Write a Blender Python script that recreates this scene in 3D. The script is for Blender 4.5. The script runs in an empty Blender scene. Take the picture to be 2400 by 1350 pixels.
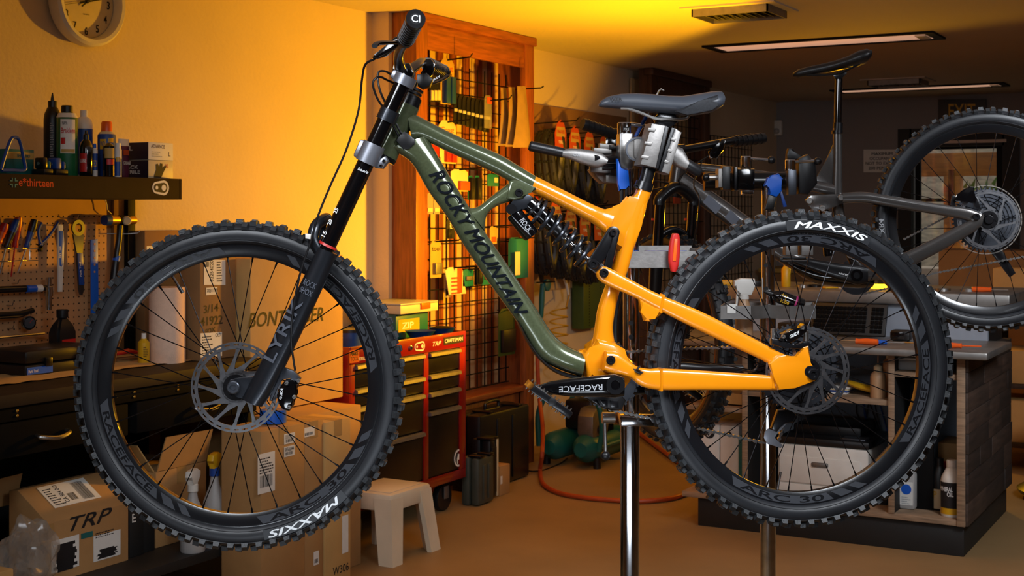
import bpy, bmesh, math, random
from mathutils import Vector as V, Matrix
random.seed(11)
PI = math.pi
scene = bpy.context.scene
COL = scene.collection

# ------------------------------------------------------------------ camera
# room axes: X = across the room, Y = along the wall with the clock, Z = up (metres)
FPX, CX, HZ, CAMH = 3200.0, 1200.0, 500.0, 1.43
YAW = math.radians(29.4)
CS, SN = math.cos(YAW), math.sin(YAW)
cam = bpy.data.cameras.new('camera')
cam.sensor_width = 36.0
cam.lens = FPX / 2400 * 36
cam.shift_y = (HZ - 675) / 2400
cam.clip_start = 0.05
cam.dof.use_dof = True
cam.dof.focus_distance = 3.1
cam.dof.aperture_fstop = 13
camo = bpy.data.objects.new('camera', cam)
COL.objects.link(camo)
camo.location = (0, 0, CAMH)
camo.rotation_euler = (PI / 2, 0, YAW)
scene.camera = camo

# ------------------------------------------------------------------ world, lamps, exposure
w = bpy.data.worlds.new('World'); scene.world = w; w.use_nodes = True
bg = w.node_tree.nodes['Background']
bg.inputs[0].default_value = (0.72, 0.84, 1.0, 1); bg.inputs[1].default_value = 0.4
vs = scene.view_settings
vs.view_transform = 'Standard'; vs.look = 'None'; vs.gamma = 1.0; vs.use_curve_mapping = False
vs.exposure = 0.0

def aim(o, target):
    d = V(target) - o.location
    o.rotation_euler = d.to_track_quat('-Z', 'Y').to_euler()

def spot(name, loc, target, power, color, angle, blend, size):
    l = bpy.data.lights.new(name, 'SPOT'); l.energy = power; l.color = color
    l.spot_size = math.radians(angle); l.spot_blend = blend; l.shadow_soft_size = size
    o = bpy.data.objects.new(name, l); COL.objects.link(o); o.location = loc; aim(o, target); return o

def area(name, loc, target, power, color, sx, sy, spread=180):
    l = bpy.data.lights.new(name, 'AREA'); l.energy = power; l.color = color
    l.shape = 'RECTANGLE'; l.size = sx; l.size_y = sy; l.spread = math.radians(spread)
    o = bpy.data.objects.new(name, l); COL.objects.link(o); o.location = loc; aim(o, target); return o

AMBER = (1.0, 0.45, 0.004)
def C3(x, d, z): return (CS * x - SN * d, SN * x + CS * d, z)      # x to the side of the lens, d in front of it
spot('amber_strobe', (-2.6, 6.05, 1.33), (-3.55, 5.55, 2.2), 205, AMBER, 154, 0.14, 0.05)
spot('amber_strobe_counter', (-2.2, 8.6, 1.30), (-2.7, 5.2, 0.6), 34, (1.0, 0.47, 0.01), 150, 0.3, 0.06)
area('softbox_key', C3(-.75, 1.75, 2.25), C3(-.05, 3.15, 1.0), 11.5, (0.88, 0.93, 1.0), 0.9, 0.5, 105)
area('softbox_side', C3(.95, 1.95, 2.2), C3(.25, 3.2, 1.0), 8.5, (0.88, 0.93, 1.0), 0.8, 0.5, 75)
area('strip_low', C3(-.1, 1.8, .42), C3(0, 3.1, .95), 1.8, (0.82, 0.90, 1.0), 1.5, 0.2, 80)
area('counter_fill', C3(2.1, 3.4, 2.25), C3(1.75, 6.0, .6), 12, (0.88, 0.93, 1.0), 0.8, 0.6, 80)  # unseen fill light, added to lift the counter with neutral light
area('ambient_fill', (-0.6, 4.6, 2.38), (-0.6, 4.6, 0), 7, (0.95, 0.94, 1.0), 3.5, 7.0)  # broad neutral fill added below the ceiling, stands for no fixture
sun = bpy.data.lights.new('sun', 'SUN'); sun.energy = 1.3; sun.angle = math.radians(0.6); sun.color = (1, 0.95, 0.86)
so = bpy.data.objects.new('sun', sun); COL.objects.link(so); so.location = (3, 20, 9)
so.rotation_euler = (math.radians(-38), math.radians(18), 0)

# ------------------------------------------------------------------ pixel (2400x1350) -> point at a real plane
def pd(px, py, d):
    a = (px - CX) / FPX * d
    return V((CS * a - SN * d, SN * a + CS * d, CAMH - (py - HZ) / FPX * d))
def pX(px, py, X):
    a = (px - CX) / FPX
    return pd(px, py, X / (CS * a - SN))
def pY(px, py, Y):
    a = (px - CX) / FPX
    return pd(px, py, Y / (SN * a + CS))
def pZ(px, py, Z):
    return pd(px, py, (CAMH - Z) * FPX / (py - HZ))
# bike planes: the frame plane recedes slightly to the rear wheel, the fork is steered square to the camera
KB = 0.132
def pB(px, py, yo=0.0):
    a = (px - CX) / FPX
    return pd(px, py, (3.094 + yo * math.sqrt(1 + KB * KB)) / (1 - KB * a))
def pF(px, py, yo=0.0):
    return pd(px, py, 3.057 + yo)
EX_F = V((CS, SN, 0)); EN_F = V((-SN, CS, 0)); EZ = V((0, 0, 1))
def _cam2room(x, d): return V((CS * x - SN * d, SN * x + CS * d, 0))
EX_B = _cam2room(1, KB).normalized(); EN_B = _cam2room(-KB, 1).normalized()

# ------------------------------------------------------------------ materials
def srgb(h):
    h = h.lstrip('#'); out = []
    for i in (0, 2, 4):
        c = int(h[i:i + 2], 16) / 255
        out.append(c / 12.92 if c <= 0.04045 else ((c + 0.055) / 1.055) ** 2.4)
    return out
MATS = {}
def mat(name, col, rough=0.5, metal=0.0, var=0.12, scale=18, bump=0.0, bscale=None, coat=0.0, trans=0.0, alpha=1.0, stretch=None, spec=None):
    if name in MATS: return MATS[name]
    m = bpy.data.materials.new(name); m.use_nodes = True; MATS[name] = m
    nt = m.node_tree; b = nt.nodes['Principled BSDF']
    c = srgb(col)
    b.inputs['Roughness'].default_value = rough; b.inputs['Metallic'].default_value = metal
    b.inputs['Coat Weight'].default_value = coat; b.inputs['Coat Roughness'].default_value = 0.06
    b.inputs['Transmission Weight'].default_value = trans; b.inputs['Alpha'].default_value = alpha
    if spec is not None: b.inputs['Specular IOR Level'].default_value = spec
    tc = nt.nodes.new('ShaderNodeTexCoord'); mp = nt.nodes.new('ShaderNodeMapping')
    nt.links.new(tc.outputs['Object'], mp.inputs['Vector'])
    if stretch: mp.inputs['Scale'].default_value = stretch
    nz = nt.nodes.new('ShaderNodeTexNoise'); nz.inputs['Scale'].default_value = scale; nz.inputs['Detail'].default_value = 5
    nt.links.new(mp.outputs['Vector'], nz.inputs['Vector'])
    rp = nt.nodes.new('ShaderNodeValToRGB')
    rp.color_ramp.elements[0].position = 0.3; rp.color_ramp.elements[1].position = 0.7
    rp.color_ramp.elements[0].color = [x * (1 - var) for x in c] + [1]
    rp.color_ramp.elements[1].color = [min(1, x * (1 + var)) for x in c] + [1]
    nt.links.new(nz.outputs['Fac'], rp.inputs['Fac']); nt.links.new(rp.outputs['Color'], b.inputs['Base Color'])
    if bump:
        n2 = nt.nodes.new('ShaderNodeTexNoise'); n2.inputs['Scale'].default_value = bscale or scale * 4; n2.inputs['Detail'].default_value = 3
        nt.links.new(mp.outputs['Vector'], n2.inputs['Vector'])
        bp = nt.nodes.new('ShaderNodeBump'); bp.inputs['Strength'].default_value = bump; bp.inputs['Distance'].default_value = 0.004
        nt.links.new(n2.outputs['Fac'], bp.inputs['Height']); nt.links.new(bp.outputs['Normal'], b.inputs['Normal'])
    return m

mat('wall_paint', '#d2bea0', 0.75, var=0.03, scale=3, bump=0.5, bscale=55)
mat('wall_back_paint', '#8c8684', 0.8, var=0.03, scale=3, bump=0.2, bscale=55)
mat('ceiling_paint', '#c4b8aa', 0.8, var=0.03, scale=2, bump=0.12, bscale=60)
mat('concrete', '#94764e', 0.55, var=0.14, scale=2.2, bump=0.12, bscale=40)
mat('wood_trim', '#8a4a22', 0.45, var=0.35, scale=9, stretch=(9, 9, 0.7), bump=0.1)
mat('wood_trim_y', '#8a4a22', 0.45, var=0.35, scale=9, stretch=(9, 0.7, 9), bump=0.1)
mat('wood_dark', '#4a2c1c', 0.5, var=0.3, scale=9, stretch=(9, 9, 0.7))
mat('plank', '#46352b', 0.7, var=0.4, scale=7, stretch=(8, 0.8, 8), bump=0.2)
mat('plank_dark', '#33261f', 0.7, var=0.4, scale=7, stretch=(8, 0.8, 8), bump=0.2)
mat('plywood_edge', '#8f755c', 0.7, var=0.35, scale=12, stretch=(1, 1, 12))
mat('plywood_pale', '#c9a878', 0.7, var=0.12, scale=6)
mat('zinc', '#8f8c88', 0.42, 0.75, var=0.2, scale=14)
mat('black_metal', '#0d0d0e', 0.55, 0.0, var=0.2, scale=9, spec=0.15)
mat('black_wood', '#191919', 0.6, var=0.25, scale=8)
mat('bench_top', '#2a211c', 0.65, var=0.2, scale=7, spec=0.15)
mat('pegboard', '#b5875c', 0.75, var=0.06, scale=12)
mat('hole', '#1c120c', 0.9, var=0.05)
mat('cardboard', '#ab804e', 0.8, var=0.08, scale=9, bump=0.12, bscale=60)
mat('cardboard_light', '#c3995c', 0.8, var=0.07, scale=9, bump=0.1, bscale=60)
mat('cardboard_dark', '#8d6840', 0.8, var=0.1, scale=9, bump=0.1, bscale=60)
mat('tape', '#a8824e', 0.45, var=0.05, coat=0.05)
mat('bench_black', '#0c0c0d', 0.8, var=0.2, spec=0.06)
mat('paper', '#dcdad4', 0.7, var=0.04)
mat('ink', '#121014', 0.7, var=0.05)
mat('white_plastic', '#d8d4cc', 0.4, var=0.05)
mat('stool_plastic', '#d6c8ae', 0.42, var=0.07, scale=7)
mat('black_plastic', '#121214', 0.38, var=0.15)
mat('black_gloss', '#08080a', 0.12, var=0.1, coat=0.8)
mat('black_satin', '#111114', 0.3, 0.3, var=0.1, coat=0.3)
mat('fork_grey', '#34373d', 0.3, 0.75, var=0.06, coat=0.4)
mat('grey_metal', '#5c6068', 0.36, 0.9, var=0.1)
mat('crown_grey', '#8a8d96', 0.36, 0.7, var=0.06)
mat('alu', '#8e8b88', 0.5, 0.85, var=0.12, scale=30, bump=0.08)
mat('steel', '#b9b7b4', 0.3, 1.0, var=0.15, scale=22, stretch=(1, 1, 6))
mat('rotor_steel', '#8f9094', 0.34, 1.0, var=0.18, scale=60)
mat('chrome', '#cfcfd2', 0.14, 1.0, var=0.18, scale=30)
mat('spoke_black', '#1c1c1f', 0.25, 0.8, var=0.1)
mat('rubber', '#1a1c20', 0.44, var=0.22, scale=13, spec=0.55)
mat('rubber_knob', '#212427', 0.5, var=0.2, scale=70, bump=0.25, bscale=300, spec=0.6)
mat('rim_black', '#101114', 0.24, var=0.1, coat=0.35)
mat('decal_grey', '#2e3035', 0.4, var=0.06)
mat('decal_light', '#656a75', 0.3, 0.4, var=0.06)
mat('white_print', '#e4e8ea', 0.55, var=0.03)
mat('grey_print', '#9da0a4', 0.5, var=0.03)
mat('green_frame', '#525a40', 0.24, 0.35, var=0.14, scale=200, coat=1.0)
mat('orange_frame', '#e08608', 0.26, var=0.03, coat=0.8)
mat('grey_frame', '#605d5b', 0.24, 0.75, var=0.08, scale=200, coat=0.8)
mat('red_paint', '#84100d', 0.3, var=0.07, coat=0.5)
mat('red', '#b8201a', 0.4, var=0.06)
mat('blue', '#123f8c', 0.4, var=0.08)
mat('blue_bright', '#0a57c0', 0.4, var=0.06)
mat('teal', '#12605f', 0.45, var=0.06)
mat('teal_print', '#10686c', 0.5, var=0.06)
mat('green_can', '#0c5a34', 0.35, var=0.05, coat=0.3)
mat('orange_plastic', '#e05a12', 0.35, var=0.06)
mat('yellow', '#cf9f18', 0.4, var=0.06)
mat('yellow_card', '#b0904a', 0.6, var=0.08)
mat('orange_card', '#b4451a', 0.55, var=0.06)
mat('brown_plastic', '#2c2116', 0.75, var=0.1, spec=0.08)
mat('cream', '#cdbf9c', 0.5, var=0.05)
mat('translucent', '#c8c6c4', 0.35, var=0.05, trans=0.35)
mat('clear_film', '#e8e4dc', 0.12, var=0.04, trans=0.75, alpha=0.45)
mat('amber_bottle', '#c49a72', 0.4, var=0.05, trans=0.2)
mat('paper_towel', '#e2c0a8', 0.9, var=0.05, scale=60, bump=0.2)
mat('hose_orange', '#a8431a', 0.5, var=0.1)
mat('saddle', '#3a3e46', 0.42, var=0.08)
mat('saddle_grain', '#1b1d22', 0.65, var=0.4, scale=250)
mat('brass', '#b08a3c', 0.35, 0.9, var=0.1)
mat('glass_dark', '#2a2c2e', 0.1, var=0.05)
mat('light_panel', '#d8c4b4', 0.5, var=0.03)
mat('blue_grey_panel', '#8a93a0', 0.7, var=0.05)
mat('green_metal', '#3c4f1a', 0.5, var=0.06)
mat('grass', '#5c7a30', 0.9, var=0.3, scale=5)
mat('dirt', '#b8a088', 0.9, var=0.3, scale=4, bump=0.4)
mat('gravel', '#8c785e', 0.9, var=0.45, scale=9, bump=0.5)
mat('porch_wood', '#a86428', 0.55, var=0.25, scale=6, stretch=(1, 8, 8))

# ------------------------------------------------------------------ mesh helpers
def BM(): return bmesh.new()
def _finish(name, bm, m, angle=35):
    me = bpy.data.meshes.new(name)
    bmesh.ops.recalc_face_normals(bm, faces=bm.faces[:])
    bm.to_mesh(me); bm.free()
    me.materials.append(MATS[m] if isinstance(m, str) else m)
    if me.polygons:
        me.polygons.foreach_set('use_smooth', [True] * len(me.polygons))
        me.set_sharp_from_angle(angle=math.radians(angle))
    return me
def world_origin(o):
    p = V((0, 0, 0))
    while o is not None:
        p += o.location; o = o.parent
    return p
def obj(name, bm, m, parent=None, angle=35):
    """link a bmesh given in room coordinates; a child keeps its parent's origin, a thing gets its origin at its base"""
    if parent is not None:
        org = world_origin(parent)
    else:
        xs = [v.co for v in bm.verts]
        org = V(((min(c.x for c in xs) + max(c.x for c in xs)) / 2, (min(c.y for c in xs) + max(c.y for c in xs)) / 2, min(c.z for c in xs)))
    bmesh.ops.translate(bm, verts=bm.verts[:], vec=-org)
    o = bpy.data.objects.new(name, _finish(name, bm, m, angle)); COL.objects.link(o)
    if parent is not None: o.parent = parent
    else: o.location = org
    return o
def tag(o, label, cat, group=None):
    o['label'] = label; o['category'] = cat
    if group: o['group'] = group
    return o
def thing(name, label, cat, loc=(0, 0, 0), group=None):
    o = bpy.data.objects.new(name, None); COL.objects.link(o); o.location = loc; o.empty_display_size = 0.05
    return tag(o, label, cat, group)
def struct(name, bm, m):
    o = obj(name, bm, m); o['kind'] = 'structure'; return o
def dup(root, delta, label=None, group=None, parent=None):
    r = root.copy(); COL.objects.link(r)
    if parent is None: r.location = root.location + V(delta)
    if label: r['label'] = label
    if group: r['group'] = group
    for ch in list(root.children):
        c = ch.copy(); COL.objects.link(c); c.parent = r
        for g in list(ch.children):
            d = g.copy(); COL.objects.link(d); d.parent = c
    return r

def box(bm, a, b, bev=0.0, M=None):
    x0, y0, z0 = (min(a[i], b[i]) for i in range(3)); x1, y1, z1 = (max(a[i], b[i]) for i in range(3))
    vs_ = [bm.verts.new(p) for p in ((x0, y0, z0), (x1, y0, z0), (x1, y1, z0), (x0, y1, z0), (x0, y0, z1), (x1, y0, z1), (x1, y1, z1), (x0, y1, z1))]
    fs = [bm.faces.new([vs_[i] for i in q]) for q in ((3, 2, 1, 0), (4, 5, 6, 7), (0, 1, 5, 4), (1, 2, 6, 5), (2, 3, 7, 6), (3, 0, 4, 7))]
    allv = set(vs_)
    if bev > 0:
        es = {e for f in fs for e in f.edges}
        r = bmesh.ops.bevel(bm, geom=list(es), offset=bev, segments=2, affect='EDGES', profile=0.5)
        allv = {v for v in allv if v.is_valid} | {v for f in r['faces'] for v in f.verts}
    if M is not None:
        allv = {v for v in allv if v.is_valid}
        bmesh.ops.transform(bm, matrix=M, verts=list(allv))
    return bm
def frame_of(o, ex, ey, ez):
    M = Matrix.Identity(4)
    for i in range(3):
        M[i][0] = ex[i]; M[i][1] = ey[i]; M[i][2] = ez[i]; M[i][3] = o[i]
    return M
def ring(c, ax, ay, seg):
    return [c + ax * math.cos(2 * PI * k / seg) + ay * math.sin(2 * PI * k / seg) for k in range(seg)]
def skin(bm, rings, cap0=True, cap1=True, closed=False):
    vr = [[bm.verts.new(p) for p in r] for r in rings]
    n = len(vr[0]); R = len(vr)
    for i in range(R if closed else R - 1):
        a, b = vr[i], vr[(i + 1) % R]
        for k in range(n):
            try: bm.faces.new((a[k], a[(k + 1) % n], b[(k + 1) % n], b[k]))
            except ValueError: pass
    if not closed:
        if cap0: bm.faces.new(vr[0][::-1])
        if cap1: bm.faces.new(vr[-1])
    return bm
def tube(bm, pts, r, seg=10, closed=False, flat=None):
    """round tube through points (r: number or list); flat=(vector, factor) squashes the section along that vector"""
    pts = [V(p) for p in pts]; n = len(pts)
    rs = r if isinstance(r, (list, tuple)) else [r] * n
    rings = []; up = None
    for i in range(n):
        if closed: t = pts[(i + 1) % n] - pts[i - 1]
        else: t = pts[min(i + 1, n - 1)] - pts[max(i - 1, 0)]
        t = t.normalized() if t.length > 1e-9 else V((0, 0, 1))
        if up is None:
            up = V((0, 0, 1)) if abs(t.z) < 0.9 else V((1, 0, 0))
        u = up - t * up.dot(t)
        if u.length < 1e-6: u = t.orthogonal()
        u.normalize(); up = u; v = t.cross(u)
        rg = ring(V((0, 0, 0)), u * rs[i], v * rs[i], seg)
        if flat:
            d = V(flat[0]).normalized(); rg = [p - d * (p.dot(d) * (1 - flat[1])) for p in rg]
        rings.append([pts[i] + p for p in rg])
    return skin(bm, rings, closed=closed)
def smooth_path(pts, sub=6):
    """Catmull-Rom through the points"""
    P = [V(p) for p in pts]; P = [P[0] * 2 - P[1]] + P + [P[-1] * 2 - P[-2]]
    out = []
    for i in range(1, len(P) - 2):
        a, b, c, d = P[i - 1], P[i], P[i + 1], P[i + 2]
        for k in range(sub):
            t = k / sub
            out.append(0.5 * ((2 * b) + (c - a) * t + (2 * a - 5 * b + 4 * c - d) * t * t + (3 * b - a - 3 * c + d) * t ** 3))
    out.append(P[-2]); return out
def cyl(bm, a, b, r, seg=16, r2=None):
    return tube(bm, [a, b], [r, r if r2 is None else r2], seg)
def lathe(bm, prof, c=(0, 0, 0), ax=(0, 0, 1), seg=20, sx=1.0, sy=1.0, ex=None):
    """profile of (radius, height) revolved about ax through c"""
    c = V(c); ax = V(ax).normalized()
    u = V(ex).normalized() if ex is not None else (V((1, 0, 0)) if abs(ax.x) < 0.9 else V((0, 1, 0)))
    u = (u - ax * u.dot(ax)).normalized(); v = ax.cross(u)
    return skin(bm, [ring(c + ax * h, u * max(r, 1e-4) * sx, v * max(r, 1e-4) * sy, seg) for r, h in prof])
def revolve(bm, sect, C, n, u, seg=96):
    """closed section of (radius, offset along n) swept round the axis n through C (tyres, rims, rings)"""
    n = V(n).normalized(); u = V(u).normalized(); v = n.cross(u); rings = []
    for k in range(seg):
        a = 2 * PI * k / seg; d = u * math.cos(a) + v * math.sin(a)
        rings.append([C + d * r + n * h for r, h in sect])
    return skin(bm, rings, closed=True)
def prism(bm, pts, nrm, depth, bev=0.0):
    """planar outline (3-D points) given thickness along nrm, centred"""
    nrm = V(nrm).normalized() * (depth / 2)
    a = [bm.verts.new(V(p) - nrm) for p in pts]; b = [bm.verts.new(V(p) + nrm) for p in pts]
    n = len(pts)
    fs = [bm.faces.new(a[::-1]), bm.faces.new(b)]
    for k in range(n): fs.append(bm.faces.new((a[k], a[(k + 1) % n], b[(k + 1) % n], b[k])))
    if bev > 0:
        es = set(fs[0].edges) | set(fs[1].edges)
        bmesh.ops.bevel(bm, geom=list(es), offset=bev, segments=2, affect='EDGES', profile=0.5)
    return bm
def blade(bm, pairs, hy, P, yo=0.0, seg=18, power=2.4, N=None):
    """tube lofted between an upper and a lower outline; hy = half thickness (number or list)"""
    rings = []
    for i, (a, b) in enumerate(pairs):
        h = hy[i] if isinstance(hy, (list, tuple)) else hy
        A, B = P(a[0], a[1], yo), P(b[0], b[1], yo)
        c = (A + B) / 2; s = (A - B) / 2; r = []
        for k in range(seg):
            t = 2 * PI * k / seg; ct, st = math.cos(t), math.sin(t)
            f = lambda q: math.copysign(abs(q) ** (2 / power), q)
            r.append(c + s * f(ct) + (N or EN_B) * h * f(st))
        rings.append(r)
    return skin(bm, rings)
def smooth_pairs(pairs, sub=4):
    u = smooth_path([V((a[0], a[1], 0)) for a, b in pairs], sub); l = smooth_path([V((b[0], b[1], 0)) for a, b in pairs], sub)
    return [((p.x, p.y), (q.x, q.y)) for p, q in zip(u, l)]
def outline(P, pts, yo=0.0): return [P(x, y, yo) for x, y in pts]

_TXT = {}
def text_mesh(s):
    if s not in _TXT:
        cu = bpy.data.curves.new('t', 'FONT'); cu.body = s; cu.resolution_u = 3; cu.offset = 0.0 if 'M' in s else 0.012; cu.align_x = 'CENTER'
        o = bpy.data.objects.new('t', cu)
        me = bpy.data.meshes.new_from_object(o)
        vs_ = [v.co.copy() for v in me.vertices]; fs = [tuple(p.vertices) for p in me.polygons]
        if 'M' in s:                      # the bold outline of an M self-crosses: thicken by overprinting instead
            n0, f0, v0 = len(vs_), list(fs), list(vs_)
            for q, (dx, dy) in enumerate(((.025, 0), (.05, 0), (.025, .02), (.025, -.02))):
                vs_ += [V((v.x + dx, v.y + dy, q + 1)) for v in v0]; fs += [tuple(i + n0 * (q + 1) for i in f) for f in f0]
        x0 = min(v.x for v in vs_); x1 = max(v.x for v in vs_); y0 = min(v.y for v in vs_); y1 = max(v.y for v in vs_)
        _TXT[s] = ([((v.x - x0) / (x1 - x0), (v.y - y0) / (y1 - y0), v.z) for v in vs_], fs)
        bpy.data.objects.remove(o); bpy.data.meshes.remove(me); bpy.data.curves.remove(cu)
    return _TXT[s]
def text(s, m, parent, o, ex, ey, name='lettering', slant=0.0, fn=None, maxlen=None):
    """flat print: origin = lower-left corner, ex / ey = full width and height vectors; fn(u,v) bends it onto a surface"""
    uv, fs = text_mesh(s); bm = BM()
    o, ex, ey = V(o) if o is not None else None, V(ex) if ex is not None else None, V(ey) if ey is not None else None
    vs_ = [bm.verts.new((u, v, l)) for u, v, l in uv]
    for f in fs:
        try: bm.faces.new([vs_[i] for i in f])
        except ValueError: pass
    bmesh.ops.triangulate(bm, faces=bm.faces[:])
    if maxlen:
        for _ in range(4):
            es = [e for e in bm.edges if abs(e.verts[0].co.x - e.verts[1].co.x) > maxlen]
            if not es: break
            bmesh.ops.subdivide_edges(bm, edges=es, cuts=1)
            bmesh.ops.triangulate(bm, faces=[f for f in bm.faces if len(f.verts) > 4])
    lay = {}
    for v in bm.verts:
        u, t = v.co.x, v.co.y; lay[v] = v.co.z
        v.co = fn(u, t) if fn else o + ex * (u + slant * t) + ey * t
    if any(l > .5 for l in lay.values()):
        bm.normal_update()
        for v, l in lay.items(): v.co += v.normal * (l * .00015)
    return obj(name, bm, m, parent)
def quad(bm, o, ex, ey):
    o, ex, ey = V(o), V(ex), V(ey)
    bm.faces.new([bm.verts.new(p) for p in (o, o + ex, o + ex + ey, o + ey)])
    return bm
def sheet(parent, o, ex, ey, m='paper', name='label', th=0.0008):
    """a printed sheet with real thickness, lying on a face"""
    n = V(ex).cross(V(ey)).normalized() * th; bm = BM()
    o, ex, ey = V(o), V(ex), V(ey)
    prism(bm, [o + n / 2, o + ex + n / 2, o + ex + ey + n / 2, o + ey + n / 2], n, th)
    return obj(name, bm, m, parent)
def barcode(parent, o, ex, ey, m='ink', n=18, name='print', seed=1):
    rnd = random.Random(seed); bm = BM(); o, ex, ey = V(o), V(ex), V(ey); x = 0.0
    while x < 0.97:
        wd = rnd.choice((0.012, 0.02, 0.035)) * 26 / n
        quad(bm, o + ex * x, ex * min(wd, 1 - x), ey); x += wd + rnd.choice((0.012, 0.02, 0.03)) * 26 / n
    return obj(name, bm, m, parent)
def lines_print(parent, o, ex, ey, n, m='ink', seed=1, name='print', fill=0.45):
    rnd = random.Random(seed); bm = BM(); o, ex, ey = V(o), V(ex), V(ey)
    for k in range(n):
        x = 0.0; L = rnd.uniform(0.5, 1.0)
        while x < L:
            wd = rnd.uniform(0.04, 0.16); quad(bm, o + ex * x + ey * (1 - (k + 1) / n), ex * min(wd, 1 - x), ey * (fill / n)); x += wd + 0.03
    return obj(name, bm, m, parent)

# ================================================================== THE ROOM
WX, CZ, BY = -4.0, 2.44, 12.0
struct('floor', box(BM(), (WX - .2, -3, -.1), (5, BY + .2, 0)), 'concrete')
struct('ceiling', box(BM(), (WX - .2, -3, CZ), (5, BY + .2, CZ + .1)), 'ceiling_paint')
struct('wall_left', box(BM(), (WX - .15, -3, 0), (WX, BY, CZ)), 'wall_paint')
struct('wall_right', box(BM(), (5, -3, 0), (5.15, BY, CZ)), 'wall_paint')
struct('wall_front', box(BM(), (WX, -3.15, 0), (5, -3, CZ)), 'wall_paint')
DX0, DX1, DZ1 = -2.80, -2.02, 2.06
bm = BM()
box(bm, (WX, BY, 0), (DX0, BY + .15, CZ)); box(bm, (DX1, BY, 0), (5, BY + .15, CZ)); box(bm, (DX0, BY, DZ1), (DX1, BY + .15, CZ))
struct('wall_back', bm, 'wall_back_paint')

# glazed door in the back wall
door = bpy.data.objects.new('door_1', None); COL.objects.link(door); door.location = (DX0, BY, 0); door['kind'] = 'structure'
bm = BM()
box(bm, (DX0 - .1, BY - .03, 0), (DX0 + .015, BY + .16, DZ1 + .1)); box(bm, (DX1 - .015, BY - .03, 0), (DX1 + .12, BY + .16, DZ1 + .1))
box(bm, (DX0, BY - .03, DZ1 - .06), (DX1, BY + .16, DZ1 + .1))
obj('door_frame', bm, 'black_wood', door)
bm = BM(); box(bm, (DX0 + .03, BY + .05, .06), (DX0 + .075, BY + .09, DZ1 - .08)); box(bm, (DX1 - .075, BY + .05, .06), (DX1 - .03, BY + .09, DZ1 - .08))
box(bm, (DX0 + .03, BY + .05, 1.98), (DX1 - .03, BY + .09, 2.02)); box(bm, (DX0 + .03, BY + .05, .02), (DX1 - .03, BY + .09, .25))
obj('door_stile', bm, 'black_metal', door)
gm = bpy.data.materials.new('pane_glass'); gm.use_nodes = True; MATS['pane_glass'] = gm
_nt = gm.node_tree; _nt.nodes.remove(_nt.nodes['Principled BSDF'])
_tr = _nt.nodes.new('ShaderNodeBsdfTransparent'); _gl = _nt.nodes.new('ShaderNodeBsdfGlossy'); _mx = _nt.nodes.new('ShaderNodeMixShader')
_gl.inputs['Roughness'].default_value = 0.03; _mx.inputs[0].default_value = 0.06; _tr.inputs[0].default_value = (.93, .95, .95, 1)
_nt.links.new(_tr.outputs[0], _mx.inputs[1]); _nt.links.new(_gl.outputs[0], _mx.inputs[2])
_nt.links.new(_mx.outputs[0], _nt.nodes['Material Output'].inputs[0])
obj('pane', box(BM(), (DX0 + .075, BY + .066, .25), (DX1 - .075, BY + .074, 1.98)), 'pane_glass', door)
struct('trim_1', box(BM(), (DX0 - .02, BY - .045, DZ1 - .035), (DX1 + .02, BY - .03, DZ1 - .01)), 'light_panel')

# recessed ceiling lamps
def emit_mat(name, col, strength):
    m = mat(name, col, 0.6, var=0.03); b = m.node_tree.nodes['Principled BSDF']
    b.inputs['Emission Color'].default_value = srgb(col) + [1]; b.inputs['Emission Strength'].default_value = strength; return m
emit_mat('lamp_glow', '#e8b494', 0.55)
def troffer(x0, x1, y0, y1, label):
    t = thing('ceiling_lamp', label, 'ceiling lamp', ((x0 + x1) / 2, (y0 + y1) / 2, CZ), 'recessed ceiling lamps')
    bm = BM(); fw = .035
    box(bm, (x0, y0, CZ - .012), (x1, y0 + fw, CZ)); box(bm, (x0, y1 - fw, CZ - .012), (x1, y1, CZ))
    box(bm, (x0, y0 + fw, CZ - .012), (x0 + .05, y1 - fw, CZ)); box(bm, (x1 - .05, y0 + fw, CZ - .012), (x1, y1 - fw, CZ))
    obj('frame', bm, 'black_metal', t)
    obj('diffuser', box(BM(), (x0 + .05, y0 + fw, CZ - .006), (x1 - .05, y1 - fw, CZ)), 'lamp_glow', t)
    bm = BM(); box(bm, (x1 - .12, y0 + .09, CZ - .016), (x1 - .06, y1 - .09, CZ - .004), .003)
    obj('lamp_holder', bm, 'white_plastic', t)
troffer(-3.04, -1.68, 7.72, 8.06, 'long recessed ceiling lamp nearer the amber glow')
troffer(-3.22, -1.86, 11.0, 11.3, 'long recessed ceiling lamp close to the back wall')
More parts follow.
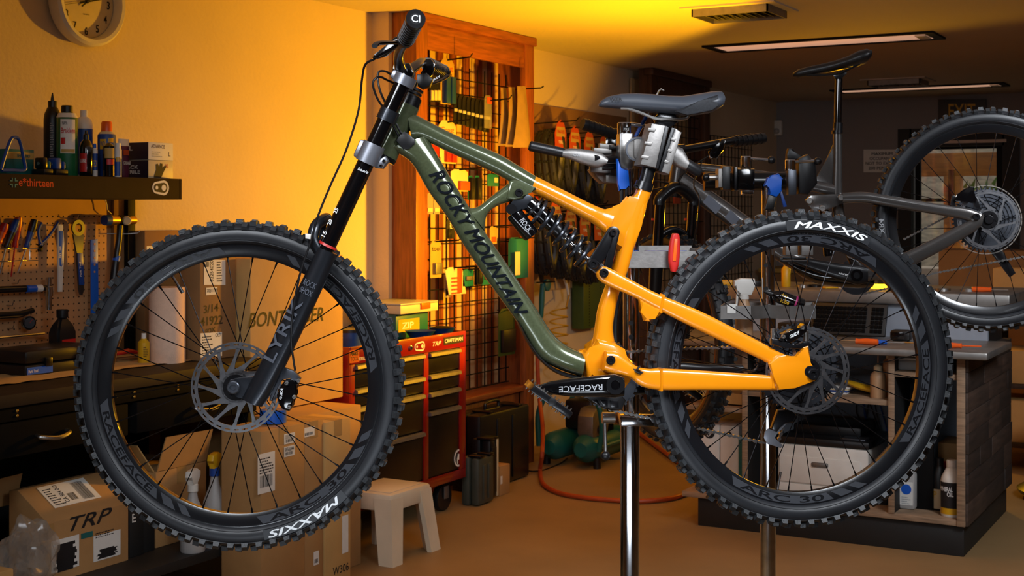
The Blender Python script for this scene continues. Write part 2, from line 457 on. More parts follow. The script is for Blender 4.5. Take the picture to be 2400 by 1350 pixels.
def vent(cx, cy, label):
    t = thing('ceiling_vent', label, 'vent', (cx, cy, CZ), 'ceiling vents')
    bm = BM(); a, b, e = .24, .19, .045
    box(bm, (cx - a, cy - b, CZ - .008), (cx + a, cy - b + e, CZ)); box(bm, (cx - a, cy + b - e, CZ - .008), (cx + a, cy + b, CZ))
    box(bm, (cx - a, cy - b + e, CZ - .008), (cx - a + e, cy + b - e, CZ)); box(bm, (cx + a - e, cy - b + e, CZ - .008), (cx + a, cy + b - e, CZ))
    obj('frame', bm, 'ceiling_paint', t)
    bm = BM(); a2, b2 = a - e, b - e
    for s, q in ((-1, 0), (1, 0), (0, -1), (0, 1)):
        if s: box(bm, (cx + s * a2, cy - b2, CZ - .045), (cx + s * (a2 - .008), cy + b2, CZ))
        else: box(bm, (cx - a2, cy + q * b2, CZ - .045), (cx + a2, cy + q * (b2 - .008), CZ))
    obj('collar', bm, 'alu', t)
    sl = None
    for k in range(9):
        x = cx - a2 + .03 + k * (2 * a2 - .06) / 8
        if sl is None:
            M = Matrix.Translation((x, cy, CZ - .024)) @ Matrix.Rotation(.7, 4, 'Y')
            sl = obj('louvre', box(BM(), (-.016, -b2 + .012, -.001), (.016, b2 - .012, .001), 0, M), 'alu', t); x00 = x
        else:
            c = sl.copy(); COL.objects.link(c); c.parent = t; c.location = (x - x00, 0, 0)
    obj('backing', box(BM(), (cx - a2, cy - b2, CZ - .003), (cx + a2, cy + b2, CZ - .001)), 'black_metal', t)
vent(-2.33, 6.42, 'square louvred ceiling vent inside the amber pool of light')
vent(-2.53, 10.45, 'dim ceiling vent near the back wall')

# wooden display bays on the wall
def wire_grid(parent, x, y0, y1, z0, z1, sy=.08, sz=.08, r=.0028, name='wire_grid'):
    bm = BM(); k = y0
    while k <= y1 + 1e-6: box(bm, (x - r, k - r, z0), (x + r, k + r, z1)); k += sy
    k = z0
    while k <= z1 + 1e-6: box(bm, (x + r, y0, k - r), (x + 3 * r, y1, k + r)); k += sz
    return obj(name, bm, 'black_metal', parent)
def bay(y0, y1, xf, zl, tm, tmy, label, battens=True):
    t = thing('display_bay', label, 'display bay', (xf, (y0 + y1) / 2, 0), 'wooden wall display bays')
    pw = .1
    obj('side_board', box(BM(), (WX + .1, y0, 0), (xf - .012, y0 + .03, CZ - .002)), tm, t)
    obj('side_board', box(BM(), (WX + .022, y1 - .03, 0), (xf - .012, y1, CZ - .002)), tm, t)
    obj('post', box(BM(), (xf - .035, y0 - .006, 0), (xf, y0 + pw, CZ - .01), .003), tm, t)
    obj('post', box(BM(), (xf - .035, y1 - pw, 0), (xf, y1 + .006, CZ - .01), .003), tm, t)
    obj('header', box(BM(), (xf - .03, y0 + pw, 2.26), (xf - .006, y1 - pw, CZ - .05), .002), tmy, t)
    obj('cornice', box(BM(), (xf - .06, y0 - .015, CZ - .05), (xf + .015, y1 + .015, CZ - .002), .006), tmy, t)
    obj('plinth_panel', box(BM(), (xf - .1, y0 + pw, 0), (xf - .04, y1 - pw, zl), .002), tm, t)
    obj('ledge', box(BM(), (WX + .024, y0 + .03, zl), (xf - .005, y1 - .03, zl + .03), .003), tmy, t)
    obj('back_panel', box(BM(), (WX + .022, y0 + .03, zl + .03), (WX + .03, y1 - .03, CZ - .06)), 'plywood_pale', t)
    if battens:
        b = None; n = 8
        for k in range(n):
            yy = y0 + .13 + k * (y1 - y0 - .26) / (n - 1)
            if b is None: b = obj('batten', box(BM(), (WX + .03, yy - .028, zl + .03), (WX + .048, yy + .028, 2.3), .002), tm, t); b0 = yy
            else:
                c = b.copy(); COL.objects.link(c); c.parent = t; c.location = (0, yy - b0, 0)
    wire_grid(t, WX + .14, y0 + .13, y1 - .11, zl + .05, 2.22)
    return t
bay(5.69, 6.91, -3.75, .42, 'wood_trim', 'wood_trim_y', 'reddish wooden display bay with black wire grid behind the tool chest')
struct('trim_2', box(BM(), (WX, 5.66, 0), (WX + .1, 5.72, CZ)), 'wall_paint')
bay(8.72, 9.82, -3.8, .42, 'wood_dark', 'wood_dark', 'dark wooden display bay farther along the wall, behind the clamped bicycle', battens=False)
g = wire_grid(None, WX + .05, 9.9, 11.2, .45, 2.05, name='wall_wire_grid'); tag(g, 'black wire grid panel on the wall past the dark display bay', 'wire panel')
t = thing('plywood_panel', 'plain plywood boards on the wall behind the hanging tyres', 'wall panel', (WX + .01, 7.8, .95))
for z0, z1 in ((.95, 1.33), (1.335, 1.72), (1.725, 2.1)):
    obj('board', box(BM(), (WX + .001, 6.93, z0), (WX + .018, 8.70, z1), .002), 'plywood_pale' if z0 < 1 else 'cardboard_dark', t)

# back wall bits
s = thing('occupancy_sign', 'white maximum occupancy notice on the back wall', 'sign', pY(2065, 402, BY - .01))
a, b = pY(2024, 404, BY - .004), pY(2112, 404, BY - .004); up = EZ * .2
sheet(s, a, b - a, up, 'paper', 'board', .004)
ex = (b - a) * .76
for k, (tx, wf) in enumerate((('MAXIMUM', .62), ('OCCUPANCY', .74), ('NOT TO EXCEED', .98), ('200 PERSONS', .8))):
    text(tx, 'ink', s, a + (b - a) * (.5 - wf * .45) + EZ * (.15 - k * .042) + V((0, -.006, 0)), (b - a) * wf * .9, EZ * .026)
s = thing('exit_sign', 'black exit sign with yellow letters high on the back wall', 'sign', pY(2255, 280, BY - .02))
a, b = pY(2200, 288, BY - .02), pY(2312, 288, BY - .02)
sheet(s, a, b - a, EZ * .2, 'black_plastic', 'housing', .02)
text('EXIT', 'yellow', s, a + (b - a) * .22 + EZ * .04 + V((0, -.022, 0)), (b - a) * .56, EZ * .12)
s = thing('motion_sensor', 'small white motion sensor in the far wall corner', 'sensor', pY(1823, 320, BY - .03))
c = pY(1823, 300, BY - .03)
obj('housing', box(BM(), c - V((.045, .03, .07)), c + V((.045, .03, .07)), .015), 'white_plastic', s)
bm = BM(); lathe(bm, [(.026, 0), (.026, .012), (.014, .026), (.002, .03)], c - V((0, .03, .03)), (0, -1, 0)); obj('lens', bm, 'translucent', s)
f = thing('notice_frame', 'small pale framed notice beside the exit door', 'picture frame', pY(2135, 320, BY - .01))
a, b = pY(2122, 322, BY - .003), pY(2150, 322, BY - .003)
sheet(f, a, b - a, EZ * .07, 'paper', 'sheet', .002)
sheet(f, a + EZ * .01 + V((0, -.003, 0)), (b - a) * .8, EZ * .045, 'wall_back_paint', 'picture', .001)
cab = thing('low_cabinet', 'tan low cabinet with a black cushion top below the back window', 'cabinet', (-3.1, 11.6, 0))
obj('body', box(BM(), (-3.9, 11.3, 0), (-2.95, 11.98, .92), .01), 'cardboard_dark', cab)
obj('top', box(BM(), (-3.92, 11.27, .92), (-2.93, 11.99, .96), .008), 'yellow_card', cab)
fan = thing('wall_heater', 'black ribbed heater panel beside the glazed door', 'heater', (-2.98, 11.9, .3))
obj('back', box(BM(), (-3.02, 11.93, .2), (-2.9, 11.99, 1.2), .005), 'black_plastic', fan)
rb = None
for k in range(12):
    if rb is None: rb = obj('rib', box(BM(), (-3.015, 11.915, .25), (-2.905, 11.93, .29)), 'black_metal', fan)
    else:
        c = rb.copy(); COL.objects.link(c); c.parent = fan; c.location = (0, 0, k * .075)

# outdoors beyond the glazed door
bm = BM(); rnd = random.Random(4); NX, NY = 26, 22; grid = []
for j in range(NY):
    row = []
    for i in range(NX):
        x = -9 + 16 * i / (NX - 1); y = 15.2 + 16 * j / (NY - 1)
        row.append(bm.verts.new((x, y, .3 + (y - 15.2) * .32 + rnd.uniform(-.12, .12))))
    grid.append(row)
for j in range(NY - 1):
    for i in range(NX - 1): bm.faces.new((grid[j][i], grid[j][i + 1], grid[j + 1][i + 1], grid[j + 1][i]))
struct('hillside', bm, 'gravel')
struct('porch_deck', box(BM(), (-9, BY + .15, -.1), (6, 15.3, -.01)), 'plywood_pale')
for k, (z, y, dp) in enumerate(((.0, 14.9, .38), (.22, 15.29, .39), (.42, 15.69, .39), (.62, 16.09, .5))):
    st = obj('garden_step', box(BM(), (-5.5, y, z - .05), (-3.25 + .1 * k, y + dp, z + .18), .03), 'dirt'); tag(st, ('lowest', 'second lowest', 'third lowest', 'topmost')[k] + ' pale stone step of the slope outside the glazed door', 'step', 'stone steps outside')
p = thing('timber_porch', 'orange timber porch post and beam outside the glazed door', 'porch', (-3.0, 14.0, 0))
obj('beam', box(BM(), (-6, 13.93, 1.80), (1, 14.07, 2.03), .008), 'porch_wood', p)
obj('post', box(BM(), (-2.92, 13.9, -.01), (-2.76, 14.06, 1.80), .008), 'porch_wood', p)
obj('post', box(BM(), (.4, 13.9, -.01), (.56, 14.06, 1.80), .008), 'porch_wood', p)
obj('bracket', box(BM(), (-2.87, 13.87, 1.5), (-2.81, 13.9, 1.86), .004), 'black_metal', p)
r = thing('porch_railing', 'thin dark railing of the porch outside', 'railing', (-2, 14.6, 0))
for z in (.45, 1.05, 1.55): obj('rail', box(BM(), (-6, 14.5, z), (1, 14.54, z + .035)), 'black_metal', r)
for k, (x, y) in enumerate(((-3.4, 19), (-2.3, 20), (-2.75, 18), (-1.6, 18.6), (-3.1, 21.5), (-2.0, 16.9))):
    bm = BM(); rnd = random.Random(k); z = .3 + (y - 15.2) * .32
    for q in range(70):
        a = rnd.uniform(0, 2 * PI); rr = rnd.uniform(0, .42); c = V((x + rr * math.cos(a), y + rr * math.sin(a), z + rnd.uniform(-.05, .3)))
        d = V((rnd.uniform(-1, 1), rnd.uniform(-1, 1), rnd.uniform(.2, 1))).normalized() * .14; e = d.orthogonal().normalized() * .035
        bm.faces.new([bm.verts.new(c - e), bm.verts.new(c + e), bm.verts.new(c + d)])
    tag(obj('shrub', bm, 'grass'), ('low green shrub farthest up', 'broad green shrub high on', 'small green shrub midway up', 'green shrub by the door edge on', 'green shrub at the crest of', 'lowest green shrub on')[k] + ' the gravel slope outside', 'shrub', 'shrubs on the slope')

# ================================================================== WORKBENCH SIDE
def col(px, X, z):
    """point in pixel column px on the plane X at height z, and metres per pixel there"""
    p = pX(px, HZ, X); a = (px - CX) / FPX; d = X / (CS * a - SN); p.z = z
    return p, d / FPX
BZ, SZ = .88, .25          # bench top, lower shelf
bench = thing('workbench', 'long black workbench with dark top, drawers and lower shelf along the wall', 'workbench', (-3.7, 3.1, 0))
obj('top', box(BM(), (-3.98, 1.9, .84), (-3.36, 4.06, BZ), .004), 'bench_top', bench)
obj('top_rail', box(BM(), (-3.42, 1.92, .795), (-3.375, 4.04, .84), .002), 'bench_black', bench)
for y0, y1 in ((1.95, 2.62), (2.66, 3.36), (3.40, 4.02)):
    d = obj('drawer', box(BM(), (-3.9, y0, .685), (-3.372, y1, .79), .003), 'bench_black', bench)
    yc = (y0 + y1) / 2 + .02
    bm = BM(); tube(bm, smooth_path([(-3.37, yc - .06, .74), (-3.35, yc - .055, .735), (-3.335, yc, .728), (-3.35, yc + .055, .735), (-3.37, yc + .06, .74)], 5), .007, 8)
    obj('handle', bm, 'steel', d)
for yy in (2.9, 3.39, 3.60):
    for zz in (.81, .825):
        bm = BM(); lathe(bm, [(.005, 0), (.005, .002), (.002, .004)], (-3.375, yy, zz), (1, 0, 0), 8); obj('screw', bm, 'brass', bench)
for (x, y) in ((-3.40, 3.995), (-3.94, 3.995), (-3.40, 1.95), (-3.94, 1.95)):
    obj('leg', box(BM(), (x - .022, y - .022, 0), (x + .022, y + .022, .80), .002), 'black_metal', bench)
obj('lower_shelf', box(BM(), (-3.96, 1.92, SZ - .035), (-3.27, 4.02, SZ), .003), 'black_wood', bench)
obj('back_board', box(BM(), (-3.985, 1.92, .05), (-3.965, 4.02, .84)), 'black_wood', bench)

# pegboard
pb = thing('pegboard', 'tan pegboard above the workbench with rows of holes', 'pegboard', (-3.99, 3.0, BZ))
obj('board', box(BM(), (-3.996, 2.0, BZ), (-3.985, 3.88, 1.49), .001), 'pegboard', pb)
obj('edge_strip', box(BM(), (-3.996, 3.88, BZ), (-3.97, 3.935, 1.49), .001), 'cardboard_dark', pb)
obj('upright', box(BM(), (-3.996, 3.935, BZ), (-3.95, 3.975, 1.49), .001), 'black_metal', pb)
bm = BM(); y = 2.7
while y < 3.86:
    z = .91
    while z < 1.44:
        vs_ = [bm.verts.new((-3.9845, y + .0034 * math.cos(q * PI / 4), z + .0034 * math.sin(q * PI / 4))) for q in range(8)]
        bm.faces.new(vs_); z += .0254
    y += .0254
o = obj('holes', bm, 'hole', pb); o['kind'] = 'stuff'

# wall clock
c = pX(192, 5, -3.985)
ck = thing('wall_clock', 'round white wall clock with black numerals on the wall', 'clock', c)
R = .165
bm = BM(); revolve(bm, [(R, -.02), (R + .008, 0), (R + .006, .035), (R - .004, .045), (R - .018, .043), (R - .024, .03), (R - .026, -.02)], c + V((.02, 0, 0)), (1, 0, 0), (0, 1, 0), 64); obj('rim', bm, 'white_plastic', ck)
bm = BM(); lathe(bm, [(R - .022, 0), (R - .022, .02), (R - .03, .022)], c, (1, 0, 0), 48); obj('dial', bm, 'cream', ck)
for h in range(1, 13):
    a = PI / 2 - h * PI / 6; q = c + V((.0235, .112 * math.cos(a), .112 * math.sin(a))); wd = .016 if h < 10 else .028
    text(str(h), 'ink', ck, q + V((0, -wd / 2 - .0, -.015)), (0, wd, 0), (0, 0, .030), 'numeral')
text('QUARTZ', 'ink', ck, c + V((.0235, -.016, -.052)), (0, .032, 0), (0, 0, .006))
def hand(ang, L, wd, nm):
    bm = BM(); d = V((0, math.cos(ang), math.sin(ang))); e = V((0, -d.z, d.y)); o = c + V((.029, 0, 0))
    prism(bm, [o - d * .035 - e * wd, o + d * L - e * wd * .5, o + d * L + e * wd * .5, o - d * .035 + e * wd], (1, 0, 0), .0015); obj(nm, bm, 'ink', ck)
hand(math.radians(14), .085, .004, 'hour_hand'); hand(math.radians(193), .11, .0012, 'second_hand'); hand(math.radians(38), .12, .003, 'minute_hand')
bm = BM(); lathe(bm, [(.007, 0), (.007, .01), (.003, .012)], c + V((.022, 0, 0)), (1, 0, 0), 12); obj('hub', bm, 'ink', ck)
_bm = BM(); revolve(_bm, [(.1385, 0), (.1385, .001), (.1375, .001), (.1375, 0)], c + V((.0222, 0, 0)), (1, 0, 0), (0, 1, 0), 48); obj('minute_track', _bm, 'grey_print', ck)

# shelf over the pegboard
SH = 1.56
sh = thing('wall_shelf', 'dark box shelf over the pegboard carrying bottles and glove boxes', 'shelf', (-3.8, 3.0, 1.48))
obj('box_front', box(BM(), (-3.66, 2.0, 1.482), (-3.62, 3.87, SH), .002), 'brown_plastic', sh)
obj('top', box(BM(), (-3.985, 2.0, SH - .02), (-3.66, 3.87, SH)), 'brown_plastic', sh)
obj('underside', box(BM(), (-3.985, 2.0, 1.482), (-3.66, 3.87, 1.50)), 'black_wood', sh)
obj('end_cap', box(BM(), (-3.985, 3.87, 1.482), (-3.62, 3.882, SH)), 'brown_plastic', sh)
XF = -3.6195
a, b = pX(44, 436, XF), pX(125, 439, XF)
text('e*thirteen', 'red', sh, a, b - a, EZ * .028)
q = pX(32, 428, XF)
bm = BM()
for s1, s2 in ((1, 1), (1, -1), (-1, 1), (-1, -1)):
    box(bm, q + V((0, s1 * .004, s2 * .004)), q + V((.001, s1 * .016, s2 * .008))); box(bm, q + V((0, s1 * .004, s2 * .008)), q + V((.001, s1 * .008, s2 * .016)))
obj('emblem', bm, 'teal_print', sh)
q = pX(375, 440, XF)
def badge(parent, q, R1, R2, half, ey, mouter='paper', minner='ink'):
    def hull(k, x): 
        pts = []
        for t in range(13):
            a_ = PI / 2 + math.atan2(R1 - R2, 2 * half) * 0 + PI * t / 12; pts.append(q + ey * (-half + R1 * k * math.cos(a_)) + EZ * (R1 * k * math.sin(a_)) + V((x, 0, 0)))
        for t in range(13):
            a_ = -PI / 2 + PI * t / 12; pts.append(q + ey * (half + R2 * k * math.cos(a_)) + EZ * (R2 * k * math.sin(a_)) + V((x, 0, 0)))
        return pts
    obj('sticker', prism(BM(), hull(1, .0005), (1, 0, 0), .001), mouter, parent)
    obj('emblem', prism(BM(), hull(.68, .0012), (1, 0, 0), .001), minner, parent)
    for y, r in ((-half, R1 * .32), (half, R2 * .42)):
        bm = BM(); lathe(bm, [(r, 0), (r, .0005)], q + ey * y + V((.0018, 0, 0)), (1, 0, 0), 16); obj('emblem_dot', bm, mouter, parent)
badge(sh, q, .022, .028, .018, V((0, 1, 0)))

# ---- bottles and cans on the shelf
def can(name, label, cat, px, X, z, wpx, hpx, prof, m, parts=(), grp=None, seg=20):
    """prof: list of (radius fraction, height fraction); parts: (name, material, prof) further revolved pieces"""
    p, s = col(px, X, z); R_, H = wpx * s / 2, hpx * s
    t = thing(name, label, cat, p, grp)
    obj('body', lathe(BM(), [(r * R_, h * H) for r, h in prof], p, seg=seg), m, t)
    for nm, mm, pr in parts: obj(nm, lathe(BM(), [(r * R_, h * H) for r, h in pr], p, seg=seg), mm, t)
    return t, p, R_, H
def wrap(parent, p, R_, z0, z1, a0, a1, m, name='label', n=10, k=1.015):
    """label wrapped round a round container; angles in degrees, 0 = facing the camera side"""
    base = math.atan2(-p.y, -p.x); bm = BM(); A, B = [], []
    for i in range(n + 1):
        t = base + math.radians(a0 + (a1 - a0) * i / n); d = V((math.cos(t), math.sin(t), 0)) * R_ * k
        A.append(bm.verts.new(V((p.x, p.y, p.z + z0)) + d)); B.append(bm.verts.new(V((p.x, p.y, p.z + z1)) + d))
    for i in range(n): bm.faces.new((A[i], A[i + 1], B[i + 1], B[i]))
    return obj(name, bm, m, parent)
def wtext(s, m, parent, p, R_, z0, z1, a0, a1, name='lettering', k=1.03):
    base = math.atan2(-p.y, -p.x)
    def fn(u, v):
        t = base + math.radians(a0 + (a1 - a0) * u); return V((p.x + R_ * k * math.cos(t), p.y + R_ * k * math.sin(t), p.z + z0 + (z1 - z0) * v))
    return text(s, m, parent, None, None, None, name, fn=fn, maxlen=.1)
G = 'bottles and cans on the wall shelf'
XB = -3.74
t, p, r, H = can('lubricant_bottle', 'tall black bottle with pointed nozzle on the shelf', 'bottle', 123, -3.78, SH, 40, 196, [(.95, 0), (1, .01), (1, .68), (.9, .75), (.6, .82), (.5, .83)], 'black_plastic',
    [('collar', 'black_plastic', [(.52, .82), (.52, .9), (.4, .905)]), ('nozzle', 'black_plastic', [(.22, .9), (.2, .93), (.07, 1.0)])], G)
lines_print(t, p + V((r * .55, -r * .87, H * .15)), V((r * .5, r * .1, 0)), EZ * H * .5, 18, 'grey_print', 3)
t, p, r, H = can('brake_cleaner_can', 'green and white brake cleaner spray can with black cap on the shelf', 'spray can', 157, -3.72, SH, 50, 166, [(.97, 0), (1, .01), (1, .82), (.93, .84), (.8, .88), (.55, .9)], 'green_can',
    [('cap', 'black_plastic', [(.52, .885), (.52, .99), (.46, 1.0)]), ('shoulder', 'white_plastic', [(1.0, .815), (.94, .845), (.8, .89), (.5, .895)])], G)
wrap(t, p, r, H * .32, H * .8, -35, 45, 'paper'); wtext('Brakleen', 'red', t, p, r, H * .6, H * .68, -30, 44)
wtext('NAPA', 'ink', t, p, r, H * .72, H * .77, -25, 2); wrap(t, p, r, H * .33, H * .38, -30, 42, 'yellow_card', 'label_band', 8, 1.025); wrap(t, p, r, H * .45, H * .54, -32, -8, 'red', 'label_patch', 5, 1.025)
t, p, r, H = can('degreaser_bottle', 'white capped bottle with dark blue body behind the green can', 'bottle', 197, -3.80, SH, 40, 158, [(.95, 0), (1, .01), (1, .78), (.85, .86), (.5, .9)], 'white_plastic',
    [('cap', 'white_plastic', [(.45, .89), (.45, .99), (.4, 1.0)]), ('sleeve', 'blue', [(1.012, .04), (1.012, .72)])], G)
wrap(t, p, r, H * .45, H * .52, -10, 40, 'yellow', 'label', 6, 1.03)
t, p, r, H = can('dropper_bottle', 'small dark dropper bottle in front of the white capped bottle', 'bottle', 202, -3.68, SH, 30, 108, [(.95, 0), (1, .01), (1, .62), (.8, .74), (.45, .8)], 'black_gloss',
    [('cap', 'black_plastic', [(.45, .79), (.45, .9), (.25, .93), (.2, 1.0)])], G)
wrap(t, p, r, H * .1, H * .5, -60, 5, 'red'); wtext('LUBE', 'paper', t, p, r, H * .3, H * .38, -55, 0)
t, p, r, H = can('lock_lube_bottle', 'slim blue and white bottle between the dropper bottle and the blue can', 'bottle', 222, -3.69, SH, 14, 78, [(.95, 0), (1, .02), (1, .8), (.5, .88)], 'white_plastic',
    [('cap', 'blue_bright', [(.55, .87), (.5, 1.0)]), ('sleeve', 'blue', [(1.02, .2), (1.02, .7)])], G, 14)
wtext('TECH', 'yellow', t, p, r, H * .3, H * .5, -40, 50)
t, p, r, H = can('penetrating_oil_can', 'blue spray can with yellow shield and orange red cap', 'spray can', 250, -3.74, SH, 42, 132, [(.97, 0), (1, .01), (1, .74), (.94, .77)], 'blue',
    [('shoulder', 'cream', [(.98, .75), (.8, .80), (.62, .82)]), ('cap', 'orange_plastic', [(.62, .82), (.6, .97), (.5, 1.0)])], G)
wrap(t, p, r, H * .5, H * .68, -45, -5, 'yellow'); wtext('WD', 'blue', t, p, r, H * .55, H * .64, -42, -10); wrap(t, p, r, H * .62, H * .7, 10, 45, 'yellow', 'label_patch')
t, p, r, H = can('grease_tube', 'black sealant tube with pink and gold print standing at the shelf edge', 'tube', 255, -3.66, SH, 28, 80, [(.9, 0), (1, .02), (1, .9), (.3, 1.0)], 'black_gloss', (), G, 14)
wrap(t, p, r, H * .55, H * .85, -40, 60, 'yellow_card'); wrap(t, p, r, H * .36, H * .52, -20, 60, 'red', 'label_patch'); wrap(t, p, r, H * .02, H * .34, 42, 60, 'yellow', 'label_band', 4)
t, p, r, H = can('oil_sample_can', 'little white topped oil can with blue sleeve near the glove boxes', 'can', 276, -3.65, SH, 18, 80, [(.97, 0), (1, .02), (1, .8), (.8, .85)], 'white_plastic',
    [('cap', 'white_plastic', [(.75, .84), (.75, 1.0)]), ('sleeve', 'blue', [(1.02, .04), (1.02, .55)])], G, 14)
wrap(t, p, r, H * .45, H * .58, -30, 40, 'yellow')
p, s = col(290, -3.74, SH); t = thing('grease_tube', 'flat purple and white grease tube beside the glove boxes', 'tube', p, G)
d = V((0, .024, 0)); zz = EZ * 92 * s
bm = BM(); skin(bm, [ring(p + EZ * .0, V((.014, 0, 0)), V((0, .016, 0)), 14), ring(p + EZ * .015, V((.018, 0, 0)), V((0, .022, 0)), 14), ring(p + zz * .8, V((.008, 0, 0)), V((0, .025, 0)), 14), ring(p + zz, V((.002, 0, 0)), V((0, .027, 0)), 14)]); obj('body', bm, mat('purple', '#5a2038', .4), t)
bm = BM(); skin(bm, [ring(p + zz * .82, V((.0085, 0, 0)), V((0, .0256, 0)), 14), ring(p + zz * 1.002, V((.0025, 0, 0)), V((0, .0275, 0)), 14)]); obj('crimp', bm, 'white_plastic', t)
text('GREASE', 'paper', t, p + V((.017, -.018, .05)), V((0, .036, 0)), EZ * .012); sheet(t, p + V((.012, -.014, .085)), V((0, .028, 0)), EZ * .02, 'orange_card')

def carton(name, label, x0, x1, y0, y1, z0, z1, m='cardboard', tape='tape', cat='box', grp=None, bev=.004, flaps=True):
    t = thing(name, label, cat, ((x0 + x1) / 2, (y0 + y1) / 2, z0), grp)
    obj('body', box(BM(), (x0, y0, z0), (x1, y1, z1), bev), m, t)
    if tape:
        w_ = .024; yc = (y0 + y1) / 2
        bm = BM(); box(bm, (x0 - .0006, yc - w_, z1 - .06), (x1 + .0008, yc + w_, z1 + .0008)); obj('tape_strip', bm, tape, t)
    return t
for z0, z1, lb, mm in ((SH, SH + .068, 'black and brown nitrile glove box showing a gloved hand, under the white one', 'cream'), (SH + .069, SH + .135, 'white and purple glove box on top of the black nitrile glove box', 'paper')):
    p1, _ = col(348, -3.66, z0); p2, _ = col(406, -3.66, z0)
    t = carton('glove_box', lb, -3.84, -3.66, p1.y, p2.y, z0, z1, mm, None, 'glove box', 'glove boxes on the shelf', .002)
    sd = obj('side_print', box(BM(), (-3.84, p1.y - .0012, z0 + .001), (-3.661, p1.y - .0002, z1 - .001)), mat('dark_purple', '#1d1424', .5), t)
    W_ = p2.y - p1.y; xf = -3.6592
    if mm == 'cream':
        text('BLACK', 'paper', t, V((-3.80, p1.y - .0018, z0 + .036)), V((.09, 0, 0)), EZ * .013); text('NITRILE', 'paper', t, V((-3.80, p1.y - .0018, z0 + .018)), V((.1, 0, 0)), EZ * .013)
        bm = BM(); pts = [(.2, .05), (.5, .05), (.62, .45), (.72, .7), (.66, .75), (.55, .6), (.55, .85), (.47, .88), (.42, .65), (.36, .85), (.29, .8), (.3, .5)]
        prism(bm, [V((xf, p1.y + W_ * a_, z0 + .066 * b_)) for a_, b_ in pts], (1, 0, 0), .001); obj('hand_print', bm, 'ink', t)
        text('XL', 'red', t, V((xf, p1.y + W_ * .66, z0 + .042)), V((0, W_ * .14, 0)), EZ * .014)
    else:
        text('L', 'paper', t, V((-3.755, p1.y - .0018, z0 + .036)), V((.016, 0, 0)), EZ * .018)
        text('ADVANCE', mat('violet', '#3a2450', .5), t, V((xf, p1.y + W_ * .1, z0 + .044)), V((0, W_ * .55, 0)), EZ * .014); text('L', 'violet', t, V((xf, p1.y + W_ * .8, z0 + .016)), V((0, W_ * .08, 0)), EZ * .016)
        lines_print(t, V((xf, p1.y + W_ * .12, z0 + .012)), V((0, W_ * .45, 0)), EZ * .024, 3, 'grey_print', 8)
p1, _ = col(14, -3.74, SH); p2, _ = col(80, -3.74, SH)
t = carton('parts_box', 'teal box with a yellow band at the end of the shelf', -3.92, -3.74, p1.y, p2.y, SH, SH + .088, 'teal', None, 'box', None, .002)
obj('band', box(BM(), (-3.7398, p1.y + .001, SH + .055), (-3.739, p2.y - .001, SH + .078)), 'yellow_card', t); text('SHIMANO', 'teal', t, V((-3.7386, p1.y + .045, SH + .06)), V((0, .055, 0)), EZ * .011)
t = thing('blue_handle_tool', 'bright blue bent rod handle standing on the shelf', 'tool', col(34, -3.66, SH)[0])
bm = BM(); tube(bm, smooth_path([pX(2, 398, -3.66), pX(10, 370, -3.66), pX(24, 330, -3.66), pX(34, 322, -3.66), pX(46, 330, -3.66), pX(56, 375, -3.66), pX(58, 398, -3.66), pX(30, 399, -3.66), pX(4, 399, -3.66)], 5), .006, 10); obj('rod', bm, 'blue', t)
for k, (px, w_) in enumerate(((100, 28), (132, 36))):
    p, s = col(px, -3.70, SH); t = thing('bench_clamp', ('squat dark clamp next to the teal box', 'dark blue clamp in front of the tall black bottle')[k], 'tool', p, 'small clamps on the shelf')
    obj('base', box(BM(), p + V((-.03, -w_ * s / 2, 0)), p + V((.03, w_ * s / 2, .022)), .004), 'black_plastic', t)
    obj('jaw', box(BM(), p + V((-.022, -w_ * s * .42, .022)), p + V((.022, w_ * s * .1, .062)), .006), 'blue' if k else 'black_satin', t)
    obj('jaw', box(BM(), p + V((-.022, w_ * s * .18, .022)), p + V((.022, w_ * s * .45, .05)), .006), 'blue' if k else 'teal', t)
    bm = BM(); cyl(bm, p + V((.0, -w_ * s * .5, .04)), p + V((0, w_ * s * .55, .04)), .006, 10); obj('screw', bm, 'steel', t)

# ---- tools on the pegboard
XT = -3.958
def T(px, py, dx=0.0): return pX(px, py, XT) + V((dx, 0, 0))
def hook(parent, px, py, L=.03):
    a = T(px, py, -.026); bm = BM(); tube(bm, [a, a + V((L, 0, 0)), a + V((L + .006, 0, .012))], .0018, 6); obj('hook', bm, 'steel', parent)
GT = 'hand tools on the pegboard'
def screwdriver(label, top, mid, tip, m1, m2, m3):
    a, b, c_ = T(*top, .012), T(*mid, .006), T(*tip)
    t = thing('screwdriver', label, 'screwdriver', c_, GT); d = (b - a); L = d.length
    bm = BM(); lathe(bm, [(.006, 0), (.0125, .004), (.0145, L * .25), (.0125, L * .6), (.0095, L * .8), (.0115, L * .93), (.009, L)], a, d, 14); obj('handle', bm, m1, t)
    bm = BM(); lathe(bm, [(.0128, L * .02), (.0155, L * .25), (.0135, L * .45)], a, d, 14); obj('grip', bm, m2, t)
    bm = BM(); tube(bm, [b, c_ + (b - c_) * .1, c_], [.0032, .0032, .0018], 8); obj('shaft', bm, m3, t)
screwdriver('orange handled screwdriver at the pegboard rim', (7, 523), (-6, 570), (-12, 640), 'orange_plastic', 'red', 'steel')
screwdriver('black and blue screwdriver crossing the orange red one', (35, 514), (11, 582), (-2, 645), 'black_plastic', 'blue', 'steel')
screwdriver('orange and red screwdriver with a red shaft', (38, 508), (32, 580), (26, 649), 'red', 'orange_plastic', 'red')
screwdriver('black screwdriver with a blue collar hanging by itself', (76, 514), (59, 581), (41, 640), 'blue', 'black_plastic', 'steel')
t = thing('screwdriver_rack', 'bent wire rack holding the screwdrivers', 'rack', T(30, 610)); bm = BM()
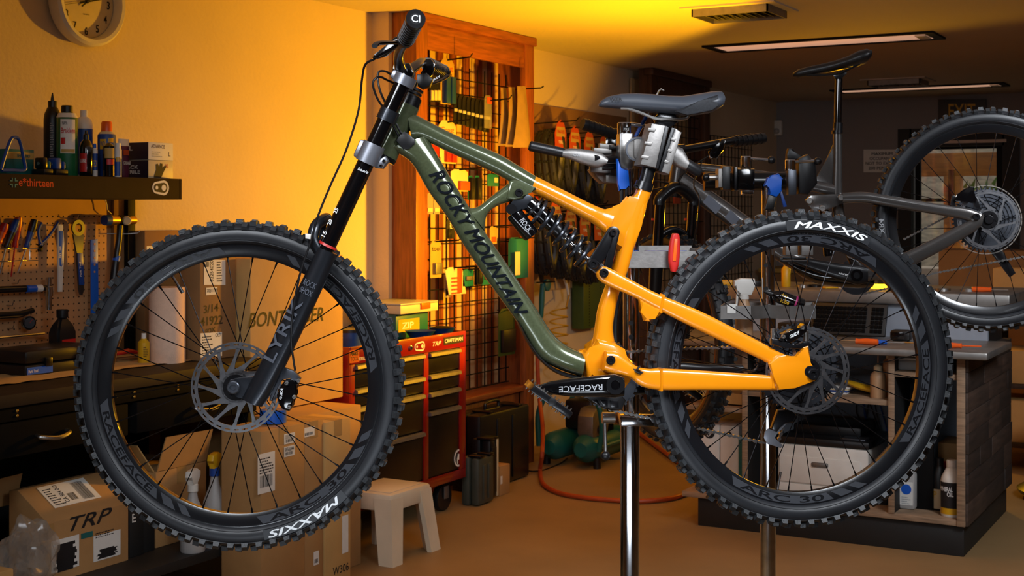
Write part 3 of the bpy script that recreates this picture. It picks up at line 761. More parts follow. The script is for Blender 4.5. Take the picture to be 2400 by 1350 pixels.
for y0, dy in ((582, 0), (610, 2)):
    tube(bm, smooth_path([T(-20, y0 + 3, .006), T(10, y0 + dy, .018), T(22, y0 + 2, .008), T(45, y0, .018), T(58, y0 + 1, .008), T(82, y0, .016)], 4), .0017, 6)
for px in (-5, 67): tube(bm, [T(px, 560, -.02), T(px, 585, .006), T(px, 612, .006)], .0017, 6)
obj('wire', bm, 'steel', t)
t = thing('pliers', 'blue handled cutting pliers hung open on the pegboard', 'pliers', T(90, 588), GT)
for pts in (((95, 522), (88, 540), (90, 562), (96, 575)), ((134, 521), (122, 540), (106, 560), (90, 574))):
    bm = BM(); tube(bm, smooth_path([T(x, y, .006) for x, y in pts], 4), .0055, 10); obj('handle', bm, 'blue', t)
for pts in (((98, 570), (90, 582), (87, 590)), ((88, 572), (95, 582), (92, 590))):
    bm = BM(); prism(bm, [T(pts[0][0] - 3, pts[0][1], .005), T(pts[0][0] + 4, pts[0][1] + 2, .005), T(pts[1][0] + 3, pts[1][1], .005), T(*pts[2], .005), T(pts[1][0] - 3, pts[1][1], .005)], (1, 0, 0), .008, .001); obj('jaw', bm, 'black_metal', t)
hook(t, 96, 560); 
t = thing('gear_brush', 'long white cleaning brush with blue grip on the pegboard', 'brush', T(138, 684), GT)
bm = BM(); prism(bm, outline(lambda x, y, q: T(x, y, .004), [(133, 526), (144, 526), (147, 570), (146, 600), (143, 684), (134, 684), (133, 560)]), (1, 0, 0), .009, .002); obj('handle', bm, 'white_plastic', t)
bm = BM(); prism(bm, outline(lambda x, y, q: T(x, y, .009), [(135, 541), (143, 541), (145, 566), (143, 620), (140, 625), (136, 622)]), (1, 0, 0), .004, .001); obj('grip', bm, 'blue_bright', t)
text('Park Tool', 'paper', t, T(138, 604, .0118), T(138, 578, .0118) - T(138, 604, .0118), T(135, 604, .0118) - T(141, 604, .0118)); hook(t, 139, 528)
t = thing('cassette_wrench', 'flat steel ring wrench with blue sleeve on the pegboard', 'wrench', T(188, 690), GT)
c_ = T(181, 534, .004); s = .0305
bm = BM(); revolve(bm, [(s, -.004), (s, .004), (s * .56, .004), (s * .56, -.004)], c_, (1, 0, 0), (0, 1, 0), 28); obj('ring', bm, 'grey_metal', t)
bm = BM(); prism(bm, outline(lambda x, y, q: T(x, y, .004), [(168, 549), (194, 549), (190, 600), (194, 680), (190, 692), (185, 690), (182, 680), (178, 595)]), (1, 0, 0), .007, .001); obj('handle', bm, 'grey_metal', t)
bm = BM(); prism(bm, outline(lambda x, y, q: T(x, y, .004), [(178, 593), (191, 593), (194, 668), (182, 668)]), (1, 0, 0), .011, .002); obj('sleeve', bm, 'blue', t)
text('Park Tool', 'paper', t, T(187, 648, .0102), T(185, 614, .0102) - T(187, 648, .0102), T(184, 640, .0102) - T(188, 640, .0102)); hook(t, 180, 512)
t = thing('straightedge', 'long blue steel gauge bar with holes on the pegboard', 'tool', T(221, 745), GT)
bm = BM(); prism(bm, outline(lambda x, y, q: T(x, y, .003), [(211, 562), (227, 560), (230, 790), (212, 790)]), (1, 0, 0), .005, .001); obj('bar', bm, 'blue_bright', t)
for py in (572, 588, 604, 620, 637):
    bm = BM(); lathe(bm, [(.0045, 0), (.0045, .0008)], T(219, py, .006), (1, 0, 0), 12); obj('bar_hole', bm, 'pegboard', t)
hook(t, 219, 563)
t = thing('mallet', 'two faced mallet with blue and brass ends hung on the pegboard', 'hammer', T(255, 655), GT)
for a_, b_, r0, r1, mm, nm in (((231, 516), (243, 516), .020, .021, 'blue', 'blue_face'), ((243, 516), (264, 516), .021, .017, 'brass', 'head_neck'), ((264, 516), (287, 516), .019, .019, 'black_metal', 'head'), ((287, 516), (302, 516), .017, .016, 'brass', 'brass_face')):
    bm = BM(); tube(bm, [T(*a_, .03), T(*b_, .03)], [r0, r1], 16); obj(nm, bm, mm, t)
bm = BM(); lathe(bm, [(.018, 0), (.018, .008), (.014, .011)], T(276, 517, .046), (1, -.5, 0), 16); obj('head_boss', bm, 'cream', t)
bm = BM(); tube(bm, [T(268, 528, .03), T(266, 560, .03), T(259, 605, .03), T(251, 670, .03)], [.012, .012, .0135, .016], 12); obj('handle', bm, 'black_plastic', t)
bm = BM(); tube(bm, [T(261, 600, .03), T(258, 612, .03)], [.0148, .0150], 12); obj('handle_band', bm, 'blue_bright', t)
bm = BM(); tube(bm, [T(262, 548, -.025), T(285, 548, .03), T(300, 546, .05), T(304, 541, .055)], .002, 6); obj('hook', bm, 'steel', t)
t = thing('torque_wrench', 'black torque wrench with chrome socket head lying across pegs', 'wrench', T(60, 690), GT)
bm = BM(); tube(bm, [T(-40, 680, .02), T(60, 676, .02), T(102, 675, .02)], [.0125, .0125, .009], 12, flat=((1, 0, 0), .6)); obj('beam', bm, 'black_satin', t)
bm = BM(); cyl(bm, T(52, 677, .02), T(74, 676, .02), .0132, 12); obj('band', bm, 'blue_bright', t)
bm = BM(); cyl(bm, T(74, 676, .02), T(88, 675, .02), .0133, 12); obj('badge_band', bm, 'paper', t)
bm = BM(); lathe(bm, [(.011, 0), (.011, .05), (.016, .051), (.016, .085), (.011, .086), (.010, .12)], T(105, 726, .02), (0, 0, 1), 14); obj('socket', bm, 'chrome', t); hook(t, 40, 664)
t = thing('shock_pump', 'small black shock pump with round gauge on the pegboard', 'pump', T(40, 760), GT)
bm = BM(); tube(bm, [T(-40, 738, .02), T(40, 734, .02), T(68, 727, .02)], [.008, .009, .010], 10); obj('barrel', bm, 'black_plastic', t)
bm = BM(); tube(bm, smooth_path([T(-40, 746, .02), T(10, 743, .022), T(40, 740, .02), T(62, 731, .02)], 4), .005, 8); obj('hose', bm, 'black_plastic', t)
bm = BM(); lathe(bm, [(.024, 0), (.026, .006), (.025, .02), (.021, .021)], T(61, 756, .005), (1, -.3, 0), 24); g_ = obj('gauge', bm, 'black_gloss', t)
n_ = V((1, -.3, 0)).normalized(); bm = BM(); lathe(bm, [(.0195, .0213), (.0195, .0217)], T(61, 756, .005), n_, 24); obj('dial', bm, 'grey_metal', g_)
bm = BM(); quad(bm, T(61, 756, .005) + n_ * .0222 - EZ * .001, V((.003, .01, .012)), EZ * .002); obj('needle', bm, 'red', g_); hook(t, 27, 716)
t = thing('steel_rod', 'thin steel rod resting on pegs under the shock pump', 'rod', T(40, 785), GT)
bm = BM(); tube(bm, [T(-40, 794, .015), T(97, 781, .015)], .005, 8); obj('shaft', bm, 'steel', t); hook(t, 28, 770)
t = thing('cable', 'thin white cable dropping from under the shelf', 'cable', T(250, 470)); bm = BM(); tube(bm, smooth_path([T(243, 462), T(250, 478), T(252, 492), T(262, 502)], 4), .0022, 6); obj('wire', bm, 'white_plastic', t)

# ---- things on the bench
t, p, r, H = can('paper_towel_roll', 'upright roll of pinkish paper towel on the workbench', 'paper roll', 392, -3.585, BZ, 84, 176, [(.3, 0), (.99, .001), (1, .01), (1, .99), (.98, 1.0), (.32, 1.0), (.3, .96)], 'paper_towel', (), None, 32)
obj('core', lathe(BM(), [(.3 * r, H * .9), (.3 * r, H * 1.001), (.25 * r, H * 1.001), (.25 * r, H * .9)], p), 'cardboard', t)
for k in range(9): obj('sheet_seam', lathe(BM(), [(r * 1.001, H * (.06 + .1 * k)), (r * 1.003, H * (.0615 + .1 * k)), (r * 1.001, H * (.063 + .1 * k))], p, seg=32), 'paper_towel', t)
t, p, r, H = can('fluid_bottle', 'yellow fluid bottle standing beside the paper towel roll', 'bottle', 337, -3.62, BZ, 28, 72, [(.9, 0), (1, .03), (1, .7), (.5, .8), (.45, .83)], 'yellow', [('cap', 'white_plastic', [(.42, .82), (.4, 1.0)])])
lines_print(t, p + V((r * .75, -r * .85, H * .25)), V((r * .55, r * .45, 0)), EZ * H * .35, 6, 'ink', 4)
p, s = col(146, -3.85, BZ); t = thing('brake_fluid_bottle', 'black square bottle with red label behind the tool case', 'bottle', p)
bm = BM(); W_ = 29 * s; sk = []
for z_, k_ in ((0, .95), (.005, 1), (.10, 1), (.125, .8), (.15, .42), (.155, .4)):
    pts = []
    for a_, b_ in ((-1, -1), (1, -1), (1, 1), (-1, 1)):
        pts += [p + V((b_ * .028 * k_, a_ * W_ * k_, z_ + .02))]
    sk.append(pts)
skin(bm, sk); bmesh.ops.bevel(bm, geom=[e for e in bm.edges if abs(e.verts[0].co.z - e.verts[1].co.z) > 1e-4], offset=.008, segments=2, affect='EDGES'); obj('body', bm, 'black_plastic', t)
obj('cap', lathe(BM(), [(.02, .172), (.021, .175), (.021, .20), (.018, .202)], p, seg=20), 'black_plastic', t)
sheet(t, p + V((.0285, -W_ * .6, .045)), V((0, W_ * 1.4, 0)), EZ * .05, 'red'); text('Maxima', 'paper', t, p + V((.0298, -W_ * .45, .065)), V((0, W_ * 1.0, 0)), EZ * .018)
p1, s = col(58, -3.66, BZ); p2, _ = col(232, -3.66, BZ)
t = thing('tool_case', 'black plastic tool case with blue label lying on the bench', 'case', ((-3.76), (p1.y + p2.y) / 2, BZ))
obj('base', box(BM(), (-3.86, p1.y, BZ), (-3.66, p2.y, BZ + .04), .008), 'black_plastic', t); obj('lid', box(BM(), (-3.855, p1.y + .004, BZ + .042), (-3.662, p2.y - .004, BZ + .088), .012), 'black_plastic', t)
for k in (.3, .75): obj('latch', box(BM(), (-3.664, p1.y + (p2.y - p1.y) * k - .015, BZ + .03), (-3.652, p1.y + (p2.y - p1.y) * k + .015, BZ + .06), .003), 'black_satin', t)
sheet(t, V((-3.659, p1.y + .008, BZ + .008)), V((0, .11, 0)), EZ * .024, 'blue_bright'); text('Park Tool', 'paper', t, V((-3.6575, p1.y + .014, BZ + .014)), V((0, .04, 0)), EZ * .01)
t = thing('shop_rag', 'crumpled tan shop rag spread on the bench', 'rag', col(150, -3.7, BZ)[0]); rnd = random.Random(5); bm = BM(); gr = []
for i in range(13):
    row = []
    for j in range(31): row.append(bm.verts.new((-3.9 + i * .03 + rnd.uniform(-.01, .01), 2.6 + j * .045 + rnd.uniform(-.012, .012), BZ + .002 + rnd.random() * .006)))
    gr.append(row)
for i in range(12):
    for j in range(30): bm.faces.new((gr[i][j], gr[i + 1][j], gr[i + 1][j + 1], gr[i][j + 1]))
obj('cloth', bm, 'cardboard_light', t)
p, s = col(300, -3.72, BZ); t = thing('crimping_tool', 'red handled tool lying on the bench beside the towel roll', 'tool', p)
bm = BM(); tube(bm, [p + V((0, -.06, .035)), p + V((0, 0, .04)), p + V((.0, .05, .03))], [.01, .015, .009], 10, flat=((0, 0, 1), .7)); obj('handle', bm, 'red', t)
bm = BM(); tube(bm, [p + V((0, -.06, .012)), p + V((.02, .08, .012))], .009, 10); obj('shaft', bm, 'steel', t)
bm = BM(); lathe(bm, [(.004, -.014), (.014, -.008), (.014, .008), (.004, .014)], p + V((.02, .09, .015)), (0, 1, 0), 14); obj('knob', bm, 'black_plastic', t)

# ---- cartons round the bench
GC = 'cartons about the workbench'
t = carton('carton', 'tall brown carton against the wall behind the paper towel roll', -3.975, -3.915, 3.99, 4.32, BZ, 1.36, 'cardboard_dark', None, 'box', GC)
sheet(t, V((-3.9145, 4.0, 1.18)), V((0, .04, 0)), EZ * .12); barcode(t, V((-3.9135, 4.25, 1.25)), V((0, .05, 0)), EZ * .06)
t = carton('carton', 'narrow brown carton with shipping labels and marker scrawl on the bench', -3.6, -3.5, 3.85, 4.05, BZ, 1.275, 'cardboard_dark', None, 'box', GC)
def XP(px, py, X): return pX(px, py, X)
a = XP(478, 668, -3.4992); sheet(t, a, XP(528, 668, -3.4992) - a, EZ * (XP(478, 608, -3.4992).z - a.z)); 
text('02254020', 'ink', t, XP(500, 660, -3.498), EZ * .08, V((0, -.018, 0))); barcode(t, XP(482, 626, -3.498), V((0, .02, 0)), EZ * .02); lines_print(t, XP(508, 660, -3.498), V((0, .03, 0)), EZ * .08, 8, 'ink', 9)
a = XP(483, 692, -3.4992); sheet(t, a, XP(509, 690, -3.4992) - a, EZ * .028); text('7031139', 'ink', t, XP(485, 686, -3.498), V((0, .058, 0)), EZ * .014)
a = XP(470, 838, -3.4992); sheet(t, a, XP(520, 834, -3.4992) - a, EZ * .09); lines_print(t, XP(474, 830, -3.498), V((0, .06, 0)), EZ * .07, 7, 'ink', 12); text('OLD', 'ink', t, XP(505, 790, -3.498), V((0, .03, 0)), EZ * .014)
for tx, x0, y0, x1, hh in (('3/14', 478, 735, 512, .03), ('41922', 470, 765, 522, .034), ('FOX', 482, 783, 505, .018)):
    a = XP(x0, y0, -3.4988); text(tx, 'ink', t, a, XP(x1, y0 - 6, -3.4988) - a, EZ * hh, 'marker_scrawl')
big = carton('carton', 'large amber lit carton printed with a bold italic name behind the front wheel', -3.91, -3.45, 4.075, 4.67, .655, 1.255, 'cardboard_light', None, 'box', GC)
a = XP(582, 769, -3.4488); text('BONTRAGER', 'ink', big, a, XP(758, 752, -3.4488) - a, EZ * .058, slant=.03)
carton('carton', 'plain brown carton on the floor under the large printed carton', -3.93, -3.27, 4.09, 4.55, 0, .65, 'cardboard', None, 'box', GC)
D1 = carton('carton', 'upright carton with several white shipping labels beside the bench leg', -3.265, -3.085, 3.70, 3.945, 0, .672, 'cardboard', 'tape', 'box', GC)
D2 = carton('carton', 'slim upright carton with a single barcode label', -3.265, -3.09, 3.95, 4.06, 0, .668, 'cardboard', 'tape', 'box', GC)
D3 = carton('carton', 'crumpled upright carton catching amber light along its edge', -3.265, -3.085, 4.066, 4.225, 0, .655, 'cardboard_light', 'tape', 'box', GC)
xd = -3.0842
def lab(t, x0, y0, x1, y1, X, what, seed=3):
    a = XP(x0, y1, X); ex_ = XP(x1, y1, X) - a; ex_.z = 0; ey_ = EZ * (XP(x0, y0, X).z - a.z); sheet(t, a, ex_, ey_)
    n_ = V((.0012, 0, 0))
    if 'b' in what: barcode(t, a + n_ + ex_ * .12 + ey_ * .15, ex_ * .75, ey_ * .3, seed=seed)
    if 'l' in what: lines_print(t, a + n_ + ex_ * .1 + ey_ * .5, ex_ * .8, ey_ * .42, 6, seed=seed)
    if 'n' in what: text('58566844', 'ink', t, a + n_ + ex_ * .06 + ey_ * .52, ex_ * .86, ey_ * .38)
lab(D1, 666, 1018, 691, 1042, xd, 'bl'); lab(D1, 666, 1048, 690, 1072, xd, 'bn', 5); lab(D1, 604, 1066, 644, 1160, xd, 'bl', 8); lab(D2, 711, 1004, 737, 1026, -3.0892, 'b', 6)
lab(D1, 735, 1294, 747, 1326, xd, 'b', 9) if False else lab(D2, 735, 1294, 747, 1326, -3.0892, 'b', 9); lab(D3, 752 + 50, 1210, 816, 1298, xd, '')
text('W306', 'ink', D3, XP(780, 1350, xd), V((0, .1, 0)), EZ * .03)
t, p, r, H = can('tape_roll', 'roll of blue masking tape on top of the upright cartons', 'tape', 640, -3.17, .676, 62, 30, [(.62, 0), (1, 0), (1, 1), (.62, 1)], 'blue_bright', [('core', 'cardboard', [(.56, .02), (.62, .02), (.62, 1.01), (.56, 1.01)])])
# lower shelf
t = thing('carton', 'carton with a black italic logo and scribbled out labels on the lower shelf', 'box', (-3.58, 3.23, SZ), GC)
pts = [(-3.42, SZ), (-3.42, .443), (-3.56, .535), (-3.60, .53), (-3.60, SZ)]
obj('body', prism(BM(), [V((x, 3.235, z)) for x, z in pts], (0, 1, 0), .35, .004), 'cardboard', t)
ux = V((-.14, 0, .092)); nrm = V((.092, 0, .14)).normalized() * .001
o_ = V((-3.42, 3.13, .443)) + ux * .32 + nrm; sheet(t, o_, V((0, .2, 0)), ux * .62, 'paper'); 
barcode(t, o_ + nrm * 1.5 + V((0, .13, 0)) + ux * .05, V((0, .05, 0)), ux * .5, seed=4); text('CA 924 0-0', 'ink', t, o_ + nrm * 1.5 + V((0, .075, 0)) + ux * .08, ux * .5, V((0, -.018, 0))); lines_print(t, o_ + nrm * 1.5 + V((0, .01, 0)) + ux * .06, V((0, .045, 0)), ux * .5, 8, seed=7); barcode(t, o_ + nrm * 1.5 + V((0, .085, 0)) + ux * .1, V((0, .03, 0)), ux * .2, seed=5)
a = XP(150, 1250, -3.4188); text('TRP', 'ink', t, a, XP(252, 1222, -3.4188) - a, EZ * .045, slant=.15)
def scribble(t, x0, y0, x1, y1, seed):
    a = XP(x0, y1, -3.4182); b = XP(x1, y0, -3.4182); rnd = random.Random(seed); bm = BM(); n = 9
    for k in range(n):
        z0 = a.z + (b.z - a.z) * k / n; e0, e1 = rnd.uniform(0, .02), rnd.uniform(0, .02)
        quad(bm, V((a.x, a.y + e0 - .003, z0)), V((0, b.y - a.y - e0 - e1, 0)), EZ * (b.z - a.z) / n * 1.02)
    obj('marker_scrawl', bm, 'ink', t)
for x0, y0, x1, y1 in ((120, 1252, 185, 1345), (219, 1240, 282, 1318)):
    a = XP(x0, y1, -3.4192); b = XP(x1, y0, -3.4192); sheet(t, a, V((0, b.y - a.y, 0)), EZ * (b.z - a.z))
scribble(t, 126, 1264, 184, 1345, 2); scribble(t, 228, 1276, 278, 1312, 3)
a = XP(190, 1264, -3.4192); sheet(t, a, V((0, .05, 0)), EZ * .018, 'teal'); lines_print(t, XP(224, 1262, -3.4180), V((0, .08, 0)), EZ * .02, 3, seed=2)
obj('tape_strip', box(BM(), (-3.4195, 3.062, SZ + .01), (-3.4185, 3.085, .44)), 'tape', t)
t = thing('carton', 'open carton with a raised flap behind the logo carton', 'box', (-3.75, 2.85, SZ), GC)
obj('body', box(BM(), (-3.95, 2.55, SZ), (-3.66, 3.04, .47), .004), 'cardboard', t); obj('flap', prism(BM(), [V((-3.65, 2.56, .47)), V((-3.65, 3.13, .47)), V((-3.63, 3.14, .57)), V((-3.63, 2.55, .55))], (1, 0, .2), .005), 'cardboard', t)
carton('carton', 'small carton at the frame edge on the lower shelf', -3.55, -3.36, 2.6, 2.875, SZ, .35, 'cardboard_light', None, 'box', GC)
carton('carton', 'brown carton stacked under the drawers behind the open flap', -3.93, -3.70, 2.55, 2.98, .475, .64, 'cardboard', None, 'box', GC)
t = carton('carton', 'glossy black carton with white mark next to the logo carton', -3.66, -3.43, 3.425, 3.49, SZ, .46, 'black_wood', None, 'box', GC, .003)
text('E', 'paper', t, V((-3.4285, 3.435, .37)), V((0, .018, 0)), EZ * .03)
carton('carton', 'second black carton beside the glossy one', -3.66, -3.44, 3.495, 3.555, SZ, .45, 'black_wood', None, 'box', GC, .003)
t = carton('carton', 'torn open brown carton behind the spray bottles', -3.75, -3.45, 3.57, 3.83, SZ, .52, 'cardboard', 'tape', 'box', GC)
obj('flap', prism(BM(), [V((-3.45, 3.575, .52)), V((-3.45, 3.825, .52)), V((-3.43, 3.84, .635)), V((-3.43, 3.60, .64))], (1, 0, .1), .005), 'cardboard', t)
obj('flap', prism(BM(), [V((-3.74, 3.57, .52)), V((-3.46, 3.57, .52)), V((-3.47, 3.50, .62)), V((-3.72, 3.49, .61))], (0, 1, .5), .005), 'cardboard_light', t)
t = thing('plastic_bag', 'crumpled clear plastic bag stuffed beside the logo carton', 'bag', (-3.42, 2.97, SZ)); bm = BM(); bmesh.ops.create_icosphere(bm, subdivisions=4, radius=1); rnd = random.Random(2)
import mathutils.noise as mn
for v in bm.verts:
    n_ = v.co.copy(); k = 1 + .35 * mn.noise(n_ * 2.3) + .16 * abs(mn.noise(n_ * 6.1)); v.co = V((-3.4 + n_.x * .075 * k, 2.965 + n_.y * .085 * k, SZ + .11 + n_.z * .11 * k))
obj('film', bm, 'clear_film', t, 20)
def spray(px, label, m_body, m_head, m_neck, h, grp='spray bottles on the lower shelf'):
    p, s = col(px, -3.315, SZ); t = thing('spray_bottle', label, 'spray bottle', p, grp); r = .044
    obj('body', lathe(BM(), [(r * .95, 0), (r, .006), (r, h * .36), (r * .9, h * .46), (r * .42, h * .62), (r * .33, h * .7), (r * .33, h * .73)], p, seg=24), m_body, t)
    obj('collar', lathe(BM(), [(r * .42, h * .72), (r * .42, h * .8), (r * .36, h * .81)], p, seg=18), m_neck, t)
    d = V((.25, -.97, 0)).normalized() * -1; n_ = V((d.y, -d.x, 0)); q = p + EZ * h * .8
    pts = [(-.018, 0), (.016, 0), (.018, .02), (.036, .028), (.036, .044), (.012, .056), (-.03, .05), (-.036, .03), (-.02, .018)]
    obj('head', prism(BM(), [q + d * x + EZ * z for x, z in pts], n_, .026, .005), m_head, t)
    pts = [(.016, .02), (.026, .018), (.03, -.012), (.026, -.034), (.021, -.03), (.024, -.006)]
    obj('trigger', prism(BM(), [q + d * x + EZ * z for x, z in pts], n_, .012, .003), m_neck if m_head == 'yellow' else m_head, t)
    bm = BM(); cyl(bm, q + d * .036 + EZ * .036, q + d * .046 + EZ * .036, .007, 12); obj('nozzle', bm, 'yellow' if m_head == 'white_plastic' else m_neck, t); return t, p, r
spray(452, 'white spray bottle with white trigger on the lower shelf', 'translucent', 'white_plastic', 'white_plastic', .29)
t, p, r = spray(503, 'clear spray bottle with yellow trigger and purple label', 'translucent', 'yellow', 'blue', .34)
wrap(t, p, r, .02, .085, -40, 30, mat('lilac', '#8f88b0', .5)); wrap(t, p, r, .03, .06, 5, 28, 'blue', 'label_patch', 5, 1.03)

# ================================================================== THE GREEN AND ORANGE BICYCLE
def knob(bm, c, out, t, w, a, b, h, k=.82):
    A = [c + t * (sa * a) + w * (sb * b) for sa, sb in ((-1, -1), (1, -1), (1, 1), (-1, 1))]
    B = [c + out * h + t * (sa * a * k) + w * (sb * b * k) for sa, sb in ((-1, -1), (1, -1), (1, 1), (-1, 1))]
    va = [bm.verts.new(p) for p in A]; vb = [bm.verts.new(p) for p in B]
    bm.faces.new(vb)
    for i in range(4): bm.faces.new((va[i], va[(i + 1) % 4], vb[(i + 1) % 4], vb[i]))
def polar(C, ex, n, deg, r, h=0.0):
    a = math.radians(deg); return C + ex * (math.cos(a) * r) - EZ2 * (math.sin(a) * r) + n * h
EZ2 = V((0, 0, 1))
def arc_patch(parent, C, ex, n, a0, a1, r0, r1, h, m, name='decal', seg=10, skew=0.0, h2=None):
    bm = BM(); A, B = [], []
    for k in range(seg + 1):
        t = k / seg; A.append(bm.verts.new(polar(C, ex, n, a0 + (a1 - a0) * t + skew, r0, h))); B.append(bm.verts.new(polar(C, ex, n, a0 + (a1 - a0) * t, r1, h if h2 is None else h2)))
    for k in range(seg): bm.faces.new((A[k], A[k + 1], B[k + 1], B[k]))
    return obj(name, bm, m, parent)
def arc_text(s, m, parent, C, ex, n, a0, a1, r0, r1, h, h2=None, slant=0.0):
    h2 = h if h2 is None else h2
    return text(s, m, parent, None, None, None, 'lettering', fn=lambda u, v: polar(C, ex, n, a0 + (a1 - a0) * (u + slant * v), r0 + (r1 - r0) * v, h + (h2 - h) * v), maxlen=.05 if len(s) > 7 else None)
def tyre(parent, C, ex, n, k=1.0, pitch=70, name='tyre', wid=1.0, mrub='rubber', mkn='rubber_knob'):
    half = [(.313, .013), (.320, .0255), (.331, .0305), (.343, .0300), (.353, .0245), (.359, .014), (.3612, .005)]
    sec = [(r * k, -h * wid) for r, h in half] + [(r * k, h * wid) for r, h in half[::-1]]
    ty = obj(name, revolve(BM(), sec, C, n, ex, 96), mrub, parent, 50)
    bm = BM(); up = n.cross(ex)
    for i in range(pitch):
        for s in (-1, 1):
            a = 2 * PI * i / pitch; d = ex * math.cos(a) + up * math.sin(a); t = -ex * math.sin(a) + up * math.cos(a)
            o_ = (d * .72 + n * s * .69).normalized(); w_ = o_.cross(t)
            L = .0085 if i % 2 else .0068
            knob(bm, C + d * .3525 * k + n * s * .0243 * wid, o_, t, w_, .0074, L, .0105)
            a += PI / pitch; d = ex * math.cos(a) + up * math.sin(a); t = -ex * math.sin(a) + up * math.cos(a)
            o_ = (d * .93 + n * s * .36).normalized(); w_ = o_.cross(t)
            if i % 2: knob(bm, C + d * .3585 * k + n * s * .0148 * wid, o_, t, w_, .008, .0048, .010)
            knob(bm, C + d * .3608 * k + n * s * .0055, d, t, n, .0062 if i % 2 else .0085, .0045, .0105)
    obj('tread', bm, mkn, ty, 25)['kind'] = 'stuff'
    bm = BM()
    for r_, h_ in ((.3215, .0272), (.3475, .0286)):
        for s in (-1,): revolve(bm, [(r_ * k, s * h_ * wid), ((r_ + .0012) * k, s * (h_ + .0012) * wid), ((r_ + .0024) * k, s * (h_ + .0003) * wid), ((r_ + .0012) * k, s * (h_ - .001) * wid)], C, n, ex, 96)
    obj('bead_line', bm, mrub, ty)
    return ty
def rim(parent, C, ex, n, nsp=32, m='rim_black', detail=True, k=1.0):
    sec = [(.319, -.0165), (.3175, -.0172), (.312, -.0168), (.293, -.0118), (.287, -.0085), (.2862, 0), (.287, .0085), (.293, .0118), (.312, .0168), (.3175, .0172), (.319, .0165), (.313, .0)]
    rm = obj('rim', revolve(BM(), [(r * k, h) for r, h in sec], C, n, ex, 96), m, parent, 50); up = n.cross(ex)
    for i in range(nsp):
        side = -1 if i % 2 else 1; a = 2 * PI * (i + .5) / nsp; off = math.radians(62) * (1 if (i // 2) % 2 else -1); b = a + off
        p1 = C + (ex * math.cos(a) + up * math.sin(a)) * .289 * k + n * side * .002; p0 = C + (ex * math.cos(b) + up * math.sin(b)) * .027 + n * side * .027
        bm = BM(); q = p1 + (p0 - p1).normalized() * .013
        tube(bm, [p1, q], [.0024, .002], 6); tube(bm, [q, p0], .00115, 6); obj('spoke', bm, 'spoke_black', rm)
    return rm
def rotor(parent, C, ex, n, h, R=.1, arms=10, twist=38, m='rotor_steel', flip=1):
    bm = BM(); up = n.cross(ex); O = C + n * h; T_ = .0009
    def rg(r0, r1): revolve(bm, [(r0, -T_), (r1, -T_), (r1, T_), (r0, T_)], O, n, ex, 72)
    rg(.0955, R); rg(.0848, .0925); rg(.026, .034)
    for i in range(30):
        a = 2 * PI * i / 30; d = ex * math.cos(a) + up * math.sin(a); t = -ex * math.sin(a) + up * math.cos(a)
        box(bm, (-.0025, -.004, -T_), (.0025, .004, T_), 0, frame_of(O + d * .094, d, t, n))
    for i in range(arms):
        for da, wd in ((0, .0042),):
            a0 = 2 * PI * i / arms; prev = None; A, B = [], []
            for k in range(7):
                t_ = k / 6; a1 = a0 + flip * math.radians(twist); q0 = (ex * math.cos(a0) + up * math.sin(a0)) * .030; q1 = (ex * math.cos(a1) + up * math.sin(a1)) * .087
                d = q0 + (q1 - q0) * t_; r = 1.0; e = n.cross((q1 - q0).normalized())
                w_ = wd * (2.1 * (1 - t_) ** 2.6 + .55 + .6 * t_ ** 6); A.append(O + d * r - e * w_); B.append(O + d * r + e * w_)
            pts = A + B[::-1]
            va = [[bm.verts.new(p + n * s * T_) for p in A] for s in (-1, 1)]; vb = [[bm.verts.new(p + n * s * T_) for p in B] for s in (-1, 1)]
            for k in range(6):
                for q in (0, 1): bm.faces.new((va[q][k], va[q][k + 1], vb[q][k + 1], vb[q][k]))
                bm.faces.new((va[0][k], va[0][k + 1], va[1][k + 1], va[1][k])); bm.faces.new((vb[0][k], vb[0][k + 1], vb[1][k + 1], vb[1][k]))
    ro = obj('brake_rotor', bm, m, parent)
    bm = BM(); lathe(bm, [(.029, -.003), (.029, .003)], O, n, 24); obj('rotor_carrier', bm, 'black_satin', ro)
    for i in range(6):
        a = 2 * PI * i / 6; bm = BM(); lathe(bm, [(.0042, -.006), (.0042, -.002)], O + (ex * math.cos(a) + up * math.sin(a)) * .0235, n, 8); obj('rotor_bolt', bm, 'black_satin', ro)
    return ro
def hub(parent, C, n, half=.05, m='black_satin'):
    bm = BM(); lathe(bm, [(.013, -half), (.016, -half * .9), (.018, -half * .65), (.030, -.030), (.030, -.025), (.017, -.018), (.016, .018), (.030, .025), (.030, .030), (.018, half * .7), (.014, half)], C, n, 24); return obj('hub', bm, m, parent)
def bolt(parent, c, n, r=.008, m='black_satin', name='bolt', h=.006):
    bm = BM(); lathe(bm, [(r, 0), (r, h * .7), (r * .85, h), (r * .5, h), (r * .45, h * .4), (r * .05, h * .4)], c, -n, 16); return obj(name, bm, m, parent)

bike = thing('mountain_bicycle', 'green and orange full suspension mountain bicycle clamped in the repair stand', 'bicycle', pB(1475, 1250))
FC, RC = pF(563, 902), pB(1875, 863)
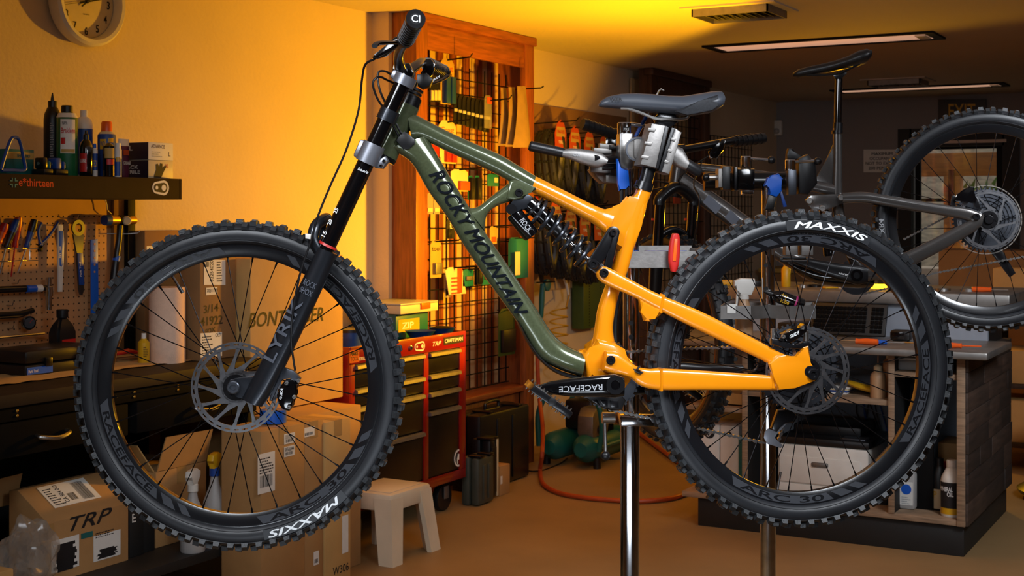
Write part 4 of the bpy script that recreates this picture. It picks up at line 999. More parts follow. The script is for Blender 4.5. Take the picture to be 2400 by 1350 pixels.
# wheels
ty = tyre(bike, FC, EX_F, EN_F)
arc_patch(ty, FC, EX_F, EN_F, 45, 80, .3235, .3455, -.0314, 'rubber', 'lettering_panel', 14)
arc_text('MAXXIS', 'white_print', ty, FC, EX_F, EN_F, 47.5, 77, .3265, .3425, -.0330, slant=.06)
rm = rim(bike, FC, EX_F, EN_F)
def rim_decals(rm, C, ex, n, starts, names):
    for a0, nm in zip(starts, names):
        arc_patch(rm, C, ex, n, a0, a0 + 46, .2945, .3115, -.0127, 'decal_grey', 'decal', 14, 2.5, -.0171)
        if nm: arc_text(nm, 'rim_black', rm, C, ex, n, a0 + 43, a0 + 4, .3095, .2955, -.0173, -.0134)
        arc_patch(rm, C, ex, n, a0 - 9, a0 - 3.5, .2945, .3115, -.0127, 'decal_grey', 'decal', 3, 4, -.0171)
        arc_patch(rm, C, ex, n, a0 - 16, a0 - 12, .2945, .3115, -.0127, 'decal_grey', 'decal', 3, 4, -.0171)
rim_decals(rm, FC, EX_F, EN_F, (34, 126, 216, 306), ('ARC 30', 'RACEFACE', 'ARC 30', 'RACEFACE'))
arc_text('HEAVY DUTY', 'ink', rm, FC, EX_F, EN_F, 58, 40, .3165, .3125, -.0176)
bm = BM(); p = polar(FC, EX_F, EN_F, 238, .287); q = polar(FC, EX_F, EN_F, 238, .245); cyl(bm, p, q, .003, 8); obj('valve', bm, 'chrome', rm); bm = BM(); cyl(bm, polar(FC, EX_F, EN_F, 238, .262), polar(FC, EX_F, EN_F, 238, .243), .0042, 10); obj('valve_cap', bm, 'black_plastic', rm)
hub(bike, FC, EN_F, .052); rotor(bike, FC, EX_F, EN_F, -.044, .1, 12, 33)
ty = tyre(bike, RC, EX_B, EN_B)
arc_patch(ty, RC, EX_B, EN_B, -97.5, -62, .3235, .3455, -.0314, 'rubber', 'lettering_panel', 14)
arc_text('MAXXIS', 'white_print', ty, RC, EX_B, EN_B, -94.5, -65, .3265, .3425, -.0330, slant=.06)
rm = rim(bike, RC, EX_B, EN_B)
rim_decals(rm, RC, EX_B, EN_B, (-101, -12, 76, 166), ('ARC 30', 'RACEFACE', 'ARC 30', 'RACEFACE'))
arc_text('HEAVY DUTY', 'ink', rm, RC, EX_B, EN_B, -78, -95, .3165, .3125, -.0176)
bm = BM(); cyl(bm, polar(RC, EX_B, EN_B, 101, .287), polar(RC, EX_B, EN_B, 101, .245), .003, 8); obj('valve', bm, 'chrome', rm)
hub(bike, RC, EN_B, .07); rotor(bike, RC, EX_B, EN_B, -.052, .1, 12, 33)
# cassette and drivetrain on the far side
bm = BM()
for k, R_ in enumerate((.098, .086, .074, .063, .053, .044, .036, .03)):
    h = .022 + k * .0042; revolve(bm, [(R_ - .012, h), (R_ - .012, h + .002), (R_, h + .002), (R_, h)], RC, EN_B, EX_B, 48)
    nt_ = int(R_ * 500); up = EN_B.cross(EX_B)
    for i in range(nt_):
        a = 2 * PI * i / nt_; d = EX_B * math.cos(a) + up * math.sin(a); t = -EX_B * math.sin(a) + up * math.cos(a); box(bm, (-.002, -.0025, 0), (.005, .0025, .002), 0, frame_of(RC + d * R_ + EN_B * h, d, t, EN_B))
obj('cassette', bm, 'grey_metal', bike)
BBc = pB(1440, 897)
bm = BM(); revolve(bm, [(.04, .048), (.04, .052), (.064, .052), (.064, .048)], BBc, EN_B, EX_B, 48)
for i in range(32):
    a = 2 * PI * i / 32; up = EN_B.cross(EX_B); d = EX_B * math.cos(a) + up * math.sin(a); t = -EX_B * math.sin(a) + up * math.cos(a); box(bm, (-.002, -.003, 0), (.005, .003, .003), 0, frame_of(BBc + d * .064 + EN_B * .048, d, t, EN_B))
obj('chainring', bm, 'grey_metal', bike)
def chain(parent, pts, n, pitch=.0127):
    bm = BM(); pts = [V(p) for p in pts]; acc = 0; seg = []
    for a, b in zip(pts, pts[1:]): seg.append((a, b, (b - a).length))
    L = sum(s[2] for s in seg); x = 0; i = 0
    while x < L - pitch:
        y = x + pitch / 2; k = 0
        while k < len(seg) - 1 and y > seg[k][2]: y -= seg[k][2]; k += 1
        a, b, l = seg[k]; d = (b - a).normalized(); c = a + d * y; e = n.cross(d)
        wd = .0034 if i % 2 else .0046
        for s in (-1, 1): box(bm, (-.0078, -.0018, s * wd - .0005), (.0078, .0018, s * wd + .0005), 0, frame_of(c, d, e, n))
        for s in (-1, 1):
            if i % 2 == 0: lathe(bm, [(.0042, -wd), (.0042, wd)], c + d * s * pitch / 2, n, 8)
        x += pitch; i += 1
    return obj('chain', bm, 'steel', parent)
f_ = .05
chain(bike, [pB(1446, 826, f_), pB(1600, 817, f_), pB(1870, 810, f_)], EN_B)
chain(bike, [pB(1430, 960, f_), pB(1609, 998, f_), pB(1787, 1037, f_), pB(1802, 1040, f_)], EN_B)
chain(bike, [pB(1822, 1040, f_), pB(1835, 1000, f_), pB(1830, 975, f_), pB(1850, 945, f_), pB(1862, 915, f_)], EN_B)
dr = obj('derailleur', prism(BM(), outline(pB, [(1822, 960), (1850, 958), (1868, 975), (1858, 990), (1836, 985), (1818, 1012), (1806, 1004)], .045), EN_B, .022, .004), 'black_satin', bike)
obj('cage', prism(BM(), outline(pB, [(1854, 968), (1862, 974), (1820, 1018), (1814, 1026), (1834, 1043), (1830, 1050), (1798, 1040), (1790, 1026), (1792, 1012), (1800, 1004), (1812, 1010)], .04), EN_B, .003, .0008), 'crown_grey', dr)
for px, py in ((1808, 1030), (1842, 972)):
    bm = BM(); lathe(bm, [(.014, 0), (.014, .004)], pB(px, py, .047), EN_B, 14); obj('jockey_wheel', bm, 'black_plastic', dr)
obj('b_knuckle', prism(BM(), outline(pB, [(1860, 888), (1880, 890), (1868, 960), (1842, 968), (1838, 950)], .05), EN_B, .02, .004), 'black_satin', dr)

# frame, green front
fr = obj('down_tube', blade(BM(), smooth_pairs([((1000, 318), (902, 352)), ((1013, 342), (932, 360)), ((1040, 388), (966, 384)), ((1077, 450), (1004, 448)), ((1104, 492), (1047, 508)), ((1135, 541), (1086, 574)), ((1196, 630), (1142, 658)), ((1258, 725), (1200, 738)), ((1293, 779), (1228, 782)), ((1325, 808), (1262, 837)), ((1352, 821), (1312, 866)), ((1368, 828), (1360, 882))]), .031, pB), 'green_frame', bike, 60)
obj('tube_guard', blade(BM(), smooth_pairs([((1222, 768), (1206, 742)), ((1236, 795), (1222, 776)), ((1268, 838), (1254, 832)), ((1306, 866), (1298, 872)), ((1352, 880), (1348, 888)), ((1366, 878), (1364, 886))]), [.012] + [.026] * 20, pB), 'black_plastic', bike, 60)
obj('top_tube', blade(BM(), smooth_pairs([((950, 256), (965, 330)), ((985, 274), (990, 328)), ((1067, 316), (1050, 356)), ((1167, 360), (1150, 402)), ((1210, 385), (1198, 428)), ((1254, 412), (1240, 448))]), .025, pB), 'green_frame', bike, 60)
obj('strut', blade(BM(), smooth_pairs([((1198, 420), (1242, 446)), ((1190, 430), (1206, 468)), ((1152, 459), (1163, 484)), ((1120, 484), (1140, 506)), ((1092, 488), (1136, 542))]), .021, pB), 'green_frame', bike, 60)
obj('shock_lug', prism(BM(), outline(pB, [(1192, 424), (1246, 412), (1262, 442), (1238, 446), (1224, 466), (1204, 470), (1182, 466)]), EN_B, .046, .006), 'green_frame', bike, 60)
bm = BM(); tube(bm, [pB(957, 246), pB(945, 274), pB(915, 338), pB(901, 366)], [.0265, .026, .027, .029], 24); obj('head_tube', bm, 'green_frame', bike)
bm = BM(); tube(bm, [pB(966, 226), pB(956, 248)], [.024, .026], 24); obj('headset_cup', bm, 'black_satin', bike)
for k in range(5):
    bm = BM(); a = pB(973 - k * 3.6, 206 + k * 8); b = pB(970.5 - k * 3.6, 211.5 + k * 8); cyl(bm, a, b, .021, 20); obj('headset_spacer', bm, 'black_plastic', bike)
bm = BM(); tube(bm, [pB(901, 364), pB(896, 374)], [.030, .029], 24); obj('headset_cup', bm, 'black_satin', bike)
obj('bumper_pad', prism(BM(), outline(pB, [(928, 330), (938, 312), (950, 308), (972, 326), (972, 338), (958, 350), (945, 350)], -.031), EN_B, .008, .003), 'black_plastic', bike)
# paint transition and orange rear
obj('top_tube', blade(BM(), smooth_pairs([((1250, 410.5), (1240, 447)), ((1328, 449), (1312, 483)), ((1400, 484), (1385, 522)), ((1440, 496), (1420, 548))]), [.0245] * 9 + [.02] * 20, pB), 'orange_frame', bike, 60)
obj('seat_tube', blade(BM(), smooth_pairs([((1493, 440), (1527, 450)), ((1478, 475), (1513, 487)), ((1460, 525), (1496, 540)), ((1444, 592), (1479, 604)), ((1433, 632), (1467, 645)), ((1419, 670), (1452, 682)), ((1402, 720), (1440, 733)), ((1394, 768), (1436, 776)), ((1386, 818), (1446, 826))]), [.018] * 9 + [.019] * 12 + [.024] * 20, pB), 'orange_frame', bike, 60)
obj('gusset', prism(BM(), outline(pB, [(1405, 488), (1440, 497), (1464, 488), (1482, 466), (1492, 444), (1518, 470), (1500, 530), (1484, 585), (1447, 592), (1432, 552), (1402, 530)]), EN_B, .034, .012), 'orange_frame', bike, 60)
obj('bottom_bracket_shell', prism(BM(), outline(pB, [(1360, 826), (1384, 819), (1394, 792), (1438, 800), (1450, 822), (1478, 846), (1480, 880), (1458, 910), (1432, 912), (1414, 884), (1374, 884)]), EN_B, .062, .01), 'orange_frame', bike, 60)
for pts, nm in ((((1360, 822), (1376, 888)), 'weld_collar'),):
    bm = BM(); tube(bm, [pB(1358, 822), pB(1366, 854), pB(1377, 886)], .012, 12, flat=(EX_B, .6)); obj(nm, bm, 'orange_frame', bike)
for s, nm in ((-1, 'chainstay'), (1, 'chainstay')):
    yo = s * .046
    cs = obj(nm, blade(BM(), smooth_pairs([((1420, 822), (1412, 868)), ((1448, 826), (1430, 876)), ((1488, 856), (1472, 884)), ((1520, 864), (1502, 905)), ((1548, 863), (1546, 914)), ((1640, 868), (1640, 914)), ((1740, 875), (1740, 914)), ((1822, 880), (1820, 914))]), [.02] * 9 + [.014] * 30, lambda x, y, q: pB(x, y, yo), power=4), 'orange_frame', bike, 50)
    if s < 0:
        for px, w_ in ((1547, 52), (1808, 38)):
            bm = BM(); tube(bm, [pB(px, 889 - w_ / 2, yo), pB(px, 889 + w_ / 2, yo)], .017, 12, flat=(EX_B, .35)); obj('weld_seam', bm, 'orange_frame', cs)
    else:
        obj('chain_guard', blade(BM(), [((1560, 852), (1560, 872)), ((1600, 848), (1600, 874)), ((1650, 853), (1650, 874)), ((1740, 855), (1740, 876))], .012, lambda x, y, q: pB(x, y, yo)), 'black_plastic', cs)
    ss = obj('seatstay', blade(BM(), smooth_pairs([((1412, 624), (1396, 640)), ((1430, 629), (1410, 662)), ((1500, 667), (1487, 698)), ((1548, 691), (1544, 728)), ((1639, 728), (1622, 767)), ((1728, 773), (1712, 810)), ((1834, 828), (1798, 852)), ((1866, 840), (1812, 882))]), .0115, lambda x, y, q: pB(x, y, yo), power=3.2), 'orange_frame', bike, 50)
    if s < 0:
        bm = BM(); tube(bm, [pB(1553, 690, yo), pB(1545, 732, yo)], .014, 12, flat=(EX_B, .4)); obj('weld_seam', bm, 'orange_frame', ss)
    obj('dropout', prism(BM(), outline(pB, [(1800, 852), (1822, 834), (1840, 831), (1866, 840), (1880, 813), (1894, 809), (1894, 852), (1914, 867), (1918, 882), (1908, 893), (1862, 910), (1822, 914), (1812, 884)] if s < 0 else [(1800, 852), (1840, 831), (1914, 867), (1918, 882), (1862, 910), (1822, 914)], s * .062), EN_B, .013, .004), 'orange_frame', bike)
obj('stay_bridge', prism(BM(), outline(pB, [(1494, 697), (1548, 726), (1556, 732), (1528, 742), (1522, 754), (1508, 752), (1505, 728)], -.046), EN_B, .02, .006), 'orange_frame', bike)
bolt(bike, pB(1905, 877, -.069), EN_B, .0135, 'black_satin', 'axle_cap', .007)
obj('cable_port', prism(BM(), outline(pB, [(1482, 860), (1508, 872), (1500, 878), (1480, 868)], -.06), EN_B, .012, .003), 'black_plastic', bike)
# lettering on the down tube
a, b = pB(1012, 402), pB(1238, 738); d = b - a; up = (EZ - d.normalized() * EZ.dot(d.normalized())).normalized() * -1
up = d.normalized().cross(EN_B); up = up if up.z > 0 else -up
A0, A1 = pB(1003, 410, -.0335), pB(1205, 735, -.0335); W0, W1 = pB(1040, 398, -.0335) - pB(1003, 410, -.0335), pB(1240, 732, -.0335) - pB(1205, 735, -.0335)
def dt(u, v):
    return A0 + (A1 - A0) * u + (W0 * (1 - u) + W1 * u) * v
text('ROCKY MOUNTAIN', mat('navy_print', '#0b1016', .25), fr, None, None, None, 'lettering', fn=dt, maxlen=.08)
# rocker link
for s in (-1, 1):
    yo = s * .036
    lk = BM()
    def bar(p0, p1, r0, r1): prism(lk, _bar(p0, p1, r0, r1, yo), EN_B, .012, .003)
    def _bar(p0, p1, r0, r1, yo):
        a, b = V((p0[0], p0[1], 0)), V((p1[0], p1[1], 0)); d = (b - a).normalized(); e = V((-d.y, d.x, 0)); pts = []
        for k in range(9): t = PI / 2 + PI * k / 8; pts.append(a + (d * math.cos(t) + e * math.sin(t)) * r0)
        for k in range(9): t = -PI / 2 + PI * k / 8; pts.append(b + (d * math.cos(t) + e * math.sin(t)) * r1)
        return [pB(p.x, p.y, yo) for p in pts]
    bar((1437, 545), (1391, 619), 15, 16); bar((1441, 548), (1420, 646), 10, 9); bar((1391, 619), (1415, 640), 14, 14)
    obj('rocker_link', lk, 'black_satin', bike)
for px, py, yo, r in ((1437, 545, -.043, .0085), (1390, 619, -.043, .0115), (1415, 640, -.06, .0105), (1431, 844, -.067, .0105), (1216, 452, -.024, .0095)): bolt(bike, pB(px, py, yo), EN_B, r, 'black_satin', 'pivot_bolt')
# shock
S0, S1 = pB(1222, 458), pB(1390, 619); sd = (S1 - S0); SL = sd.length; sx = sd.normalized(); sn = EN_B; se = sx.cross(sn)
bm = BM(); tube(bm, [S0 + sd * t for t in (.1, .12, .2, .42)], [.019, .0195, .019, .019], 24); sk_ = obj('shock', bm, 'black_gloss', bike)
for t0, t1, r, mm, nm in ((.16, .185, .029, 'black_satin', 'preload_collar'), (.42, .60, .0165, 'black_satin', 'damper_body'), (.60, .93, .0055, 'chrome', 'shaft'), (.72, .80, .012, 'black_plastic', 'bottom_out_bumper'), (.905, .925, .029, 'black_satin', 'spring_seat')):
    bm = BM(); cyl(bm, S0 + sd * t0, S0 + sd * t1, r, 24); obj(nm, bm, mm, sk_)
pts = []
for k in range(7 * 18 + 1):
    a = 2 * PI * k / 18; t = .19 + .71 * k / (7 * 18); pts.append(S0 + sd * t + (sn * math.cos(a) + se * math.sin(a)) * .0285)
bm = BM(); tube(bm, pts, .0048, 8); obj('coil_spring', bm, 'fork_grey', sk_)
obj('shock_yoke', prism(BM(), outline(pB, [(1206, 452), (1222, 446), (1248, 462), (1240, 484), (1222, 494), (1208, 492), (1198, 506), (1190, 500), (1200, 478)]), EN_B, .034, .005), 'fork_grey', sk_)
R0, R1 = pB(1203, 498), pB(1246, 553); bm = BM(); tube(bm, [R0, R0 + (R1 - R0) * .06, R0 + (R1 - R0) * .94, R1], [.016, .0195, .0195, .017], 24); rs = obj('reservoir', bm, 'black_gloss', sk_)
dd = (R1 - R0); yo = -.0205; a = pB(1218, 538, yo)
text('ROCK', 'grey_print', sk_, pB(1217, 517, -.0205), pB(1238, 545, -.0205) - pB(1217, 517, -.0205), pB(1228, 510, -.0205) - pB(1217, 517, -.0205), 'lettering')
bm = BM(); cyl(bm, pB(1198, 490, -.02), pB(1198, 490, .02), .012, 14); obj('adjuster_knob', bm, 'black_satin', sk_)
# cranks and pedals
ca = obj('crank_arm', blade(BM(), [((1462, 884), (1462, 928)), ((1440, 876), (1440, 932)), ((1410, 879), (1410, 930)), ((1340, 886), (1340, 930)), ((1290, 894), (1290, 924)), ((1262, 902), (1262, 918))], [.009, .012, .012, .010, .009, .008], lambda x, y, q: pB(x, y, -.078), power=3), 'black_gloss', bike, 50)
text('RACEFACE', 'grey_print', ca, pB(1412, 900, -.0905), pB(1310, 906, -.0905) - pB(1412, 900, -.0905), pB(1412, 913, -.0905) - pB(1412, 899, -.0905))
bm = BM(); revolve(bm, [(.011, -.014), (.021, -.014), (.021, .014), (.011, .014)], pB(1440, 901, -.078), EN_B, EX_B, 28); obj('crank_boss', bm, 'black_satin', ca)
bm = BM(); cyl(bm, pB(1440, 901, -.05), pB(1440, 897, .06), .0145, 20); obj('axle', bm, 'black_satin', bike)
obj('crank_arm', blade(BM(), [((1420, 876), (1420, 930)), ((1460, 880), (1460, 930)), ((1540, 888), (1540, 920)), ((1612, 896), (1612, 914))], .010, lambda x, y, q: pB(x, y, .085), power=3), 'black_gloss', bike, 50)
def pedal(c, out, name='pedal'):
    d = (pB(1316, 958) - pB(1232, 896)).normalized(); e = d.cross(EN_B).normalized(); n = EN_B; pd_ = BM(); M = frame_of(c + n * out * .06, d, e, n)
    for s in (-1, 1):
        box(pd_, (s * .046 - .006, -.008, -.05), (s * .046 + .006, .008, .05), .002, M); box(pd_, (-.05, -.008, s * .046 - .005), (.05, .008, s * .046 + .005), .002, M)
    box(pd_, (-.006, -.009, -.05), (.006, .009, .06), .003, M); box(pd_, (-.03, -.006, -.05), (-.022, .006, .05), .001, M); box(pd_, (.022, -.006, -.05), (.03, .006, .05), .001, M)
    p_ = obj(name, pd_, 'black_satin', bike); pn = BM()
    for x in (-.044, -.02, .02, .044):
        for z in (-.044, 0, .044):
            for s in (-1, 1): cyl(pn, M @ V((x, s * .007, z)), M @ V((x, s * .0135, z)), .0016, 6)
    obj('traction_pins', pn, 'steel', p_)['kind'] = 'stuff'; bm = BM(); lathe(bm, [(.009, 0), (.009, .004), (.005, .005)], c + n * out * .112, n * out, 14); obj('axle_cap', bm, 'black_plastic', p_)
pedal(pB(1275, 926, -.088), -1); pedal(pB(1606, 905, .09), 1)
obj('bash_guard', prism(BM(), outline(pB, [(1362, 930), (1396, 948), (1432, 962), (1456, 960), (1466, 938), (1452, 922), (1390, 922)], .0), EN_B, .02, .005), 'black_plastic', bike)
for pts in ([(1385, 938), (1398, 936), (1406, 950), (1395, 946)], [(1406, 938), (1424, 938), (1424, 955), (1412, 951)], [(1430, 938), (1448, 938), (1450, 954), (1432, 956)]): obj('guard_rib', prism(BM(), outline(pB, pts, -.011), EN_B, .006, .002), 'black_satin', bike)
obj('chain_guide', prism(BM(), outline(pB, [(1442, 806), (1452, 803), (1462, 820), (1472, 828), (1470, 836), (1452, 828)], .04), EN_B, .02, .003), 'black_plastic', bike)
# seat post, saddle
bm = BM(); tube(bm, [pB(1509, 444), pB(1530, 360), pB(1551, 284)], .0158, 24); obj('seat_post', bm, 'black_satin', bike)
bm = BM(); tube(bm, [pB(1506, 446), pB(1512, 428)], [.0215, .021], 24); cl_ = obj('seat_clamp', bm, 'black_satin', bike)
bolt(cl_, pB(1491, 437, -.012), EN_B, .006)
obj('post_head', prism(BM(), outline(pB, [(1538, 292), (1532, 276), (1545, 266), (1580, 268), (1590, 284), (1572, 296), (1560, 304)]), EN_B, .034, .006), 'black_satin', bike)
secs = [(1403, 244, 249, .008), (1408, 236, 251, .016), (1425, 226, 253, .021), (1455, 220, 256, .025), (1490, 219, 260, .029), (1525, 221, 264, .036), (1560, 225, 268, .046), (1595, 226, 272, .058), (1630, 221, 270, .068), (1660, 216, 266, .071), (1680, 215, 256, .066), (1686, 222, 244, .05)]
rings = []
for px, yt, yb, hw in secs:
    A_, B_ = pB(px, yt), pB(px, yb); hgt = A_.z - B_.z; r = []
    for k in range(20):
        t = 2 * PI * k / 20; s_, c_ = math.sin(t), math.cos(t); zz = math.copysign(abs(c_) ** .7, c_); w_ = math.copysign(abs(s_) ** .8, s_) * (1.0 if c_ < 0 else .92)
        r.append(B_ + EZ * hgt * (zz * .5 + .5) + EN_B * hw * w_)
    rings.append(r)
sd_ = obj('saddle', skin(BM(), rings), 'saddle', bike, 60)
a = pB(1428, 237, -.0275); text('WTB', 'ink', sd_, a, pB(1457, 238, -.0315) - a, EZ * .0085)
obj('saddle_flank', prism(BM(), outline(pB, [(1580, 262), (1640, 236), (1682, 222), (1684, 248), (1668, 260), (1610, 271)], -.064), EN_B, .012, .005), 'saddle_grain', sd_)
for s in (-1, 1):
    bm = BM(); tube(bm, smooth_path([pB(1455, 254, s * .012), pB(1472, 255, s * .016), pB(1500, 264, s * .021), pB(1532, 276, s * .022), pB(1560, 279, s * .022), pB(1606, 278, s * .022), pB(1620, 266, s * .024), pB(1650, 262, s * .03)], 5), .0036, 10); obj('saddle_rail', bm, 'steel', sd_)
# fork: two crowns, stanchions, lowers, arch
for s in (-1, 1):
    yo = s * .068
    bm = BM(); tube(bm, [pF(953, 176, yo), pF(862, 372, yo), pF(764, 583, yo)], .0188, 28); st = obj('stanchion', bm, 'black_gloss', bike)
    bm = BM(); tube(bm, [pF(769.5, 572, yo), pF(767, 577, yo)], [.0205, .0222], 24); obj('fork_seal', bm, 'red' if s < 0 else 'black_plastic', bike)
    lw = obj('lower_leg', blade(BM(), smooth_pairs([((744, 576), (790, 597)), ((732, 606), (778, 626)), ((700, 672), (748, 694)), ((640, 792), (692, 812)), ((590, 890), (642, 912)), ((568, 932), (616, 953))]), [.024] * 5 + [.0235] * 30, lambda x, y, q: pF(x, y, yo), N=EN_F, seg=24, power=2.1), 'fork_grey', bike, 60)
    if s < 0:
        LEG = lw
        for x0, y0, v in ((806, 508, 0), (792, 535, 0), (779, 562, 0)):
            a = pF(x0 - 18, y0 - 6, yo - .0195); text(('25', '20', '15')[(0, 1, 2)[(806, 792, 779).index(x0)]], 'white_print', st, a, pF(x0 - 12, y0 - 18, yo - .0195) - a, pF(x0 - 26, y0 - 10, yo - .0195) - a)
        a = pF(838, 398, yo - .0195); text('DebonAir', 'white_print', st, a, pF(862, 408, yo - .0195) - a, pF(841, 392, yo - .0195) - a)
ap = smooth_path([pF(748, 588, -.07), pF(734, 562, -.072), pF(740, 530, -.062), pF(757, 516, -.035), pF(765, 512, 0), pF(760, 514, .035), pF(752, 528, .062), pF(752, 560, .072), pF(758, 588, .07)], 5)
bm = BM(); tube(bm, ap, .013, 12); obj('fork_arch', bm, 'fork_grey', bike)
def crown(p0, p1, w_, nm, m, holes=True):
    bm = BM()
    for s in (-1, 1): tube(bm, [pF(*p0, s * .068), pF(*p1, s * .068)], [.025, .025], 24)
    c = (pF(*p0) + pF(*p1)) / 2; d = (pF(*p1) - pF(*p0)); L = d.length; d.normalize(); e = d.cross(EN_F)
    box(bm, (-L / 2 * .92, -.026, -.068), (L / 2 * .92, .026, .068), .006, frame_of(c - e * -.0, d, e, EN_F)); return obj(nm, bm, m, bike)
crown((953, 178), (943, 200), 0, 'upper_crown', 'crown_grey'); lc = crown((878, 338), (858, 382), 0, 'lower_crown', 'crown_grey')
obj('crown_clamp', prism(BM(), outline(pF, [(884, 378), (905, 366), (912, 378), (898, 396), (880, 394)], -.05), EN_F, .04, .004), 'crown_grey', bike)
for px, py in ((900, 378), (893, 389)): bolt(lc, pF(px, py, -.071), EN_F, .004)
bm = BM(); tube(bm, [pF(916, 258, -.068), pF(904, 284, -.068)], .0232, 24); obj('fork_bumper', bm, 'fork_grey', bike); bm = BM(); tube(bm, [pF(916, 258, .068), pF(904, 284, .068)], .0232, 24); obj('fork_bumper', bm, 'fork_grey', bike)
bm = BM(); tube(bm, [pB(966, 190), pB(895, 376)], .014, 16); obj('steerer', bm, 'black_satin', bike)
obj('leg_foot', prism(BM(), outline(pF, [(535, 900), (540, 890), (556, 886), (600, 880), (606, 920), (580, 942), (560, 925), (540, 918)], -.062), EN_F, .02, .005), 'fork_grey', bike)
bolt(bike, pF(547, 908, -.074), EN_F, .0145, 'grey_metal', 'axle_cap', .006)
bm = BM(); tube(bm, [pF(547, 908, -.07), pF(563, 902, .07)], .0075, 12); obj('axle', bm, 'black_satin', bike)
obj('leg_foot', prism(BM(), outline(pF, [(540, 890), (600, 880), (606, 920), (560, 925)], .062), EN_F, .02, .005), 'fork_grey', bike)
# decals on the near leg
h_ = -.0925
sheet(LEG, pF(712, 692, h_), pF(726, 663, h_) - pF(712, 692, h_), pF(697, 682, h_) - pF(712, 692, h_), 'decal_light', 'decal') if False else None
for tx, x0, y0, x1, y1, wpx, mm in (('ROCK', 714, 660, 737, 671, 13, 'decal_light'), ('SHOX', 706, 676, 729, 687, 13, 'decal_light'), ('LYRIK', 634, 850, 702, 706, 26, 'decal_light')):
    LA, LB = pF(592, 942, -.068), pF(767, 586, -.068); ld = (LB - LA).normalized(); le = (EX_F - ld * EX_F.dot(ld)).normalized()
    def on_leg(t, s): return LA + (LB - LA) * t + le * s - EN_F * (.0243 * math.sqrt(max(0, 1 - (s / .0265) ** 2)) + .0022)
    if tx == 'LYRIK': text(tx, mm, LEG, None, None, None, fn=lambda u, v: on_leg(.27 + .4 * u, .006 - .0255 * v), maxlen=.1); continue
    text(tx, mm, LEG, None, None, None, fn=lambda u, v, t0=(.765 if tx == 'ROCK' else .715): on_leg(t0 + .035 * v, -.013 + .029 * u), maxlen=.1); continue
    if tx == 'LYRIK':
        a = pF(x0, y0, h_); ex_ = pF(x1, y1, h_) - a; ey_ = pF(x0 - 22, y0 - 11, h_) - a
    else:
        a = pF(x0, y0 + 4, h_); ex_ = pF(x1, y1 + 4, h_) - a; ey_ = pF(x0 + 6, y0 - 8, h_) - a
    text(tx, mm, LEG, a, ex_, ey_, 'lettering', maxlen=None)
# front brake caliper
cp = obj('brake_caliper', prism(BM(), outline(pF, [(662, 900), (672, 888), (690, 886), (700, 900), (690, 920), (688, 950), (680, 962), (665, 958), (655, 945), (650, 925)], -.048), EN_F, .034, .006), 'black_gloss', bike)
text('GUIDE', 'white_print', cp, pF(660, 936, -.068), pF(664, 910, -.068) - pF(660, 936, -.068), pF(654, 936, -.068) - pF(660, 936, -.068))
obj('caliper_bracket', prism(BM(), outline(pF, [(660, 858), (690, 868), (706, 886), (700, 898), (682, 882), (660, 886), (650, 910), (640, 940), (632, 938), (642, 890)], -.052), EN_F, .016, .003), 'grey_metal', bike)
for px, py in ((700, 892), (678, 954), (672, 898), (690, 930), (640, 948)): bolt(cp, pF(px, py, -.066), EN_F, .0045, 'steel')
# handlebar, stem, controls
hb = smooth_path([pF(974, 48, -.388), pF(957, 82, -.29), pF(941, 108, -.19), pF(934, 132, -.11), pF(940, 166, -.035), pF(946, 168, 0), pF(952, 170, .035), pF(978, 152, .11), pF(990, 146, .19), pF(1008, 154, .29), pF(1036, 168, .388)], 5)
bm = BM(); n_ = len(hb); tube(bm, hb, [.011 + .0055 * max(0, 1 - abs(k / (n_ - 1) - .5) * 5) for k in range(n_)], 20); obj('handlebar', bm, 'black_satin', bike)
obj('stem', prism(BM(), outline(pF, [(925, 150), (962, 150), (972, 172), (966, 192), (930, 188), (920, 170)]), EN_F, .056, .006), 'black_gloss', bike)
for s in (-1, 1):
    bm = BM(); e0, e1 = (pF(974, 45, -.392), pF(949, 97, -.255)) if s < 0 else (pF(1038, 169, .392), pF(1000, 150, .255))
    d = (e1 - e0); tube(bm, [e0, e0 + d * .03, e0 + d * .97, e1], [.0165, .0175, .0165, .0155], 24); gp = obj('grip', bm, 'black_plastic', bike)
    dn = d.normalized(); e_ = dn.cross(EZ).normalized(); f2 = e_.cross(dn)
    for k in range(9):
        c0 = e0 + d * (.16 + .085 * k); bm = BM(); revolve(bm, [(.0155, -.0028), (.0185, -.0022), (.0185, .0022), (.0155, .0028)], c0, dn, e_, 24); obj('grip_ridge', bm, 'black_plastic', gp)
    bm = BM(); revolve(bm, [(.011, -.006), (.0195, -.006), (.0195, .006), (.011, .006)], e0 + d * .02, dn, e_, 24); obj('lock_ring', bm, 'black_satin', gp)
    if s < 0:
        bm = BM(); lathe(bm, [(.0165, 0), (.0155, .003), (.001, .0035)], e0, -dn, 28); cp_ = obj('end_cap', bm, 'black_plastic', gp)
        o_ = e0 - dn * .0042; r_ = EX_F - dn * EX_F.dot(dn); r_.normalize(); u_ = r_.cross(dn); u_ = u_ if u_.z > 0 else -u_
        text('CI', 'white_print', gp, o_ - r_ * .0085 - u_ * .0075, r_ * .017, u_ * .015, 'emblem')
# near brake lever
lv = obj('brake_lever', prism(BM(), outline(pF, [(944, 84), (952, 98), (930, 112), (905, 132), (884, 138), (872, 136), (880, 128), (905, 108), (925, 88)], -.225), EN_F, .022, .005), 'black_gloss', bike)
bm = BM(); tube(bm, smooth_path([pF(930, 100, -.24), pF(905, 100, -.3), pF(884, 102, -.34), pF(878, 108, -.36)], 5), [.006] * 6 + [.0065] * 10, 10, flat=(EZ, .7)); obj('lever_blade', bm, 'black_satin', lv)
bm = BM(); cyl(bm, pF(948, 90, -.20), pF(944, 97, -.17), .0165, 18); obj('lever_clamp', bm, 'black_satin', lv)
